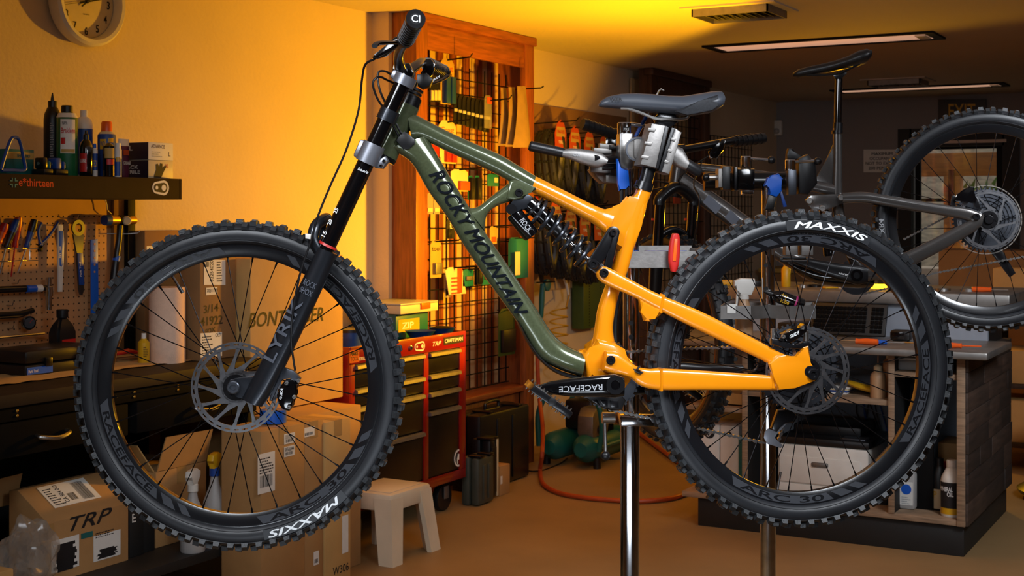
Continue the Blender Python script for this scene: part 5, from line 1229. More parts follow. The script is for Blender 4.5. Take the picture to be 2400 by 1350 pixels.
# far lever, shifter
lv = obj('brake_lever', prism(BM(), outline(pF, [(992, 140), (1010, 138), (1022, 152), (1015, 175), (996, 196), (984, 200), (978, 186), (996, 168)], .2), EN_F, .03, .005), 'black_gloss', bike)
bm = BM(); tube(bm, smooth_path([pF(990, 190, .2), pF(1008, 196, .24), pF(1035, 186, .31), pF(1048, 178, .34)], 5), .007, 10, flat=(EZ, .7)); obj('lever_blade', bm, 'black_satin', lv)
sf = obj('shifter', prism(BM(), outline(pF, [(978, 176), (1000, 172), (1016, 186), (1008, 204), (990, 210), (976, 200)], .17), EN_F, .04, .006), 'black_plastic', bike)
text('SRAM', 'white_print', sf, pF(1014, 192, .145), pF(1030, 182, .145) - pF(1014, 192, .145), EZ * .006)
for pts, nm in (([(878, 138, -.225), (856, 152, -.2), (848, 190, -.16), (840, 260, -.12), (812, 350, -.11), (772, 440, -.1), (744, 510, -.1), (728, 566, -.098), (704, 640, -.098), (688, 720, -.098), (682, 790, -.09), (688, 845, -.07), (692, 868, -.06)], 'brake_hose'),
                ([(984, 200, .18), (950, 205, .05), (912, 190, -.02), (888, 180, -.06), (874, 195, -.07), (884, 230, -.06), (905, 262, -.045), (922, 296, -.035), (934, 318, -.034)], 'cable'),
                ([(980, 196, .16), (940, 190, .02), (905, 168, -.04), (886, 172, -.05), (890, 210, -.055), (910, 255, -.045), (940, 312, -.034)], 'cable')):
    bm = BM(); tube(bm, smooth_path([pF(*p_) for p_ in pts], 6), .0025, 8); obj(nm, bm, 'black_plastic', bike)
for px, py in ((724, 555),): obj('hose_clip', prism(BM(), outline(pF, [(px - 8, py - 8), (px + 6, py - 6), (px + 4, py + 6), (px - 8, py + 4)], -.1), EN_F, .01, .002), 'white_plastic', bike)
bm = BM(); tube(bm, smooth_path([pB(1500, 858, -.066), pB(1494, 866, -.07), pB(1502, 872, -.06)], 4), .0025, 8); obj('cable', bm, 'black_plastic', bike)
bm = BM(); tube(bm, smooth_path([pB(1781, 838, .0), pB(1778, 856, -.02), pB(1764, 870, -.03), pB(1740, 868, .03)], 5), .003, 8); obj('cable', bm, 'black_plastic', bike)
# rear brake caliper
rc = obj('brake_caliper', prism(BM(), outline(pB, [(1828, 782), (1845, 774), (1866, 772), (1880, 758), (1888, 764), (1886, 778), (1868, 790), (1850, 804), (1838, 800)], -.055), EN_B, .034, .005), 'black_gloss', bike)
text('GUIDE', 'white_print', rc, pB(1851, 794, -.0745), pB(1873, 783, -.0745) - pB(1851, 794, -.0745), EZ * .008)
obj('caliper_bracket', prism(BM(), outline(pB, [(1806, 792), (1820, 794), (1840, 806), (1860, 812), (1880, 800), (1895, 800), (1895, 810), (1872, 818), (1840, 815), (1806, 808)], -.058), EN_B, .018, .003), 'black_satin', bike)
for px, py in ((1812, 780), (1889, 785)):
    bm = BM(); tube(bm, [pB(px, py - 10, -.058), pB(px, py + 14, -.058)], .006, 12); obj('bolt', bm, 'steel', rc)
bolt(rc, pB(1880, 768, -.073), EN_B, .005, 'steel'); bolt(rc, pB(1835, 789, -.073), EN_B, .005, 'steel')

# ================================================================== REPAIR STANDS
def pS(px, py, yo=0.0): return pB(px, py, .13 + yo)
def ball(bm, c, r, seg=16): return lathe(bm, [(r * math.sin(PI * k / 10) + 1e-5, -r * math.cos(PI * k / 10)) for k in range(11)], c, (0, 0, 1), seg)
base = pS(1476, 900); base.z = 0
st = thing('repair_stand', 'chrome repair stand post gripping the seat post of the orange bicycle', 'repair stand', base, 'bicycle repair stands')
obj('base_plate', box(BM(), base + V((-.3, -.3, 0)), base + V((.3, .3, .012)), .003), 'black_metal', st)
t0 = pS(1476, 985); bm = BM(); cyl(bm, V((base.x, base.y, .01)), V((base.x, base.y, t0.z)), .0228, 28); obj('lower_post', bm, 'chrome', st)
u0 = pS(1479, 992); u1 = pS(1479, 396); bm = BM(); cyl(bm, V((u0.x, u0.y, u0.z)), V((u0.x, u0.y, u1.z)), .0195, 28); obj('upper_post', bm, 'chrome', st)
for py in (757, 790):
    bm = BM(); lathe(bm, [(.006, 0), (.006, .001)], pS(1479, py, -.0197), EN_B * -1, 12); obj('post_hole', bm, 'ink', st)
cb = obj('collar', box(BM(), (-.03, -.03, -.014), (.05, .03, .014), .003, frame_of(pS(1479, 982), EX_B, EN_B, EZ)), 'chrome', st)
bm = BM(); cyl(bm, pS(1411, 979, -.02), pS(1440, 979, -.02), .0135, 20); obj('cam_barrel', bm, 'steel', cb)
bm = BM(); cyl(bm, pS(1417, 985, -.02), pS(1419, 1058, -.02), .0042, 10); obj('cam_lever', bm, 'steel', cb); obj('lever_ball', ball(BM(), pS(1419, 1068, -.02), .0115), 'black_plastic', cb)
hd = obj('clamp_column', box(BM(), (-.016, -.02, 0), (.016, .02, pS(1464, 314).z - pS(1464, 397).z), .003, frame_of(pS(1464, 397, -.05), EX_B, EN_B, EZ)), 'steel', st)
c0, c1 = pS(1463, 316, -.05), pS(1463, 287, -.05); bm = BM(); lathe(bm, [(.0155, 0), (.0165, .002), (.0165, (c1 - c0).z * .93), (.014, (c1 - c0).z)], c0, EZ, 24); obj('cam_barrel', bm, 'chrome', hd)
bm = BM(); cyl(bm, pS(1478, 291, -.05), pS(1520, 297, -.05), .005, 12); obj('cam_lever', bm, 'chrome', hd)
sheet(hd, pS(1460, 307, -.0672), pS(1476, 307, -.0672) - pS(1460, 307, -.0672), EZ * .009, 'ink', 'label'); text('PRS', 'steel', hd, pS(1462, 306, -.069), pS(1474, 306, -.069) - pS(1462, 306, -.069), EZ * .006)
bm = BM(); tube(bm, [pS(1486, 350, -.04), pS(1496, 350, -.1)], [.028, .028], 28); obj('swivel_boss', bm, 'alu', hd); bm = BM(); revolve(bm, [(.024, 0), (.028, 0), (.028, .004), (.024, .004)], pS(1494, 350, -.105), EN_B, EX_B, 32); obj('swivel_ring', bm, 'grey_metal', hd)
arm = obj('clamp_body', box(BM(), (-.03, -.03, -.026), (.03, .03, .026), .008, frame_of(pB(1508, 348, .055), EX_B, EN_B, EZ)), 'alu', st)
J1 = [(1519, 290), (1552, 296), (1530, 396), (1492, 387)]
jw = obj('clamp_jaw', prism(BM(), outline(pB, J1, -.0), EN_B, .07, .006), 'alu', st)
for k in range(3):
    y = 304 + k * 32; x = 1524 - k * 8; obj('jaw_rib', prism(BM(), outline(pB, [(x - 4, y - 5), (x + 14, y - 2), (x + 10, y + 6), (x - 7, y + 2)], -.036), EN_B, .004, .0015), 'alu', jw)
obj('jaw_pad', prism(BM(), outline(pB, [(1551, 296), (1561, 300), (1536, 398), (1529, 396)], 0), EN_B, .064, .003), 'black_plastic', jw)
jw = obj('clamp_jaw', prism(BM(), outline(pB, [(1575, 301), (1591, 312), (1562, 410), (1543, 404)], 0), EN_B, .06, .005), 'alu', st)
obj('jaw_pad', prism(BM(), outline(pB, [(1567, 300), (1576, 302), (1545, 405), (1536, 401)], 0), EN_B, .056, .003), 'black_plastic', jw)
for k in range(3):
    y = 326 + k * 26; x = 1578 - k * 8; obj('jaw_rib', prism(BM(), outline(pB, [(x - 4, y - 4), (x + 6, y), (x + 3, y + 6), (x - 6, y + 2)], -.031), EN_B, .004, .001), 'alu', jw)
lv = obj('clamp_lever', blade(BM(), smooth_pairs([((1318, 350), (1316, 368)), ((1340, 348), (1336, 374)), ((1375, 351), (1368, 386)), ((1408, 358), (1400, 393)), ((1425, 372), (1418, 386))]), .012, lambda x, y, q: pB(x, y, .06)), 'alu', st)
bm = BM(); tube(bm, [pB(1240, 341, .06), pB(1243, 342, .06), pB(1318, 358, .06), pB(1323, 359, .06)], [.009, .012, .0118, .0105], 20); obj('grip', bm, 'black_plastic', lv)
text('C01', 'grey_print', lv, pB(1344, 366, .046), pB(1359, 366, .046) - pB(1344, 366, .046), EZ * .006)
bm = BM(); tube(bm, [pB(1392, 370, .05), pB(1448, 372, .1)], .010, 12, flat=(EZ, .7)); obj('lever_link', bm, 'black_satin', lv)
lv = obj('clamp_lever', blade(BM(), [((1582, 340), (1562, 368)), ((1600, 348), (1585, 392)), ((1614, 376), (1606, 398))], .014, lambda x, y, q: pB(x, y, .02)), 'alu', st)
bm = BM(); tube(bm, [pB(1608, 384, .02), pB(1636, 402, .02), pB(1642, 405, .02)], [.0135, .0135, .009], 18); obj('grip', bm, 'black_plastic', lv)
# second, empty clamp head on the same stand
eh = obj('clamp_body', prism(BM(), outline(pB, [(1386, 352), (1412, 344), (1448, 348), (1450, 372), (1440, 430), (1408, 430), (1392, 415), (1380, 398), (1402, 388), (1396, 370)], .16), EN_B, .06, .006), 'alu', st)
for x0, y0, x1, y1 in ((1382, 390, 1430, 404), (1390, 346, 1432, 358), (1404, 336, 1438, 348), (1418, 410, 1446, 428)): obj('clamp_rib', prism(BM(), outline(pB, [(x0, y0), (x1, y0 + 3), (x1, y1 + 3), (x0, y1)], .12), EN_B, .02, .003), 'alu', eh)
obj('jaw_pad', prism(BM(), outline(pB, [(1426, 340), (1450, 344), (1450, 352), (1426, 350)], .12), EN_B, .03, .003), 'black_plastic', eh)
for k in range(3):
    y = 380 + k * 8; bm = BM(); cyl(bm, pB(1412, y, .11), pB(1448, y - 2, .11), .0035, 8); obj('clamp_tine', bm, 'black_satin', eh)
tr = obj('tool_tray', box(BM(), (-.09, -.06, 0), (.1, .06, .003), .001, frame_of(pS(1540, 626, .0), EX_B, EN_B, EZ)), 'alu', st)
for a_, b_ in (((-.09, -.06, 0), (.1, -.057, .04)), ((-.09, .057, 0), (.1, .06, .05)), ((-.09, -.06, 0), (-.087, .06, .045)), ((.097, -.06, 0), (.1, .06, .045))): obj('tray_wall', box(BM(), a_, b_, 0, frame_of(pS(1540, 626), EX_B, EN_B, EZ)), 'alu', tr)
# tools in the tray
GTT = 'tools in the stand tray'
t = thing('hex_driver', 'orange handled driver standing up in the stand tray', 'screwdriver', pS(1579, 626, -.03), GTT)
obj('handle', blade(BM(), smooth_pairs([((1572, 636), (1586, 638)), ((1566, 610), (1592, 612)), ((1568, 575), (1594, 578)), ((1574, 550), (1592, 552)), ((1580, 547), (1587, 547))]), .009, lambda x, y, q: pS(x, y, -.075)), 'red', t)
obj('inlay', prism(BM(), outline(lambda x, y, q: pS(x, y, -.083), [(1576, 612), (1584, 613), (1588, 560), (1580, 560)]), EN_B, .006, .002), 'orange_plastic', t)
for lb, a_, b_, m1, m2 in (('blue handled screwdriver lying in the stand tray', (1482, 596), (1531, 612), 'blue_bright', 'steel'), ('red handled screwdriver lying in the stand tray', (1412, 598), (1450, 610), 'red', 'steel')):
    t = thing('screwdriver', lb, 'screwdriver', pS(*b_), GTT); A_, B_ = pS(*a_, -.03), pS(*b_, -.03); d = B_ - A_; L = d.length
    bm = BM(); lathe(bm, [(.004, 0), (.012, .004), (.013, L * .6), (.008, L * .8), (.011, L * .95), (.004, L)], A_, d, 14); obj('handle', bm, m1, t)
    bm = BM(); cyl(bm, B_, B_ + d.normalized() * .03, .003, 8); obj('shaft', bm, m2, t)
t = thing('blue_ruler', 'thin blue straight bar resting across the stand tray', 'ruler', pS(1540, 590), GTT); obj('bar', box(BM(), (-.05, -.01, 0), (.05, .01, .005), .001, frame_of(pS(1560, 592, .0), EX_B, EN_B, EZ)), 'blue', t)
t = thing('tool_clip', 'bright blue clip tool with dark legs hanging by the stand post', 'tool', pS(1462, 495, -.06))
obj('clip', prism(BM(), outline(lambda x, y, q: pS(x, y, -.07), [(1444, 372), (1449, 372), (1452, 398), (1472, 398), (1475, 438), (1464, 440), (1450, 448), (1447, 428)]), EN_B, .014, .003), 'blue_bright', t)
for x in (1456, 1468): obj('leg', blade(BM(), [((x - 5, 438), (x + 5, 438)), ((x - 3, 496), (x + 6, 496))], .005, lambda a_, b_, q: pS(a_, b_, -.07)), 'black_plastic', t)
t = thing('hex_wrench', 'bent steel hex wrench with a blue sleeve leaning behind the saddle', 'wrench', pS(1482, 330)); bm = BM()
tube(bm, [pB(1556, 213, .08), pB(1549, 209, .08), pB(1544, 213, .08), pB(1519, 268, .08), pB(1484, 330, .08)], .0022, 8); obj('shaft', bm, 'steel', t); bm = BM(); cyl(bm, pB(1515, 272, .08), pB(1486, 328, .08), .005, 10); obj('sleeve', bm, 'blue', t)

# ---- second stand
def p2(px, py, yo=0.0): return pd(px, py, 3.95 + yo)
base = p2(1800, 900); base.z = 0; X2, N2 = EX_F, EN_F
s2 = thing('repair_stand', 'chrome repair stand with twin clamp heads and ball levers behind the rear wheel', 'repair stand', base, 'bicycle repair stands')
obj('base_plate', box(BM(), base + V((-.3, -.3, 0)), base + V((.3, .3, .012)), .003), 'black_metal', s2)
bm = BM(); cyl(bm, V((base.x, base.y, .01)), V((base.x, base.y, p2(1800, 700).z)), .0228, 28); obj('lower_post', bm, 'chrome', s2)
bm = BM(); cyl(bm, V((base.x, base.y, p2(1800, 700).z)), V((base.x, base.y, p2(1800, 430).z)), .0195, 28); obj('upper_post', bm, 'chrome', s2)
for py in (622, 676):
    bm = BM(); lathe(bm, [(.006, 0), (.006, .001)], p2(1795, py, -.0197), N2 * -1, 12); obj('post_hole', bm, 'ink', s2)
bm = BM(); cyl(bm, p2(1650, 425, .1), p2(1900, 425, .1), .028, 24); obj('cross_arm', bm, 'black_satin', s2)
for x0, x1, y0, y1, mm in ((1690, 1708, 390, 445, 'black_plastic'), (1717, 1725, 392, 447, 'black_satin'), (1680, 1690, 396, 440, 'alu')): obj('clamp_jaw', prism(BM(), outline(p2, [(x0, y0), (x1, y0), (x1, y1), (x0, y1)]), N2, .06, .003), mm, s2)
bm = BM(); cyl(bm, p2(1655, 416), p2(1682, 416), .008, 12); obj('clamp_screw', bm, 'steel', s2); obj('screw_knob', ball(BM(), p2(1655, 416), .012), 'black_satin', s2)
obj('clamp_body', prism(BM(), outline(p2, [(1726, 396), (1766, 396), (1766, 446), (1726, 446)]), N2, .05, .006), 'black_gloss', s2)
obj('clamp_cube', prism(BM(), outline(p2, [(1736, 440), (1764, 440), (1764, 456), (1736, 456)]), N2, .036, .003), 'chrome', s2)
for bx, by0, by1, lx, ly, bxx, byy in ((1748, 392, 366, 1800, 375, 1808, 375), (1852, 400, 374, 1908, 377, 1917, 378)):
    c0, c1 = p2(bx, by0), p2(bx, by1); bm = BM(); lathe(bm, [(.0145, 0), (.0150, .002), (.0150, (c1 - c0).z * .92), (.013, (c1 - c0).z)], c0, EZ, 24); b_ = obj('cam_barrel', bm, 'chrome', s2)
    bm = BM(); cyl(bm, p2(bx + 10, by1 + 6), p2(lx, ly), .0045, 10); obj('cam_lever', bm, 'chrome', b_); obj('lever_ball', ball(BM(), p2(bxx, byy), .0115), 'black_plastic', b_)
obj('clamp_column', prism(BM(), outline(p2, [(1844, 398), (1864, 398), (1864, 457), (1844, 457)]), N2, .04, .003), 'grey_metal', s2)
obj('clamp_body', prism(BM(), outline(p2, [(1866, 372), (1890, 362), (1908, 384), (1912, 430), (1890, 458), (1866, 455)], .03), N2, .06, .01), 'black_plastic', s2)
obj('clamp_knob', prism(BM(), outline(p2, [(1842, 362), (1846, 348), (1856, 348), (1858, 362), (1880, 364), (1888, 374), (1842, 374)], .05), N2, .03, .006), 'black_plastic', s2)
for x0, x1 in ((1838, 1866), (1874, 1902)): obj('clamp_plate', prism(BM(), outline(p2, [(x0, 566), (x1, 564), (x1, 598), (x0, 598)], -.02), N2, .05, .003), 'alu', s2)
t = thing('chain_tool', 'bright blue plastic tool clipped to the second stand', 'tool', p2(1800, 490, -.07))
obj('jaw', prism(BM(), outline(lambda x, y, q: p2(x, y, -.06), [(1790, 436), (1798, 416), (1808, 414), (1822, 406), (1834, 420), (1826, 426), (1832, 446), (1818, 462), (1800, 456), (1806, 440)]), N2, .03, .004), 'blue_bright', t)
obj('handle', prism(BM(), outline(lambda x, y, q: p2(x, y, -.06), [(1800, 456), (1820, 462), (1812, 492), (1790, 492)]), N2, .024, .004), 'black_plastic', t)
obj('arm', prism(BM(), outline(lambda x, y, q: p2(x, y, -.05), [(1826, 450), (1832, 448), (1844, 484), (1836, 486)]), N2, .012, .002), 'blue', t)
tz = p2(1800, 742).z
tr = obj('tool_tray', prism(BM(), [V((p.x, p.y, tz)) for p in (p2(1690, 742, -.06), p2(1760, 742, -.075), p2(1800, 742, -.03), p2(1850, 742, -.075), p2(1910, 742, -.05), p2(1905, 742, .08), p2(1700, 742, .08))], EZ, .004), 'alu', s2)
pts = [p2(1690, 742, -.06), p2(1760, 742, -.075), p2(1800, 742, -.03), p2(1850, 742, -.075), p2(1910, 742, -.05), p2(1905, 742, .08), p2(1700, 742, .08), p2(1690, 742, -.06)]
bm = BM()
for a_, b_ in zip(pts, pts[1:]):
    a_, b_ = V((a_.x, a_.y, tz)), V((b_.x, b_.y, tz)); e_ = (b_ - a_).cross(EZ).normalized() * .0015; prism(bm, [a_ - EZ * .002, b_ - EZ * .002, b_ + EZ * .036, a_ + EZ * .036], e_, .003)
obj('tray_rim', bm, 'alu', tr); sheet(tr, p2(1704, 734, -.068), p2(1728, 734, -.068) - p2(1704, 734, -.068), EZ * .026, 'paper')
def free_spray(c, h, label, body, head, grp=None):
    t = thing('spray_bottle', label, 'spray bottle', c, grp); r = h * .16
    obj('body', lathe(BM(), [(r * .95, 0), (r, .004), (r, h * .36), (r * .8, h * .52), (r * .5, h * .66), (r * .48, h * .7)], c, seg=20), body, t)
    obj('collar', lathe(BM(), [(r * .55, h * .68), (r * .55, h * .76)], c, seg=16), head, t); q = c + EZ * h * .75; d = -EX_F
    obj('head', prism(BM(), [q + d * x + EZ * z for x, z in ((-.02, 0), (.016, 0), (.018, .02), (.03, .026), (.03, .042), (.01, .05), (-.03, .048), (-.032, .028))], EN_F, .026, .005), head, t)
    obj('trigger', prism(BM(), [q + d * x + EZ * z for x, z in ((.014, .02), (.022, .018), (.026, -.03), (.02, -.032))], EN_F, .012, .003), head, t)
q = p2(1744, 742, .02); q.z = tz + .002; q.z = p2(1744, 790).z
free_spray(q, .16, 'spray bottle with amber fluid and white trigger standing in the second stand tray', 'amber_bottle', 'white_plastic')
t = thing('lube_bottle', 'black bottle marked dry lube lying in the second stand tray', 'bottle', p2(1840, 715)); A_, B_ = p2(1884, 716, -.045), p2(1790, 682, -.045); d = B_ - A_; L = d.length
bm = BM(); lathe(bm, [(.012, 0), (.019, .004), (.0195, L * .6), (.016, L * .7), (.007, L * .78), (.006, L * .8)], A_, d, 20); obj('body', bm, 'black_gloss', t)
bm = BM(); lathe(bm, [(.008, L * .78), (.008, L * .86), (.003, L)], A_, d, 14); obj('nozzle', bm, 'black_plastic', t)
dn = d.normalized(); upv = dn.cross(EN_F); upv = upv if upv.z > 0 else -upv; near = -EN_F * .0205
text('dry', 'yellow', t, A_ + d * .62 + near + upv * .0, d * -.16, upv * .013); text('lube', 'yellow', t, A_ + d * .58 + near - upv * .014, d * -.2, upv * .013)
bm = BM(); lathe(bm, [(.0197, L * .2), (.0200, L * .205), (.0200, L * .24), (.0197, L * .245)], A_, d, 20); obj('band', bm, mat('magenta', '#b02a6a', .4), t)

# ================================================================== GREY BICYCLE
KG = -.2
def pG(px, py, yo=0.0):
    a = (px - CX) / FPX; return pd(px, py, (4.813 + yo) / (1 - KG * a))
EX_G = _cam2room(1, KG).normalized(); EN_G = _cam2room(-KG, 1).normalized()
gb = thing('mountain_bicycle', 'grey trail bicycle with raised saddle clamped behind the orange one', 'bicycle', pG(1900, 900))
GC_ = pG(2312, 515)
ty = tyre(gb, GC_, EX_G, EN_G, pitch=60); arc_text('XR4', 'grey_print', ty, GC_, EX_G, EN_G, 172, 180.5, .345, .329, -.0318)
rim(gb, GC_, EX_G, EN_G, 28); hub(gb, GC_, EN_G, .06); rotor(gb, GC_, EX_G, EN_G, -.05, .098, 6, -55, 'rotor_steel')
bm = BM(); up = EN_G.cross(EX_G)
for k, R_ in enumerate((.101, .09, .078, .066, .056, .047, .04)):
    h = .024 + k * .004; revolve(bm, [(R_ - .014, h), (R_ - .014, h + .002), (R_, h + .002), (R_, h)], GC_, EN_G, EX_G, 40)
    for i in range(int(R_ * 480)):
        a = 2 * PI * i / int(R_ * 480); d = EX_G * math.cos(a) + up * math.sin(a); t = -EX_G * math.sin(a) + up * math.cos(a); box(bm, (-.002, -.003, 0), (.006, .003, .002), 0, frame_of(GC_ + d * R_ + EN_G * h, d, t, EN_G))
obj('cassette', bm, 'grey_metal', gb)
bm = BM(); revolve(bm, [(.1115, .0), (.1115, .001), (.115, .001), (.115, 0)], GC_ + EN_G * .019, EN_G, EX_G, 48); obj('spoke_protector', bm, 'clear_film', gb)
BL = lambda yo=0.0: (lambda x, y, q: pG(x, y, yo))
def gpart(nm, pairs, hy, yo=0.0, m='grey_frame', power=2.6): return obj(nm, blade(BM(), smooth_pairs(pairs), hy, BL(yo), N=EN_G, power=power), m, gb, 60)
for s in (-1, 1):
    gpart('seatstay', [((1975, 452), (1975, 476)), ((2030, 450), (2030, 476)), ((2100, 461), (2100, 488)), ((2200, 478), (2200, 504)), ((2270, 488), (2262, 516)), ((2302, 500), (2284, 530))], .011, s * .055)
    gpart('chainstay', [((2306, 500), (2300, 530)), ((2256, 524), (2270, 552)), ((2150, 578), (2165, 610)), ((2070, 612), (2080, 650)), ((2010, 628), (2010, 662))], .013, s * .055)
bolt(gb, pG(2288, 508, -.072), EN_G, .012, 'black_satin', 'axle_cap'); 
gpart('top_tube', [((1596, 378), (1594, 402)), ((1720, 391), (1720, 412)), ((1850, 410), (1846, 436)), ((1958, 432), (1955, 462))], .017)
dtb = gpart('down_tube', [((1606, 404), (1588, 440)), ((1684, 458), (1652, 490)), ((1760, 512), (1728, 546)), ((1850, 574), (1820, 610)), ((1960, 630), (1920, 664)), ((2020, 636), (2010, 672))], .024)
for a_, b_ in (((1655, 462), (1688, 490)), ((1706, 498), (1730, 518)), ((1742, 520), (1752, 532))):
    obj('decal', prism(BM(), outline(lambda x, y, q: pG(x, y, -.0255), [(a_[0] - 8, a_[1] + 12), (a_[0] + 6, a_[1] - 6), (b_[0] + 4, b_[1] - 6), (b_[0] - 10, b_[1] + 12)]), EN_G, .001), 'decal_light', dtb)
gpart('seat_tube', [((1952, 300), (1973, 300)), ((1952, 380), (1974, 380)), ((1950, 470), (1976, 470)), ((1960, 540), (1990, 540)), ((1995, 630), (2025, 630))], .015)
obj('gusset', prism(BM(), outline(lambda x, y, q: pG(x, y), [(1952, 338), (1954, 448), (1906, 424), (1930, 392)]), EN_G, .014, .004), 'grey_frame', gb)
bm = BM(); tube(bm, [pG(1591, 388), pG(1580, 462)], [.026, .028], 20); obj('head_tube', bm, 'grey_frame', gb)
bm = BM(); tube(bm, [pG(1963, 300), pG(1966, 172)], .013, 16); obj('dropper_post', bm, 'black_gloss', gb); bm = BM(); tube(bm, [pG(1963, 312), pG(1964, 288)], .0165, 16); obj('post_collar', bm, 'black_satin', gb); bm = BM(); tube(bm, [pG(1962, 314), pG(1962, 306)], [.019, .019], 16); obj('seat_clamp', bm, 'black_satin', gb)
secs = [(1858, 172, 180, .008), (1870, 163, 182, .018), (1895, 156, 178, .022), (1925, 150, 173, .027), (1955, 143, 167, .036), (1985, 133, 160, .05), (2010, 121, 155, .063), (2030, 116, 148, .068), (2042, 120, 134, .055)]
rings = []
for px, yt, yb, hw in secs:
    A_, B_ = pG(px, yt), pG(px, yb); r = []
    for k in range(16):
        t = 2 * PI * k / 16; r.append((A_ + B_) / 2 + (A_ - B_) / 2 * math.copysign(abs(math.cos(t)) ** .8, math.cos(t)) + EN_G * hw * math.copysign(abs(math.sin(t)) ** .8, math.sin(t)))
    rings.append(r)
sd_ = obj('saddle', skin(BM(), rings), 'black_plastic', gb, 60)
for s in (-1, 1):
    bm = BM(); tube(bm, smooth_path([pG(1890, 176, s * .014), pG(1930, 176, s * .02), pG(1968, 172, s * .021), pG(1995, 160, s * .022), pG(2015, 150, s * .026)], 4), .0035, 8); obj('saddle_rail', bm, 'black_satin', sd_)
obj('post_head', prism(BM(), outline(lambda x, y, q: pG(x, y), [(1950, 176), (1975, 165), (1985, 172), (1972, 186), (1956, 186)]), EN_G, .04, .004), 'black_satin', gb)
# rocker, shock, crank
obj('rocker_link', prism(BM(), outline(lambda x, y, q: pG(x, y, -.04), [(1886, 470), (1900, 456), (1950, 458), (1978, 452), (1982, 474), (1940, 492), (1904, 494)]), EN_G, .014, .004), 'grey_frame', gb)
for px, py in ((1897, 471), (1928, 488), (1972, 463)): bolt(gb, pG(px, py, -.049), EN_G, .011, 'steel', 'pivot_bolt')
bm = BM(); cyl(bm, pG(1930, 490), pG(1942, 600), .017, 18); obj('shock', bm, 'black_gloss', gb)
obj('motor_cover', blade(BM(), smooth_pairs([((1830, 600), (1850, 624)), ((1880, 612), (1880, 650)), ((1940, 622), (1930, 668)), ((2010, 620), (2010, 676)), ((2050, 650), (2045, 672))]), .04, BL(), N=EN_G), 'black_gloss', gb, 60)
ca = obj('crank_arm', blade(BM(), [((2034, 628), (2034, 662)), ((2010, 620), (2010, 668)), ((1960, 616), (1958, 654)), ((1890, 604), (1886, 628)), ((1862, 600), (1860, 616))], [.008, .011, .011, .009, .007], BL(-.085), N=EN_G, power=3), 'black_satin', gb, 50)
text('SRAM', 'white_print', ca, pG(1989, 643, -.098), pG(1966, 638, -.098) - pG(1989, 643, -.098), EZ * -.006); bm = BM(); revolve(bm, [(.011, -.012), (.02, -.012), (.02, .012), (.011, .012)], pG(2008, 645, -.086), EN_G, EX_G, 24); obj('crank_boss', bm, 'black_gloss', ca)
pdm = BM(); c_ = pG(1862, 608, -.14)
for s in (-1, 1): box(pdm, (-.045, s * .004 - .004, s * .04 - .005), (.045, s * .004 + .004, s * .04 + .005), .002, frame_of(c_, EX_G, EZ, EN_G)); box(pdm, (s * .042 - .005, -.007, -.045), (s * .042 + .005, .007, .045), .002, frame_of(c_, EX_G, EZ, EN_G))
obj('pedal', pdm, 'black_plastic', gb)
bm = BM(); revolve(bm, [(.035, .05), (.035, .053), (.062, .053), (.062, .05)], pG(2008, 650), EN_G, EX_G, 40); obj('chainring', bm, 'grey_metal', gb)
obj('arm_link', prism(BM(), outline(lambda x, y, q: pG(x, y, -.05), [(1978, 592), (1996, 586), (2054, 618), (2052, 628), (2010, 614), (1986, 606)]), EN_G, .02, .005), 'black_gloss', gb); bolt(gb, pG(1992, 597, -.061), EN_G, .012, 'steel', 'pivot_bolt')
chain(gb, [pG(2020, 690, .05), pG(2080, 676, .05), pG(2190, 640, .05), pG(2420, 598, .05)], EN_G)
chain(gb, [pG(2120, 560, .05), pG(2330, 450, .05)], EN_G)
rc = obj('brake_caliper', prism(BM(), outline(lambda x, y, q: pG(x, y, -.055), [(2234, 468), (2240, 456), (2258, 448), (2272, 436), (2282, 438), (2280, 456), (2290, 464), (2284, 478), (2262, 470), (2240, 474)]), EN_G, .03, .004), 'black_gloss', gb)
for pts in ([(2226, 480), (2230, 458), (2238, 458), (2240, 484)], [(2282, 486), (2284, 462), (2292, 464), (2300, 492)]): obj('mount_post', prism(BM(), outline(lambda x, y, q: pG(x, y, -.055), pts), EN_G, .014, .002), 'black_satin', rc)
obj('derailleur', prism(BM(), outline(lambda x, y, q: pG(x, y, .07), [(2310, 560), (2336, 566), (2380, 640), (2366, 650), (2320, 590)]), EN_G, .02, .004), 'black_satin', gb)
# steered fork and front wheel
XW = _cam2room(.45, -.893).normalized(); NW = _cam2room(.893, .45).normalized()
FW = pd(1566, 792, 4.72)
ty = tyre(gb, FW, XW, NW, pitch=56); arc_text('TEAM ISSUE', 'grey_print', ty, FW, XW, NW, 192, 166, .331, .345, -.0318)
rim(gb, FW, XW, NW, 24); hub(gb, FW, NW, .05)
for s in (-1, 1):
    o_ = NW * s * .066; top = pd(1586, 478, 4.62) + o_; mid = pd(1578, 606, 4.64) + o_; low = FW + o_
    bm = BM(); tube(bm, [top, mid], .0175, 18); obj('stanchion', bm, 'black_gloss', gb); bm = BM(); tube(bm, [mid, mid + (low - mid) * .1, low], [.021, .024, .019], 18); obj('lower_leg', bm, 'black_satin', gb)
    bm = BM(); tube(bm, [mid + EZ * .13, mid + EZ * .137], .0188, 18); obj('travel_ring', bm, 'red', gb)
top = pd(1586, 474, 4.62); pts = smooth_path([top + NW * -.07 - EZ * .01, top + NW * -.066 + EZ * .012, top + NW * -.03 + EZ * .04, top + EZ * .05, top + NW * .03 + EZ * .04, top + NW * .066 + EZ * .012, top + NW * .07 - EZ * .01], 4)
bm = BM(); tube(bm, pts, .02, 14); obj('fork_crown', bm, 'black_satin', gb)
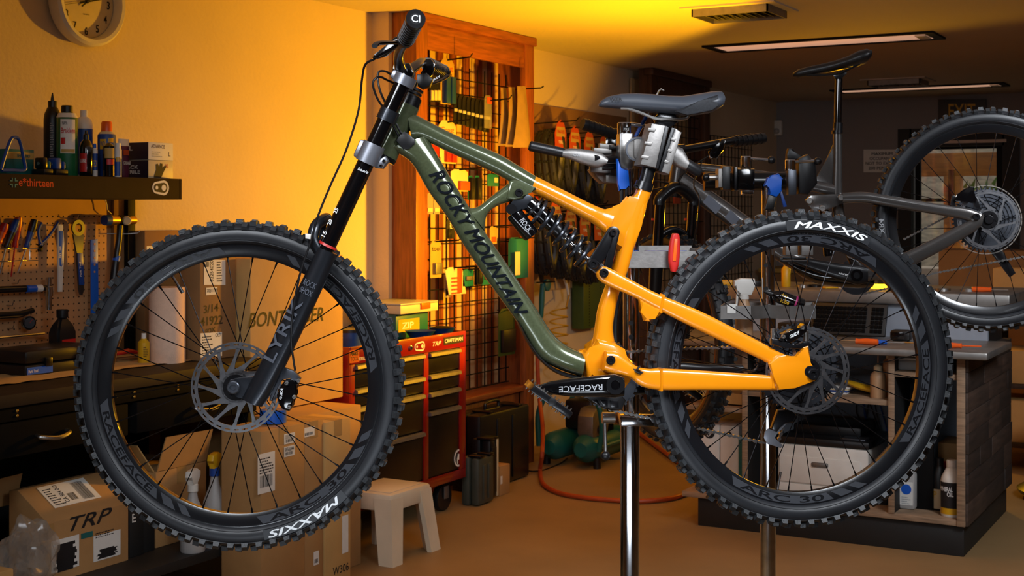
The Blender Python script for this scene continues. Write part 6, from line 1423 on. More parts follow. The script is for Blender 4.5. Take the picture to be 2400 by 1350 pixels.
m_ = pd(1578, 600, 4.64); bm = BM(); tube(bm, smooth_path([m_ + NW * -.066, m_ + NW * -.06 + EZ * .06, m_ + EZ * .09, m_ + NW * .06 + EZ * .06, m_ + NW * .066], 5), .012, 12); obj('fork_arch', bm, 'black_satin', gb)
hc = pd(1592, 350, 4.6); bar_ = smooth_path([pd(1366, 290, 4.44), pd(1450, 318, 4.5), pd(1560, 352, 4.57), pd(1592, 352, 4.6), pd(1625, 347, 4.63), pd(1720, 330, 4.7), pd(1790, 324, 4.78)], 5)
bm = BM(); tube(bm, bar_, .0135, 14); obj('handlebar', bm, 'black_satin', gb)
for a_, b_ in (((1365, 290, 4.44), (1450, 318, 4.5)), ((1790, 324, 4.78), (1714, 332, 4.7))):
    A_, B_ = pd(*a_), pd(*b_); bm = BM(); tube(bm, [A_, A_ + (B_ - A_) * .05, B_], [.018, .0195, .018], 18); gp = obj('grip', bm, 'black_plastic', gb); dn = (B_ - A_).normalized(); e_ = dn.cross(EZ).normalized()
    for k in range(6):
        bm = BM(); revolve(bm, [(.017, -.004), (.0208, -.003), (.0208, .003), (.017, .003)], A_ + (B_ - A_) * (.12 + .15 * k), dn, e_, 18); obj('grip_ridge', bm, 'black_plastic', gp)
obj('stem', prism(BM(), outline(lambda x, y, q: pd(x, y, 4.62), [(1578, 340), (1606, 338), (1612, 372), (1580, 376)]), EN_G, .05, .006), 'black_gloss', gb)
obj('brake_lever', prism(BM(), outline(lambda x, y, q: pd(x, y, 4.66), [(1690, 326), (1702, 330), (1696, 352), (1680, 372), (1664, 372), (1660, 356), (1678, 346)]), EN_G, .03, .005), 'black_gloss', gb)
obj('brake_lever', prism(BM(), outline(lambda x, y, q: pd(x, y, 4.5), [(1420, 322), (1446, 320), (1448, 352), (1432, 362), (1420, 350)]), EN_G, .03, .005), 'black_gloss', gb)
for pts in ([(1660, 366, 4.62), (1620, 392, 4.6), (1590, 420, 4.55), (1604, 440, 4.7)], [(1440, 350, 4.5), (1480, 420, 4.5), (1540, 425, 4.55), (1600, 436, 4.72)], [(1430, 356, 4.5), (1500, 440, 4.5), (1560, 440, 4.6), (1612, 446, 4.75)], [(1648, 372, 4.62), (1626, 430, 4.55), (1640, 470, 4.5), (1628, 560, 4.55), (1600, 700, 4.6)]):
    bm = BM(); tube(bm, smooth_path([pd(*p) for p in pts], 5), .0026, 8); obj('cable', bm, 'black_plastic', gb)

# ================================================================== COUNTER ISLAND
FY, LX, RX = 5.85, -2.40, -1.14
ct = thing('counter_island', 'reclaimed wood counter with open shelves and zinc edged worktop', 'counter', ((LX + RX) / 2, 6.4, 0))
obj('plinth', box(BM(), (LX + .07, FY + .02, 0), (RX - .01, 6.88, .13), .003), 'black_wood', ct)
obj('bottom_board', box(BM(), (LX, FY, .13), (RX, 6.38, .155), .002), 'plywood_edge', ct)
for x in (-2.085, -1.433): obj('divider', box(BM(), (x - .022, FY + .002, .155), (x, 6.36, .83), .001), 'black_wood', ct)
for x in (-2.085, -1.433): obj('divider_edge', box(BM(), (x - .024, FY - .004, .155), (x + .002, FY + .002, .83), .001), 'plywood_edge', ct)
obj('end_panel', box(BM(), (RX - .03, FY, .13), (RX - .004, 6.9, .83), .001), 'plank', ct)
obj('end_edge', box(BM(), (RX - .034, FY - .006, .13), (RX, FY, .83), .001), 'plywood_edge', ct)
for x0, x1, z in ((LX + .01, -2.107, .53), (-2.085, -1.455, .61), (-1.433, RX - .03, .735)):
    obj('shelf', box(BM(), (x0, FY + .01, z), (x1, 6.36, z + .022), .001), 'plywood_edge', ct)
obj('back_board', box(BM(), (LX, 6.36, .155), (RX - .03, 6.38, .83)), 'blue_grey_panel', ct)
obj('worktop', box(BM(), (LX - .12, FY - .07, .83), (RX + .10, 6.36, .862), .008), 'zinc', ct)
obj('riser', box(BM(), (LX, 6.34, .862), (RX, 6.37, 1.015)), 'blue_grey_panel', ct)
obj('upper_worktop', box(BM(), (LX - .06, 6.30, 1.015), (RX + .1, 6.98, 1.07), .006), 'zinc', ct)
obj('upper_body', box(BM(), (LX + .05, 6.40, .155), (RX - .03, 6.88, 1.015)), 'black_wood', ct)
rnd = random.Random(9); z = .13; k = 0
while z < .80:
    h = rnd.choice((.085, .1, .115)); h = min(h, .83 - z); y = FY + .002
    while y < 6.89:
        L = rnd.uniform(.25, .5); y1 = min(y + L, 6.9); e = rnd.uniform(.0, .006)
        obj('plank', box(BM(), (RX - .004, y + .001, z + .001), (RX + .008 + e, y1 - .001, z + h - .001), .001), rnd.choice(('plank', 'plank_dark', 'plank_dark')), ct); y = y1
    z += h
ZB = .155
def cpt(px, Y, z): p = pY(px, HZ, Y); p.z = z; a = (px - CX) / FPX; return p, Y / (SN * a + CS) / FPX
# printer
p0, s = cpt(1822, 5.95, ZB); p1, _ = cpt(2036, 5.95, ZB); pr = thing('printer', 'white laser printer with black top in the middle bay of the counter', 'printer', ((p0.x + p1.x) / 2, 6.1, ZB))
x0, x1 = p0.x, p1.x
obj('body', box(BM(), (x0, 5.95, ZB), (x1, 6.32, ZB + .24), .012), 'white_plastic', pr)
obj('paper_drawer', box(BM(), (x0 + .01, 5.944, ZB + .012), (x1 - .03, 5.952, ZB + .065), .003), 'white_plastic', pr)
fp = obj('front_panel', box(BM(), (x0 + .012, 5.942, ZB + .072), (x1 - .035, 5.952, ZB + .19), .004), 'white_plastic', pr)
obj('panel_pull', box(BM(), (x0 + .16, 5.938, ZB + .15), (x0 + .235, 5.943, ZB + .17), .006), 'alu', fp)
obj('energy_sticker', box(BM(), (x1 - .06, 5.9405, ZB + .082), (x1 - .04, 5.9415, ZB + .105)), 'blue_bright', fp)
obj('top_cover', box(BM(), (x0 - .002, 5.95, ZB + .24), (x1 + .002, 6.32, ZB + .275), .012), 'black_plastic', pr)
obj('output_tray', box(BM(), (x0 + .04, 6.05, ZB + .272), (x1 - .06, 6.31, ZB + .32), .012), 'black_plastic', pr)
obj('control_panel', box(BM(), (x1 - .13, 5.97, ZB + .274), (x1 - .02, 6.06, ZB + .282), .003), 'grey_metal', pr)
q = p1.x + .03
for k, (dx, lb) in enumerate(((.0, 'black binder labelled rentals repair log leaning by the printer'), (.05, 'black binder without label next to the repair log binder'))):
    t = thing('binder', lb, 'binder', (q + dx, 6.1, ZB), 'binders beside the printer'); M = Matrix.Translation((q + dx, 6.0, ZB)) @ Matrix.Rotation(.2 - .05 * k, 4, 'Y')
    obj('cover', box(BM(), (0, 0, 0), (.035, .26, .29), .003, M), 'black_plastic', t)
    if k == 0:
        obj('spine_label', box(BM(), (.007, -.001, .03), (.028, 0, .27), 0, M), 'paper', t); text('RENTALS REPAIR LOG', 'ink', t, M @ V((.025, -.0018, .04)), M.to_3x3() @ V((0, 0, .22)), M.to_3x3() @ V((-.014, 0, 0)))
# bottles in the right-hand bay
t, p, r, H = (lambda p: (thing('oil_bottle', 'white mineral oil bottle with black and yellow label in the counter bay', 'bottle', p[0]), p[0], .046, .235))(cpt(2231, 5.93, ZB))
obj('body', lathe(BM(), [(r * .95, 0), (r, .006), (r, H * .62), (r * .92, H * .7), (r * .5, H * .86), (r * .42, H * .88)], p, seg=26), 'white_plastic', t); obj('cap', lathe(BM(), [(r * .5, H * .875), (r * .5, H * .98), (r * .44, H)], p, seg=22), 'white_plastic', t)
wrap(t, p, r, H * .16, H * .62, -75, 70, 'ink', 'label', 14); wrap(t, p, r, H * .05, H * .16, -75, 70, 'yellow', 'label_band', 14); wtext('MINERAL', 'white_print', t, p, r, H * .46, H * .54, -72, 5); wtext('OIL', 'white_print', t, p, r, H * .37, H * .45, -25, 8); wrap(t, p, r, H * .16, H * .6, 42, 70, 'yellow', 'label_patch', 5, 1.025)
t, p, r, H = (lambda p: (thing('fluid_bottle', 'dark bottle with yellow letter label behind the oil bottle', 'bottle', p[0]), p[0], .038, .22))(cpt(2201, 6.03, ZB))
obj('body', lathe(BM(), [(r * .95, 0), (r, .006), (r, H * .7), (r * .5, H * .85)], p, seg=22), 'black_plastic', t); obj('cap', lathe(BM(), [(r * .5, H * .85), (r * .5, H)], p, seg=18), 'black_plastic', t)
wrap(t, p, r, H * .04, H * .42, -60, 40, 'cream', 'label', 10); wtext('P', 'yellow', t, p, r, H * .25, H * .38, -38, -15); 
for px, lb, lbl, H in ((2128, 'translucent jug with a round blue label in the counter bay', True, .19), (2152, 'grey translucent jug behind the blue labelled jug', False, .21)):
    p, s = cpt(px, 5.98 if lbl else 6.12, ZB); t = thing('alcohol_jug', lb, 'bottle', p, 'jugs in the counter bay')
    obj('body', box(BM(), p + V((-.036, -.03, 0)), p + V((.036, .03, H * .85)), .012), 'translucent', t); obj('cap', lathe(BM(), [(.016, H * .84), (.016, H), (.012, H * 1.01)], p, seg=16), 'white_plastic', t)
    if lbl:
        sheet(t, p + V((-.028, -.0308, .02)), V((.056, 0, 0)), EZ * .1, 'paper'); bm = BM(); lathe(bm, [(.022, 0), (.022, .0006)], p + V((0, -.032, .088)), (0, -1, 0), 20); obj('label_disc', bm, 'blue_bright', t); lines_print(t, p + V((-.02, -.0322, .025)), V((.04, 0, 0)), EZ * .035, 4, 'grey_print', 3)
x0 = cpt(2196, 6.12, ZB)[0].x
t = carton('carton', 'brown carton with red print behind the oil bottle in the counter bay', x0, -1.18, 6.14, 6.34, ZB, ZB + .27, 'cardboard', None, 'box', None); sheet(t, V((x0 + .01, 6.1392, ZB + .16)), V((.12, 0, 0)), EZ * .03, 'red')
t = thing('clear_container', 'clear plastic container on the top shelf of the counter bay', 'container', cpt(2145, 5.95, .757)[0]); c = cpt(2145, 5.95, .757)[0]; obj('tub', box(BM(), c + V((-.07, -.03, 0)), c + V((.08, .1, .045)), .008), 'translucent', t); obj('lid', box(BM(), c + V((-.074, -.034, .045)), c + V((.084, .104, .055)), .003), 'white_plastic', t)
obj('grey_panel', box(BM(), (-1.40, 5.99, ZB), (-1.30, 6.0, .73), .001), 'black_metal', ct)
# middle bay upper: squeeze bottles, yellow tube, cables
for k, (px, Y, lb, mm) in enumerate(((2058, 5.93, 'squeeze bottle with bent spout and amber fluid in the counter bay', 'amber_bottle'), (2086, 6.02, 'taller amber bottle behind the bent spout bottle', 'amber_bottle'))):
    p, s = cpt(px, Y, .632); t = thing('squeeze_bottle', lb, 'bottle', p, 'squeeze bottles in the counter bay'); r = .033 if k == 0 else .03
    obj('body', lathe(BM(), [(r * .95, 0), (r, .005), (r, .09), (r * .85, .105), (r * .5, .115)] if k == 0 else [(r * .95, 0), (r, .005), (r, .15), (r * .5, .165)], p, seg=22), mm, t)
    h = .113 if k == 0 else .163; obj('cap', lathe(BM(), [(r * .55, h), (r * .55, h + .022), (r * .3, h + .028)], p, seg=16), 'cream', t)
    if k == 0:
        bm = BM(); tube(bm, smooth_path([p + EZ * .135, p + EZ * .18, p + V((.004, 0, .21)), p + V((.03, 0, .245))], 4), .0025, 8); obj('spout', bm, 'amber_bottle', t)
t = thing('yellow_pouch', 'yellow tube lying on the middle counter shelf', 'tube', cpt(2010, 5.98, .632)[0]); c = cpt(2010, 5.98, .632)[0]; bm = BM(); tube(bm, [c + V((-.06, 0, .06)), c + V((.0, 0, .04)), c + V((.07, .0, .025))], [.012, .024, .026], 14, flat=(EZ, .6)); obj('tube_body', bm, 'yellow', t)
t = thing('paper_stack', 'pad of white papers on the middle counter shelf', 'papers', cpt(1955, 5.98, .632)[0]); c = cpt(1955, 5.98, .632)[0]
for k in range(4): obj('pad', box(BM(), c + V((-.09 + .006 * k, -.02, .008 * k)), c + V((.06 + .004 * k, .15, .008 * k + .007)), .001), ('paper', 'blue', 'cream', 'paper')[k], t)
t = thing('cable_bundle', 'dark cables hanging behind the printer', 'cable', cpt(2020, 6.3, .25)[0])
for k in range(7):
    x = cpt(2010 + k * 7, 6.33, 0)[0].x; rn = random.Random(k); bm = BM(); tube(bm, smooth_path([V((x, 6.34, .60)), V((x + rn.uniform(-.03, .05), 6.33, .5)), V((x + rn.uniform(-.02, .08), 6.32, .38)), V((x + rn.uniform(0, .1), 6.34, .2))], 4), .003, 6); obj('wire', bm, 'black_plastic' if k % 3 else 'blue', t)
# left bay
t = thing('helmet_box', '', 'box', (0, 0, 0)); bpy.data.objects.remove(t)
for k, (px0, px1, lb) in enumerate(((1688, 1732, 'white carton with dark oval window on the low counter shelf'), (1640, 1686, 'white carton with a round flower shaped print on the low counter shelf'))):
    a, _ = cpt(px0, 5.95, ZB); b, _ = cpt(px1, 5.95, ZB); t = thing('product_carton', lb, 'box', ((a.x + b.x) / 2, 6.05, ZB), 'white cartons in the counter bay')
    obj('body', box(BM(), (a.x, 5.95, ZB), (b.x, 6.15, ZB + .30), .003), 'white_plastic', t); c = V(((a.x + b.x) / 2, 5.949, ZB + .26))
    bm = BM(); lathe(bm, [(.026 if k else .012, 0), (.026 if k else .012, .001)], c, (0, -1, 0), 20, sx=1.0); obj('window', bm, 'ink', t)
    if k:
        bm = BM(); rn = random.Random(3)
        for q in range(26):
            a_, r_ = rn.uniform(0, 2 * PI), rn.uniform(0, .018); lathe(bm, [(.0026, 0), (.0026, .0008)], c + V((r_ * math.cos(a_), -.001, r_ * math.sin(a_))), (0, -1, 0), 6)
        o = obj('window_print', bm, 'paper', t); o['kind'] = 'stuff'
    obj('stripe', box(BM(), (a.x + .002, 5.9485, ZB + .03), (b.x - .002, 5.9495, ZB + .055)), 'red', t); text('B', 'red', t, V((c.x - .006, 5.9485, ZB + .09)), V((.012, 0, 0)), EZ * .012)
a, _ = cpt(1734, 5.95, ZB); obj_t = carton('product_carton', 'slim teal carton in the low counter bay', a.x, a.x + .04, 5.93, 6.12, ZB, ZB + .26, 'teal', None, 'box', None, .002); lines_print(obj_t, V((a.x + .006, 5.9292, ZB + .06)), V((.028, 0, 0)), EZ * .1, 5, 'teal_print', 5)
a, _ = cpt(1648, 5.95, .552); t = thing('open_tray_box', 'open brown box of blue parts on the counter shelf', 'box', (a.x + .1, 6.05, .552)); 
for p_, q_ in (((0, 0, 0), (.2, .25, .006)), ((0, 0, 0), (.2, .005, .055)), ((0, .245, 0), (.2, .25, .07)), ((0, 0, 0), (.005, .25, .06)), ((.195, 0, 0), (.2, .25, .06))): obj('panel', box(BM(), V((a.x, 5.93, .552)) + V(p_), V((a.x, 5.93, .552)) + V(q_)), 'cardboard_light', t)
for k in range(5):
    rn = random.Random(k + 20); c = V((a.x + .03 + k * .035, 6.02 + rn.uniform(-.04, .06), .575)); bm = BM(); tube(bm, [c, c + V((rn.uniform(-.02, .03), rn.uniform(-.05, .05), .02))], [.014, .01], 8); o = obj('packet', bm, ('blue_bright', 'black_plastic', 'paper', 'blue', 'black_plastic')[k], t)
# on the worktop
kb = thing('keyboard', 'black computer keyboard propped against the counter riser', 'keyboard', cpt(2000, 6.2, .862)[0]); a, _ = cpt(1908, 6.26, .862); b, _ = cpt(2082, 6.26, .862); W_ = b.x - a.x
M = Matrix.Translation((a.x, 6.21, .868)) @ Matrix.Rotation(math.radians(68), 4, 'X'); obj('case', box(BM(), (0, 0, 0), (W_, .15, .018), .004, M), 'black_wood', kb); kk = None
for r_ in range(6):
    for c_ in range(17):
        if c_ in (13,): continue
        x = .012 + c_ * (W_ - .024) / 17; y = .012 + r_ * .021
        if kk is None: kk = obj('key', box(BM(), (x, y, .018), (x + (W_ - .024) / 17 * .84, y + .017, .024), .0015, M), 'bench_black', kb); k0 = M @ V((x, y, 0))
        else: c2 = kk.copy(); COL.objects.link(c2); c2.parent = kb; c2.location = (M @ V((x, y, 0))) - k0
def lying(name, label, cat, px, Y, z, L, r, mh, ms, ang=0.0, grp=None):
    c, _ = cpt(px, Y, z + r); d = V((math.cos(ang), math.sin(ang), 0)); t = thing(name, label, cat, c - EZ * r, grp)
    bm = BM(); lathe(bm, [(r * .5, 0), (r, .004), (r * 1.05, L * .3), (r * .8, L * .48), (r * .95, L * .54), (r * .4, L * .55)], c - d * L / 2, d, 14); obj('handle', bm, mh, t); bm = BM(); cyl(bm, c + d * L * .04, c + d * L / 2, r * .28, 8); obj('shaft', bm, ms, t); return t
GW = 'hand tools on the counter'
lying('screwdriver', 'orange handled screwdriver on the lower counter worktop', 'screwdriver', 2010, 5.9, .862, .18, .013, 'orange_plastic', 'steel', PI, GW)
lying('screwdriver', 'blue handled tool on the lower counter worktop', 'screwdriver', 2075, 5.93, .862, .16, .011, 'blue_bright', 'steel', .2, GW)
lying('screwdriver', 'orange handled tool at the worktop corner', 'screwdriver', 2250, 5.92, .862, .17, .012, 'orange_plastic', 'orange_plastic', .1, GW)
lying('pliers', 'orange grips of pliers on the lower worktop behind the rear wheel', 'pliers', 2150, 5.95, .862, .14, .011, 'orange_plastic', 'steel', PI - .3, GW)
lying('pliers', 'orange handled pliers on the upper counter by the grey bicycle', 'pliers', 2320, 6.5, 1.07, .16, .012, 'orange_plastic', 'steel', 0, GW)
t = thing('power_brick', 'black rounded box on the counter worktop', 'charger', cpt(2112, 6.15, .862)[0]); c = cpt(2112, 6.15, .862)[0]; obj('case', box(BM(), c + V((-.045, -.03, 0)), c + V((.045, .04, .05)), .015), 'black_plastic', t); obj('face', box(BM(), c + V((-.04, -.0315, .01)), c + V((.02, -.03, .04)), .001), 'black_gloss', t)
t = thing('monitor_base', 'dark grey device standing behind the keyboard end', 'device', cpt(1900, 6.15, .862)[0]); c = cpt(1890, 6.2, .862)[0]; obj('case', box(BM(), c + V((-.12, -.06, 0)), c + V((.0, .09, .06)), .006), 'black_plastic', t); obj('slot', box(BM(), c + V((-.11, -.061, .02)), c + V((-.02, -.06, .03))), 'grey_metal', t)
UZ = 1.07
t = thing('glue_bottle', 'yellow glue bottle with pointed tip on the upper counter', 'bottle', cpt(1842, 6.5, UZ)[0]); p = cpt(1842, 6.5, UZ)[0]; obj('body', lathe(BM(), [(.02, 0), (.022, .004), (.022, .085), (.012, .1)], p, seg=18), 'yellow', t); obj('tip', lathe(BM(), [(.012, .1), (.012, .112), (.004, .118), (.003, .14)], p, seg=14), 'yellow', t)
rn = random.Random(8); parts_ = ((1700, 'small yellow lidded tub'), (1730, 'flat grey gear plate'), (1765, 'black coiled strap'), (1790, 'short brass fitting'), (1880, 'round bearing'), (1910, 'black cassette ring'), (1945, 'loose yellow cap'), (1985, 'white folded paper'), (2110, 'black small pouch'), (2160, 'dark wrench roll'), (2210, 'silver chain coil'), (2270, 'small steel dish'))
for k, (px, nm) in enumerate(parts_):
    c = cpt(px, 6.42 + rn.random() * .15, UZ)[0]; m_ = ('yellow', 'grey_metal', 'black_plastic', 'brass', 'steel', 'black_satin', 'yellow', 'paper', 'black_plastic', 'black_plastic', 'steel', 'alu')[k]
    if k in (1, 4, 5, 10, 11):
        R_ = .03 + rn.random() * .015; bm = BM(); revolve(bm, [(R_ * .5, 0), (R_, 0), (R_, .012), (R_ * .5, .012)], c, EZ, (1, 0, 0), 20); o = obj('small_part', bm, m_)
    else:
        bm = BM(); box(bm, (-.035, -.02, 0), (.035, .025, .008 + .02 * rn.random()), .004, Matrix.Translation(c) @ Matrix.Rotation(rn.random() * 3, 4, 'Z')); o = obj('small_part', bm, m_)
    tag(o, nm + ' among the clutter on the upper counter', 'part', 'small parts on the upper counter')
# rack of cartons beyond the counter
rk = thing('storage_rack', 'low dark storage rack holding cartons past the counter end', 'rack', (-.9, 8.3, 0))
for z in (.12, .45, .80): obj('shelf', box(BM(), (-1.45, 8.02, z), (-.3, 8.5, z + .025), .002), 'plank_dark', rk)
for x in (-1.45, -.33): obj('post', box(BM(), (x, 8.02, 0), (x + .04, 8.06, .83)), 'black_metal', rk); obj('post', box(BM(), (x, 8.46, 0), (x + .04, 8.5, .83)), 'black_metal', rk)
GR = 'cartons on the storage rack'
for k, (x0, x1, z0, z1, lb) in enumerate(((-1.40, -1.15, .475, .66, 'middle shelf by the post'), (-1.12, -.8, .475, .70, 'middle shelf further in'), (-1.40, -1.0, .145, .38, 'bottom shelf'), (-1.42, -1.1, .825, 1.12, 'top shelf, taller one'), (-1.05, -.6, .825, 1.05, 'top shelf, wider one'))):
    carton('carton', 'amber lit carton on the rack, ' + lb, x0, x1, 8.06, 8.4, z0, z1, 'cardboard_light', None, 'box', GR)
bx = carton('carton', 'large brown carton on the floor behind the counter', -2.05, -1.35, 9.6, 10.1, 0, 1.18, 'cardboard', None, 'box', None)
t = thing('work_stool', 'black round stool base at the counter end', 'stool', (-.92, 7.3, 0)); bm = BM(); lathe(bm, [(.24, .03), (.25, .05), (.2, .08), (.05, .12), (.03, .14), (.03, .45)], (-.92, 7.3, 0), EZ, 28); obj('pedestal', bm, 'black_plastic', t); bm = BM(); lathe(bm, [(.17, .45), (.18, .47), (.18, .51), (.1, .53)], (-.92, 7.3, 0), EZ, 28); obj('seat', bm, 'black_plastic', t)

# ================================================================== TOOL CHEST AND FLOOR THINGS
CX0, CX1, CY0, CY1, CZ0, CZ1 = -3.93, -3.45, 4.72, 5.66, .15, .86
tc_ = thing('tool_chest', 'red rolling tool chest with black drawers and bright pulls', 'tool chest', (-3.7, 5.2, 0))
obj('body', box(BM(), (CX0, CY0, CZ0), (CX1 - .012, CY1, CZ1 - .04), .004), 'black_metal', tc_)
for y0, y1 in ((CY0, CY0 + .035), (5.295, 5.335), (CY1 - .05, CY1)): obj('frame_post', box(BM(), (CX1 - .012, y0, CZ0 + .045), (CX1, y1, CZ1 - .075), .002), 'red_paint', tc_)
obj('frame_base', box(BM(), (CX1 - .012, CY0, CZ0), (CX1, CY1, CZ0 + .045), .002), 'red_paint', tc_)
fa = obj('fascia', box(BM(), (CX1 - .012, CY0, CZ1 - .075), (CX1 + .004, CY1, CZ1), .003), 'red_paint', tc_)
obj('side_panel', box(BM(), (CX0, CY1, CZ0), (CX1, CY1 + .006, CZ1), .002), 'red_paint', tc_); obj('side_panel', box(BM(), (CX0, CY0 - .006, CZ0), (CX1, CY0, CZ1), .002), 'red_paint', tc_)
obj('top_tray', box(BM(), (CX0, CY0, CZ1 - .04), (CX1 - .012, CY1, CZ1 - .028)), 'black_metal', tc_)
for ys, zs in (((CY0 + .037, 5.293), (.785, .68, .60, .425, .197)), ((5.337, CY1 - .052), (.785, .68, .597, .51, .197))):
    for zt, zb in zip(zs, zs[1:]):
        d = obj('drawer', box(BM(), (CX1 - .03, ys[0], zb + .004), (CX1 - .004, ys[1], zt - .003), .002), 'black_gloss' if False else mat('drawer_black', '#141210', .32, var=.25, scale=40), tc_)
        obj('drawer_pull', prism(BM(), [V((CX1 - .004, (ys[0] + ys[1]) / 2, zt - .003)), V((CX1 + .012, (ys[0] + ys[1]) / 2, zt - .008)), V((CX1 + .014, (ys[0] + ys[1]) / 2, zt - .022)), V((CX1 - .004, (ys[0] + ys[1]) / 2, zt - .024))], (0, 1, 0), ys[1] - ys[0] - .004), 'alu', d)
xf = CX1 + .0045
a = pX(1040, 809, xf); b = pX(1086, 802, xf); sheet(fa, a, V((0, b.y - a.y, 0)), EZ * .036, 'ink', 'badge'); text('CRAFTSMAN', 'paper', fa, a + V((.0012, .008, .009)), V((0, b.y - a.y - .016, 0)), EZ * .018)
a = pX(1012, 812, xf); text('TRP', 'paper', fa, a, V((0, pX(1032, 812, xf).y - a.y, 0)), EZ * .02, slant=.15); badge(fa, pX(983, 812, xf), .018, .023, .022, V((0, 1, 0)), 'paper', 'red_paint')
a = pX(819, 852, xf); sheet(fa, a, V((0, .07, 0)), EZ * .055, 'orange_card', 'sticker'); text('MAKE', 'ink', fa, a + V((.0012, .006, .03)), V((0, .058, 0)), EZ * .018); text('TOOL', 'ink', fa, a + V((.0012, .006, .008)), V((0, .058, 0)), EZ * .018); text('VERSUS', 'paper', fa, pX(838, 846, xf), V((0, .07, 0)), EZ * .014)
bm = BM(); lathe(bm, [(.012, 0), (.012, .006), (.008, .008)], pX(962, 815, xf), (1, 0, 0), 14); obj('lock', bm, 'chrome', fa)
q = pX(1075, 1073, CX1 - .0035); bm = BM(); revolve(bm, [(.033, 0), (.042, 0), (.042, .001), (.033, .001)], q, (1, 0, 0), (0, 1, 0), 28); obj('sticker_ring', bm, 'paper', tc_)
obj('sticker_mark', prism(BM(), [q + V((.0006, y * .03, z * .03)) for y, z in ((-.5, -.9), (-.2, -.9), (-.2, -.3), (.2, -.3), (.2, -.9), (.5, -.9), (.5, .1), (.3, .3), (.4, .8), (.1, .6), (-.3, .7), (-.3, .3), (-.5, 0))], (1, 0, 0), .001), 'paper', tc_)
for (x, y) in ((-3.52, 4.82), (-3.52, 5.56), (-3.86, 4.82), (-3.86, 5.56)):
    w_ = obj('caster', box(BM(), (x - .03, y - .03, .12), (x + .03, y + .03, .15), .003), 'black_metal', tc_); bm = BM(); lathe(bm, [(.03, -.018), (.062, -.016), (.065, -.008), (.065, .008), (.062, .016), (.03, .018)], (x, y, .065), (1, 0, 0), 22); obj('caster_wheel', bm, 'black_plastic', w_); obj('caster_fork', box(BM(), (x + .022, y - .02, .06), (x + .028, y + .02, .13), .002), 'alu', w_)
# things on the chest
TZ = CZ1 - .028
for k, (px, R_, lb) in enumerate(((985, .075, 'blue magnetic parts bowl on the tool chest, empty one'), (1036, .068, 'blue magnetic parts bowl holding a washer on the tool chest'))):
    p, s = col(px, -3.56, CZ1 - .01); t = thing('parts_bowl', lb, 'bowl', p, 'blue parts bowls'); bm = BM(); lathe(bm, [(R_ * .5, -.016), (R_ * .6, -.014), (R_ * .95, .022), (R_, .024), (R_ * .9, .02), (R_ * .5, -.006)], p, EZ, 28); obj('bowl', bm, 'blue', t)
    if k: bm = BM(); revolve(bm, [(.008, 0), (.022, 0), (.022, .005), (.008, .005)], p + EZ * .022, EZ, (1, 0, 0), 18); obj('washer', bm, 'steel', t); bm = BM(); lathe(bm, [(R_ * .58, .012), (R_ * .8, .02), (R_ * .5, .03)], p, EZ, 12); obj('bolts', bm, 'black_metal', t)
p, s = col(945, -3.74, TZ); t = thing('parts_organizer', 'shallow clear parts organizer with orange latch stacked on the tool chest', 'organizer', p)
obj('tray', box(BM(), (-3.9, p.y - .2, TZ + .12), (-3.62, p.y + .13, TZ + .16), .004), 'cream', t); obj('lid', box(BM(), (-3.9, p.y - .2, TZ + .161), (-3.62, p.y + .13, TZ + .17), .003), 'translucent', t); obj('latch', box(BM(), (-3.625, p.y - .03, TZ + .135), (-3.612, p.y + .05, TZ + .165), .003), 'orange_plastic', t)
t = thing('wipes_box', 'teal and yellow packet box under the parts organizer', 'box', (-3.76, p.y, TZ)); obj('body', box(BM(), (-3.88, p.y - .18, TZ), (-3.66, p.y + .1, TZ + .12), .003), 'teal', t); obj('panel', box(BM(), (-3.6595, p.y - .16, TZ + .03), (-3.6585, p.y + .02, TZ + .09)), 'yellow', t); text('ZIP', 'white_print', t, V((-3.658, p.y - .13, TZ + .045)), V((0, .1, 0)), EZ * .03)
p, s = col(820, -3.6, TZ); t = thing('blue_tub', 'round blue tub behind the front wheel on the tool chest', 'tub', p); obj('body', lathe(BM(), [(.05, 0), (.058, .005), (.06, .075), (.055, .078), (.05, .02)], p, seg=24), 'blue', t); obj('lid', lathe(BM(), [(.062, .072), (.062, .085), (.03, .088)], p, seg=24), 'black_plastic', t)
p, s = col(848, -3.58, TZ); t = carton('product_carton', 'small red patterned box beside the blue tub', -3.62, -3.55, p.y - .03, p.y + .05, TZ, TZ + .055, 'red', None, 'box', None, .002); lines_print(t, V((-3.5492, p.y - .025, TZ + .01)), V((0, .07, 0)), EZ * .035, 4, 'paper', 6)
for k, (px, L, lb) in enumerate(((800, .2, 'long chrome ratchet lying on the tool chest lip'), (960, .14, 'short chrome driver lying on the tool chest lip'))):
    p, s = col(px, -3.49, TZ + .012); t = thing('ratchet', lb, 'wrench', p, 'ratchets on the tool chest'); bm = BM(); tube(bm, [p, p + V((0, L * .3, 0)), p + V((0, L, 0))], [.009, .011, .006], 10); obj('shaft', bm, 'chrome', t); bm = BM(); lathe(bm, [(.014, -.008), (.016, 0), (.014, .01)], p + V((0, L, .002)), EZ, 14); obj('head', bm, 'chrome', t)
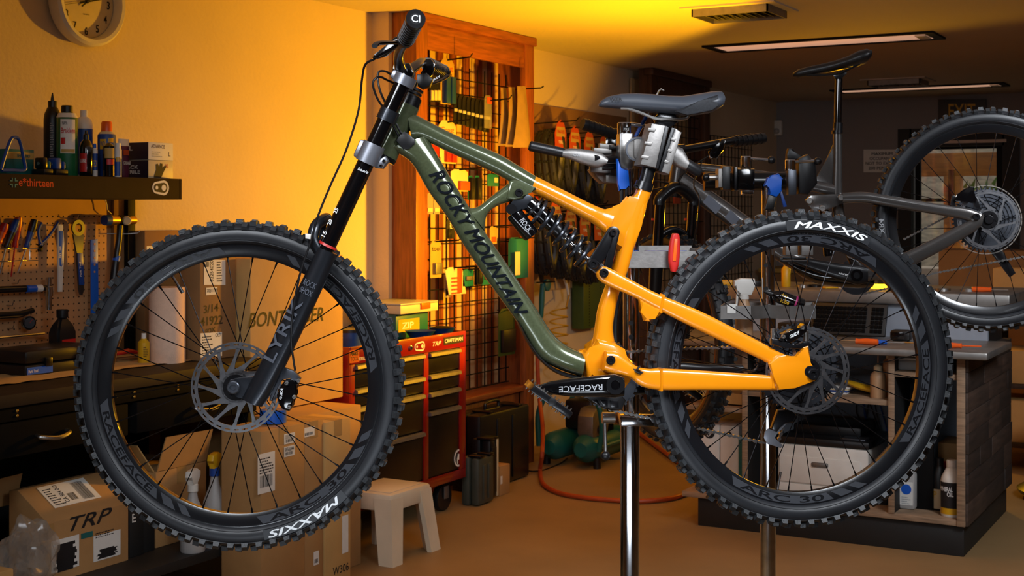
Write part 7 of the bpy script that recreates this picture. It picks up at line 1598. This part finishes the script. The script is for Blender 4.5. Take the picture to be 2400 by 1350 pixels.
# step stool
sx0, sx1, sy0, sy1, sz = -3.43, -3.12, 4.56, 4.92, .285
t = thing('step_stool', 'cream plastic step stool on the floor by the tool chest', 'step stool', (-3.27, 4.74, 0))
obj('top', box(BM(), (sx0 + .03, sy0 + .03, sz - .075), (sx1 - .03, sy1 - .03, sz), .014), 'stool_plastic', t)
obj('tread_inset', box(BM(), (sx0 + .055, sy0 + .055, sz), (sx1 - .055, sy1 - .055, sz + .003), .002), 'stool_plastic', t)
for x, sx_ in ((sx0, 1), (sx1, -1)):
    for y, sy_ in ((sy0, 1), (sy1, -1)):
        r0 = [(0, 0), (.07, 0), (.075, .02), (.02, .075), (0, .07)]; r1 = [(0.03, 0.03), (.115, .028), (.115, .05), (.05, .115), (.028, .115)]; rings = []
        for f, zz in ((0, 0), (.06, .01), (.75, sz * .68), (1, sz - .02)):
            rings.append([V((x + sx_ * (a_[0] * (1 - f) + b_[0] * f), y + sy_ * (a_[1] * (1 - f) + b_[1] * f), zz)) for a_, b_ in zip(r0, r1)])
        bm = BM(); skin(bm, rings); obj('leg', bm, 'stool_plastic', t)
# hard cases
def hardcase(label, x0, x1, y0, y1, z1, m, handle=True):
    t = thing('hard_case', label, 'case', ((x0 + x1) / 2, (y0 + y1) / 2, 0), 'hard cases by the display bay')
    xm = (x0 + x1) / 2; obj('shell', box(BM(), (x0, y0, 0), (xm - .002, y1, z1), .015), m, t); obj('shell', box(BM(), (xm + .002, y0 + .004, .004), (x1, y1 - .004, z1 - .004), .015), m, t)
    for y in (y0 + (y1 - y0) * .22, y0 + (y1 - y0) * .78): obj('latch', box(BM(), (xm - .02, y - .022, z1 - .005), (x1 + .006, y + .022, z1 + .008), .004), 'black_satin', t)
    for y in (y0 + (y1 - y0) * .35, y0 + (y1 - y0) * .65): obj('rib', box(BM(), (x1 - .002, y - .012, .03), (x1 + .006, y + .012, z1 - .04), .003), m, t)
    if handle:
        ym = (y0 + y1) / 2; bm = BM(); tube(bm, smooth_path([(xm, ym - .07, z1), (xm, ym - .065, z1 + .03), (xm, ym, z1 + .038), (xm, ym + .065, z1 + .03), (xm, ym + .07, z1)], 5), .009, 10); obj('handle', bm, 'black_plastic', t)
    return t
hardcase('large black ribbed hard case against the display bay', -3.73, -3.56, 5.98, 6.52, .40, 'black_plastic')
hardcase('slim grey green case standing next to the tool chest', -3.50, -3.40, 5.70, 5.86, .24, mat('grey_green', '#3c3f36', .5), False)
t = hardcase('narrow black case with a pale rim between the other cases', -3.55, -3.44, 5.88, 5.955, .30, 'black_plastic', False); obj('rim_strip', box(BM(), (-3.438, 5.94, .01), (-3.434, 5.957, .295), .001), 'cream', t)
t = carton('carton', 'little brown carton on the floor in front of the hard cases', -3.545, -3.44, 5.98, 6.085, 0, .15, 'cardboard', None, 'box', None); sheet(t, V((-3.4395, 5.985, .06)), V((0, .02, 0)), EZ * .04)
t = thing('floor_torch', 'short black cylinder lying on the floor beside the large hard case', 'torch', pZ(1212, 1100, .03)); c = pZ(1212, 1100, .035); bm = BM(); lathe(bm, [(.03, -.05), (.034, -.045), (.034, .03), (.04, .035), (.04, .05), (.03, .052)], c, (.6, -.4, 0), 18); obj('body', bm, 'black_plastic', t); bm = BM(); tube(bm, smooth_path([c, c + V((.05, .15, -.03)), c + V((.05, .4, -.03)), c + V((0, .6, -.03))], 4), .004, 6); obj('cord', bm, 'black_plastic', t)
# compressor
c = V((-3.5, 7.08, 0)); t = thing('air_compressor', 'teal framed portable air compressor on the floor under the tyres', 'air compressor', c)
for y in (-.2, .2):
    pts = [c + V((.18, y, .10)), c + V((.2, y, .25)), c + V((.14, y, .40)), c + V((-.1, y, .42)), c + V((-.2, y, .3)), c + V((-.2, y, .10))]; bm = BM(); tube(bm, smooth_path(pts, 5), .016, 10); obj('roll_bar', bm, 'teal', t)
for x, z in ((.18, .12), (.12, .41), (-.18, .12)): bm = BM(); cyl(bm, c + V((x, -.2, z)), c + V((x, .2, z)), .016, 10); obj('cross_bar', bm, 'teal', t)
for x in (.1, -.1): bm = BM(); lathe(bm, [(.04, -.27), (.075, -.22), (.08, -.2), (.08, .2), (.075, .22), (.04, .27)], c + V((x, 0, .11)), (0, 1, 0), 22); obj('tank', bm, 'teal', t)
obj('motor', box(BM(), c + V((-.1, -.08, .19)), c + V((.08, .16, .36)), .02), 'black_plastic', t)
obj('pump_head', prism(BM(), [c + V((.10, y, z)) for y, z in ((-.2, .17), (-.02, .17), (.0, .22), (-.01, .3), (-.05, .335), (-.17, .335), (-.21, .29), (-.215, .2))], (1, 0, 0), .1, .012), 'alu', t)
for k in range(5): obj('cooling_fin', box(BM(), c + V((.05, -.0 + .018 * k, .18)), c + V((.14, .008 + .018 * k, .33)), .002), 'black_metal', t)
for (x, y) in ((.16, -.18), (.16, .18), (-.16, -.18), (-.16, .18)): bm = BM(); cyl(bm, c + V((x, y, 0)), c + V((x, y, .06)), .022, 12); obj('foot', bm, 'black_plastic', t)
bm = BM(); lathe(bm, [(.03, 0), (.032, .004), (.03, .012)], c + V((.151, -.12, .21)), (1, 0, 0), 18); obj('pump_cap', bm, 'black_plastic', t)
# hose on the floor
t = thing('air_hose', 'orange brown air hose looping over the concrete floor', 'hose', pZ(1400, 1165, 0)); pts = [pX(1259, 760, -3.70), pX(1260, 860, -3.70), pX(1264, 930, -3.69), pX(1272, 1000, -3.6), pX(1271, 1060, -3.5)]
pts += [pZ(x, y, .014) for x, y in ((1266, 1105), (1274, 1135), (1310, 1155), (1360, 1165), (1420, 1171), (1490, 1175), (1560, 1170), (1600, 1160), (1640, 1140), (1640, 1110), (1600, 1090), (1550, 1055), (1510, 1025), (1480, 1000))]
bm = BM(); tube(bm, smooth_path(pts, 5), .012, 10); obj('hose', bm, 'hose_orange', t)
# wall: coil hose, air gun, green panel
t = thing('coiled_air_line', 'yellow coiled air line hanging on the wall', 'hose', pX(1310, 830, -3.88)); c = pX(1310, 720, -3.88); pts = []
for k in range(7 * 16): a = 2 * PI * k / 16; pts.append(c + V((.05 * math.cos(a), .07 * math.sin(a), -.055 * k / 16)))
bm = BM(); tube(bm, [pX(1330, 655, -3.93), pX(1334, 690, -3.92)] + pts, .005, 8); obj('coil', bm, 'yellow', t); bm = BM(); tube(bm, [pX(1318, 640, -3.93), pX(1328, 668, -3.92), pX(1334, 700, -3.92)], [.012, .01, .006], 10); obj('coupling', bm, 'white_plastic', t)
t = thing('air_gun', 'teal air gun with gauge hung on a peg beside the display bay', 'air gun', pX(1275, 740, -3.88)); X_ = -3.88
bm = BM(); tube(bm, [pX(1272, 665, X_), pX(1270, 700, X_), pX(1268, 745, X_)], [.016, .018, .013], 12); obj('handle', bm, 'teal', t); bm = BM(); lathe(bm, [(.036, 0), (.036, .02), (.03, .022)], pX(1278, 668, X_), (1, 0, 0), 20); obj('gauge', bm, 'teal', t); bm = BM(); tube(bm, [pX(1268, 640, X_), pX(1270, 660, X_)], [.018, .012], 12); obj('nozzle', bm, 'black_plastic', t)
bm = BM(); tube(bm, [pX(1258, 662, -3.98), pX(1300, 660, -3.7)], .004, 6); obj('peg', bm, 'black_metal', t)
t = thing('perforated_panel', 'tall olive green perforated metal channel on the wall', 'panel', pX(1392, 770, -3.9)); a, b = pX(1368, 772, -3.9), pX(1420, 640, -3.9); obj('channel', box(BM(), (-3.985, a.y, a.z), (-3.9, b.y, b.z), .004), 'green_metal', t)
for k in range(18):
    for f in (.25, .75):
        bm = BM(); lathe(bm, [(.005, 0), (.005, .001)], V((-3.8995, a.y + (b.y - a.y) * f, a.z + .02 + (b.z - a.z - .04) * k / 17)), (1, 0, 0), 8); obj('slot', bm, 'hole', t)

# ================================================================== GOODS ON THE WALL
def folded_tyre(px, py, label, X=-3.84, w_=.06, h=.17, grp='folded tyres with orange hang cards'):
    c = pX(px, py, X); t = thing('folded_tyre', label, 'tyre', c - EZ * h, grp)
    for k, (dx, f) in enumerate(((0, 1), (.045, .93), (-.04, .96))):
        pts = []
        for q in range(24):
            a = 2 * PI * q / 24; pts.append(c + V((dx + .012 * math.sin(2 * a), w_ * f * math.copysign(abs(math.cos(a)) ** .8, math.cos(a)), h * f * math.copysign(abs(math.sin(a)) ** .8, math.sin(a)) - h)))
        bm = BM(); tube(bm, pts, .026, 10, closed=True); lp = obj('casing', bm, 'rubber', t)
        bm = BM()
        for q in range(24):
            p_ = pts[q]; o_ = (p_ - (c - EZ * h)); o_.x = 0; o_.normalize(); tg = (pts[(q + 1) % 24] - pts[q - 1]).normalized()
            for s in (-1, 0, 1): knob(bm, p_ + o_ * .024 + V((s * .016, 0, 0)), o_, tg, V((1, 0, 0)), .007, .005, .007)
        obj('tread', bm, 'rubber_knob', lp)['kind'] = 'stuff'
    cy = c + V((.075, 0, .0)); P = lambda y, z: cy + V((0, y, z))
    obj('hang_card', prism(BM(), [P(-.07, -.09), P(.07, -.09), P(.075, .0), P(.045, .06), P(.0, .085), P(-.045, .06), P(-.075, .0)], (1, 0, 0), .002), 'orange_card', t)
    obj('card_band', prism(BM(), [P(-.055, -.02) + V((.0015, 0, 0)), P(.055, -.02) + V((.0015, 0, 0)), P(.05, .04) + V((.0015, 0, 0)), P(-.05, .04) + V((.0015, 0, 0))], (1, 0, 0), .001), 'yellow_card', t)
    text('MAXXIS', 'red', t, P(-.045, .0) + V((.0028, 0, 0)), V((0, .09, 0)), EZ * .022); text('TIRE', 'paper', t, P(-.03, -.06) + V((.0018, 0, 0)), V((0, .06, 0)), EZ * .018)
    bm = BM(); tube(bm, [V((-3.98, c.y, c.z + .065)), V((-3.66, c.y, c.z + .075)), V((-3.64, c.y, c.z + .095))], .004, 6); obj('peg', bm, 'black_metal', t)
for k, (px, py) in enumerate(((1288, 314), (1322, 327), (1356, 338), (1391, 347))): folded_tyre(px, py, ('first', 'second', 'third', 'fourth')[k] + ' folded tyre from the display bay in the upper row, orange card')
for k, (px, py) in enumerate(((1276, 500), (1312, 512), (1346, 520), (1380, 530))): folded_tyre(px, py, ('first', 'second', 'third', 'fourth')[k] + ' folded tyre from the display bay in the lower row, orange card')
GH = 'packaged goods hung on the wire grid'
def hang(x0, y0, x1, y1, label, m, body=None, mb=None, tx=None, tm='ink', X=-3.80, cat='package', name='hang_pack', th=.004, peg=True, tilt=0.0):
    a, b = pX(x0, y1, X), pX(x1, y0, X); t = thing(name, label, cat, ((a.x), (a.y + b.y) / 2, a.z), GH); W_, H_ = b.y - a.y, b.z - a.z; P = lambda u, v, dx=0.0: V((X + dx, a.y + W_ * u + tilt * v * W_, a.z + H_ * v))
    obj('card', prism(BM(), [P(0, 0), P(1, 0), P(1, .88), P(.8, 1), P(.2, 1), P(0, .88)], (1, 0, 0), th, .001), m, t)
    if body:
        for u0, v0, u1, v1, d_ in body: obj('product', box(BM(), P(u0, v0, th / 2), P(u1, v1, th / 2 + d_), .003), mb, t)
    if tx: text(tx, tm, t, P(.12, .72, th / 2 + .0008), P(.88, .72) - P(.12, .72), EZ * H_ * .13)
    if peg: c_ = P(.5, .95); bm = BM(); tube(bm, [V((-3.86 if X > -3.86 else -3.985, c_.y, c_.z)), V((X + .14, c_.y, c_.z + .012)), V((X + .155, c_.y, c_.z + .03))], .004, 6); obj('peg', bm, 'black_metal', t)
    return t
hang(1032, 140, 1064, 243, 'white hang card with two dark blue tubes near the bay top', 'yellow_card', [(.1, .02, .4, .6, .03), (.5, .02, .8, .6, .03)], 'blue', 'Coast', 'orange_card')
for k, px in enumerate((1006, 1014, 1022)): hang(px, 172, px + 8, 238, ('first', 'second', 'third')[k] + ' slim dark card in the row under the top peg', 'black_plastic', [(.1, .05, .9, .4, .01)], 'cream', None, X=-3.79, peg=False)
for k in range(8): hang(1062 + k * 10, 222 + k * 2, 1076 + k * 10, 288 + k * 3, ('first', 'second', 'third', 'fourth', 'fifth', 'sixth', 'seventh', 'eighth')[k] + ' black packet from the wall end in the fanned row', 'black_plastic', [(.05, .4, .95, .5, .003)], 'translucent', X=-3.78 + .006 * k, peg=(k == 7), tilt=.15)
hang(1135, 225, 1152, 300, 'clear packet with orange tip at the end of the fanned row', 'clear_film', [(.3, .75, .95, .95, .004)], 'orange_card', X=-3.72, peg=False)
for k, (x0, x1, y0, y1) in enumerate(((1168, 1192, 206, 342), (1186, 1212, 204, 344), (1204, 1240, 202, 346))):
    X = -3.74 + .05 * k; t = thing('mudguard', ('first', 'second', 'third')[k] + ' curved tan mudguard hanging from the long peg', 'mudguard', pX(x0, y1, X), 'mudguards on the grid'); rings = []
    for v in range(9):
        f = v / 8; y = y0 + (y1 - y0) * f; cx_ = (x0 + x1) / 2 + 3 * math.sin(f * 3); wd = (x1 - x0) / 2 * (.55 + .6 * f ** 1.5)
        A_, B_ = pX(cx_ - wd, y, X), pX(cx_ + wd, y, X); mid = (A_ + B_) / 2 + V((.04 * f, 0, 0)); rings.append([A_, (A_ + mid) / 2 + V((.012 * f, 0, 0)), mid, (B_ + mid) / 2 + V((.012 * f, 0, 0)), B_, (B_ + mid) / 2 + V((.009 * f, 0, 0)), mid - V((.003, 0, 0)), (A_ + mid) / 2 + V((.009 * f, 0, 0))])
    obj('blade', skin(BM(), rings), 'brown_plastic' if k < 0 else mat('guard_tan', '#8a7048', .5), t, 60)
    if k == 2: bm = BM(); tube(bm, [pX(1200, 210, -3.86), pX(1268, 206, -3.55), pX(1274, 202, -3.54)], .004, 6); obj('peg', bm, 'black_metal', t)
hang(1028, 285, 1068, 382, 'rounded white card holding red tubes behind the top tube', 'cream', [(.3, .03, .55, .35, .02), (.62, .03, .9, .35, .02)], 'red', 'Coast', 'orange_card')
hang(1012, 330, 1030, 392, 'dark red pouch partly behind the frame', 'red', [(.1, .1, .9, .4, .01)], 'black_plastic', peg=False)
hang(1056, 398, 1096, 448, 'cream box with an orange square behind the frame triangle', 'cream', [(.4, .05, .95, .45, .02)], 'orange_card', X=-3.78)
for k, px in enumerate((1096, 1112)): hang(px, 412, px + 12, 468, ('first', 'second')[k] + ' dark teal tube in the frame triangle', 'teal', [(.1, .0, .9, .9, .02)], 'black_plastic', peg=False)
hang(1142, 408, 1168, 436, 'small teal card with pale square in the frame triangle', 'teal_print', [(.6, .3, .9, .7, .003)], 'cream')
for k, px in enumerate((1000, 1016)): hang(px, 452, px + 14, 502, ('first', 'second')[k] + ' pale grey sheet pack below the down tube', 'wall_back_paint', [(.1, .1, .9, .3, .004)], 'cream', X=-3.8, peg=False)
t = hang(1046, 512, 1066, 560, 'black bar pack with vertical white name on the grid', 'ink', [(.1, .05, .5, .5, .008)], 'black_plastic', peg=False); a = pX(1060, 548, -3.796); text('lezyne', 'white_print', t, a, EZ * .06, V((0, -.03, 0)))
hang(1008, 563, 1034, 652, 'tall yellowish blister pack with a silver tool on the grid', 'yellow_card', [(.2, .1, .8, .4, .02)], 'alu', 'tool')
t = hang(1052, 624, 1092, 692, 'white and orange tilted card on the grid', 'cream', [(.48, .05, .98, .98, .003)], 'orange_card', tilt=-.25); lines_print(t, pX(1058, 690, -3.796), V((0, .1, 0)), EZ * .1, 5, 'orange_card', 3)
hang(1042, 632, 1056, 698, 'clear packet hanging behind the orange card', 'clear_film', [(.1, .1, .9, .3, .004)], 'black_plastic', X=-3.82, peg=False)
for k, (x0, x1, y0, y1) in enumerate(((1084, 1110, 630, 672), (1128, 1154, 630, 668))): hang(x0, y0, x1, y1, ('teal blister card next to the orange card', 'teal blister card close to the down tube')[k], 'teal_print', [(.2, .35, .8, .6, .015)], 'alu')
for k, px in enumerate((1112, 1118)): hang(px, 622, px + 12, 668, ('first', 'second')[k] + ' black pouch between the teal cards', 'black_plastic', [(.1, .1, .9, .8, .01)], 'black_plastic', X=-3.79 + .02 * k, peg=(k == 0))
t = hang(1192, 556, 1220, 652, 'tall teal carton with white side panel on a peg', 'teal_print', [(0, 0, 1, .97, .05)], 'teal_print', name='hang_box', cat='box'); a = pX(1207, 645, -3.745); sheet(t, a, V((0, .06, 0)), EZ * .13, 'cream')
t = hang(1168, 720, 1206, 836, 'dark green bagged cable pack behind the down tube', 'green_metal', [(.1, .08, .9, .55, .02)], 'black_plastic', peg=True)
hang(1148, 530, 1164, 572, 'pale orange packet above the down tube', 'yellow_card', [(.2, .1, .8, .4, .005)], 'orange_card'); 
for k, (x0, y0, x1, y1, lb, mm) in enumerate(((1300, 560, 1330, 600, 'grey boxed tube between the two rows of tyres', 'grey_metal'), (1360, 480, 1388, 515, 'photo fronted box in the goods row above the shock', 'paper'), (1392, 482, 1420, 516, 'black box in the goods row above the shock', 'black_plastic'), (1240, 458, 1262, 520, 'red pouch by the shock mount', 'red'))): hang(x0, y0, x1, y1, lb, mm, [(.1, .1, .9, .45, .01)], 'black_plastic', X=-3.9)
for k, (Y, z, mm) in enumerate(((9.05, 1.05, 'yellow_card'), (9.3, .95, 'black_plastic'), (9.5, 1.15, 'teal'), (9.2, 1.5, 'orange_card'))):
    t = thing('hang_pack', ('yellow', 'black', 'teal', 'orange')[k] + ' pack hanging in the dark display bay', 'package', (-3.84, Y, z), 'packs in the dark bay'); obj('card', box(BM(), (-3.845, Y, z), (-3.83, Y + .12, z + .18), .003), mm, t); obj('header', box(BM(), (-3.843, Y + .02, z + .18), (-3.84, Y + .1, z + .22), .001), 'cream', t); bm = BM(); tube(bm, [V((-3.87, Y + .06, z + .21)), V((-3.75, Y + .06, z + .22))], .004, 6); obj('peg', bm, 'black_metal', t)
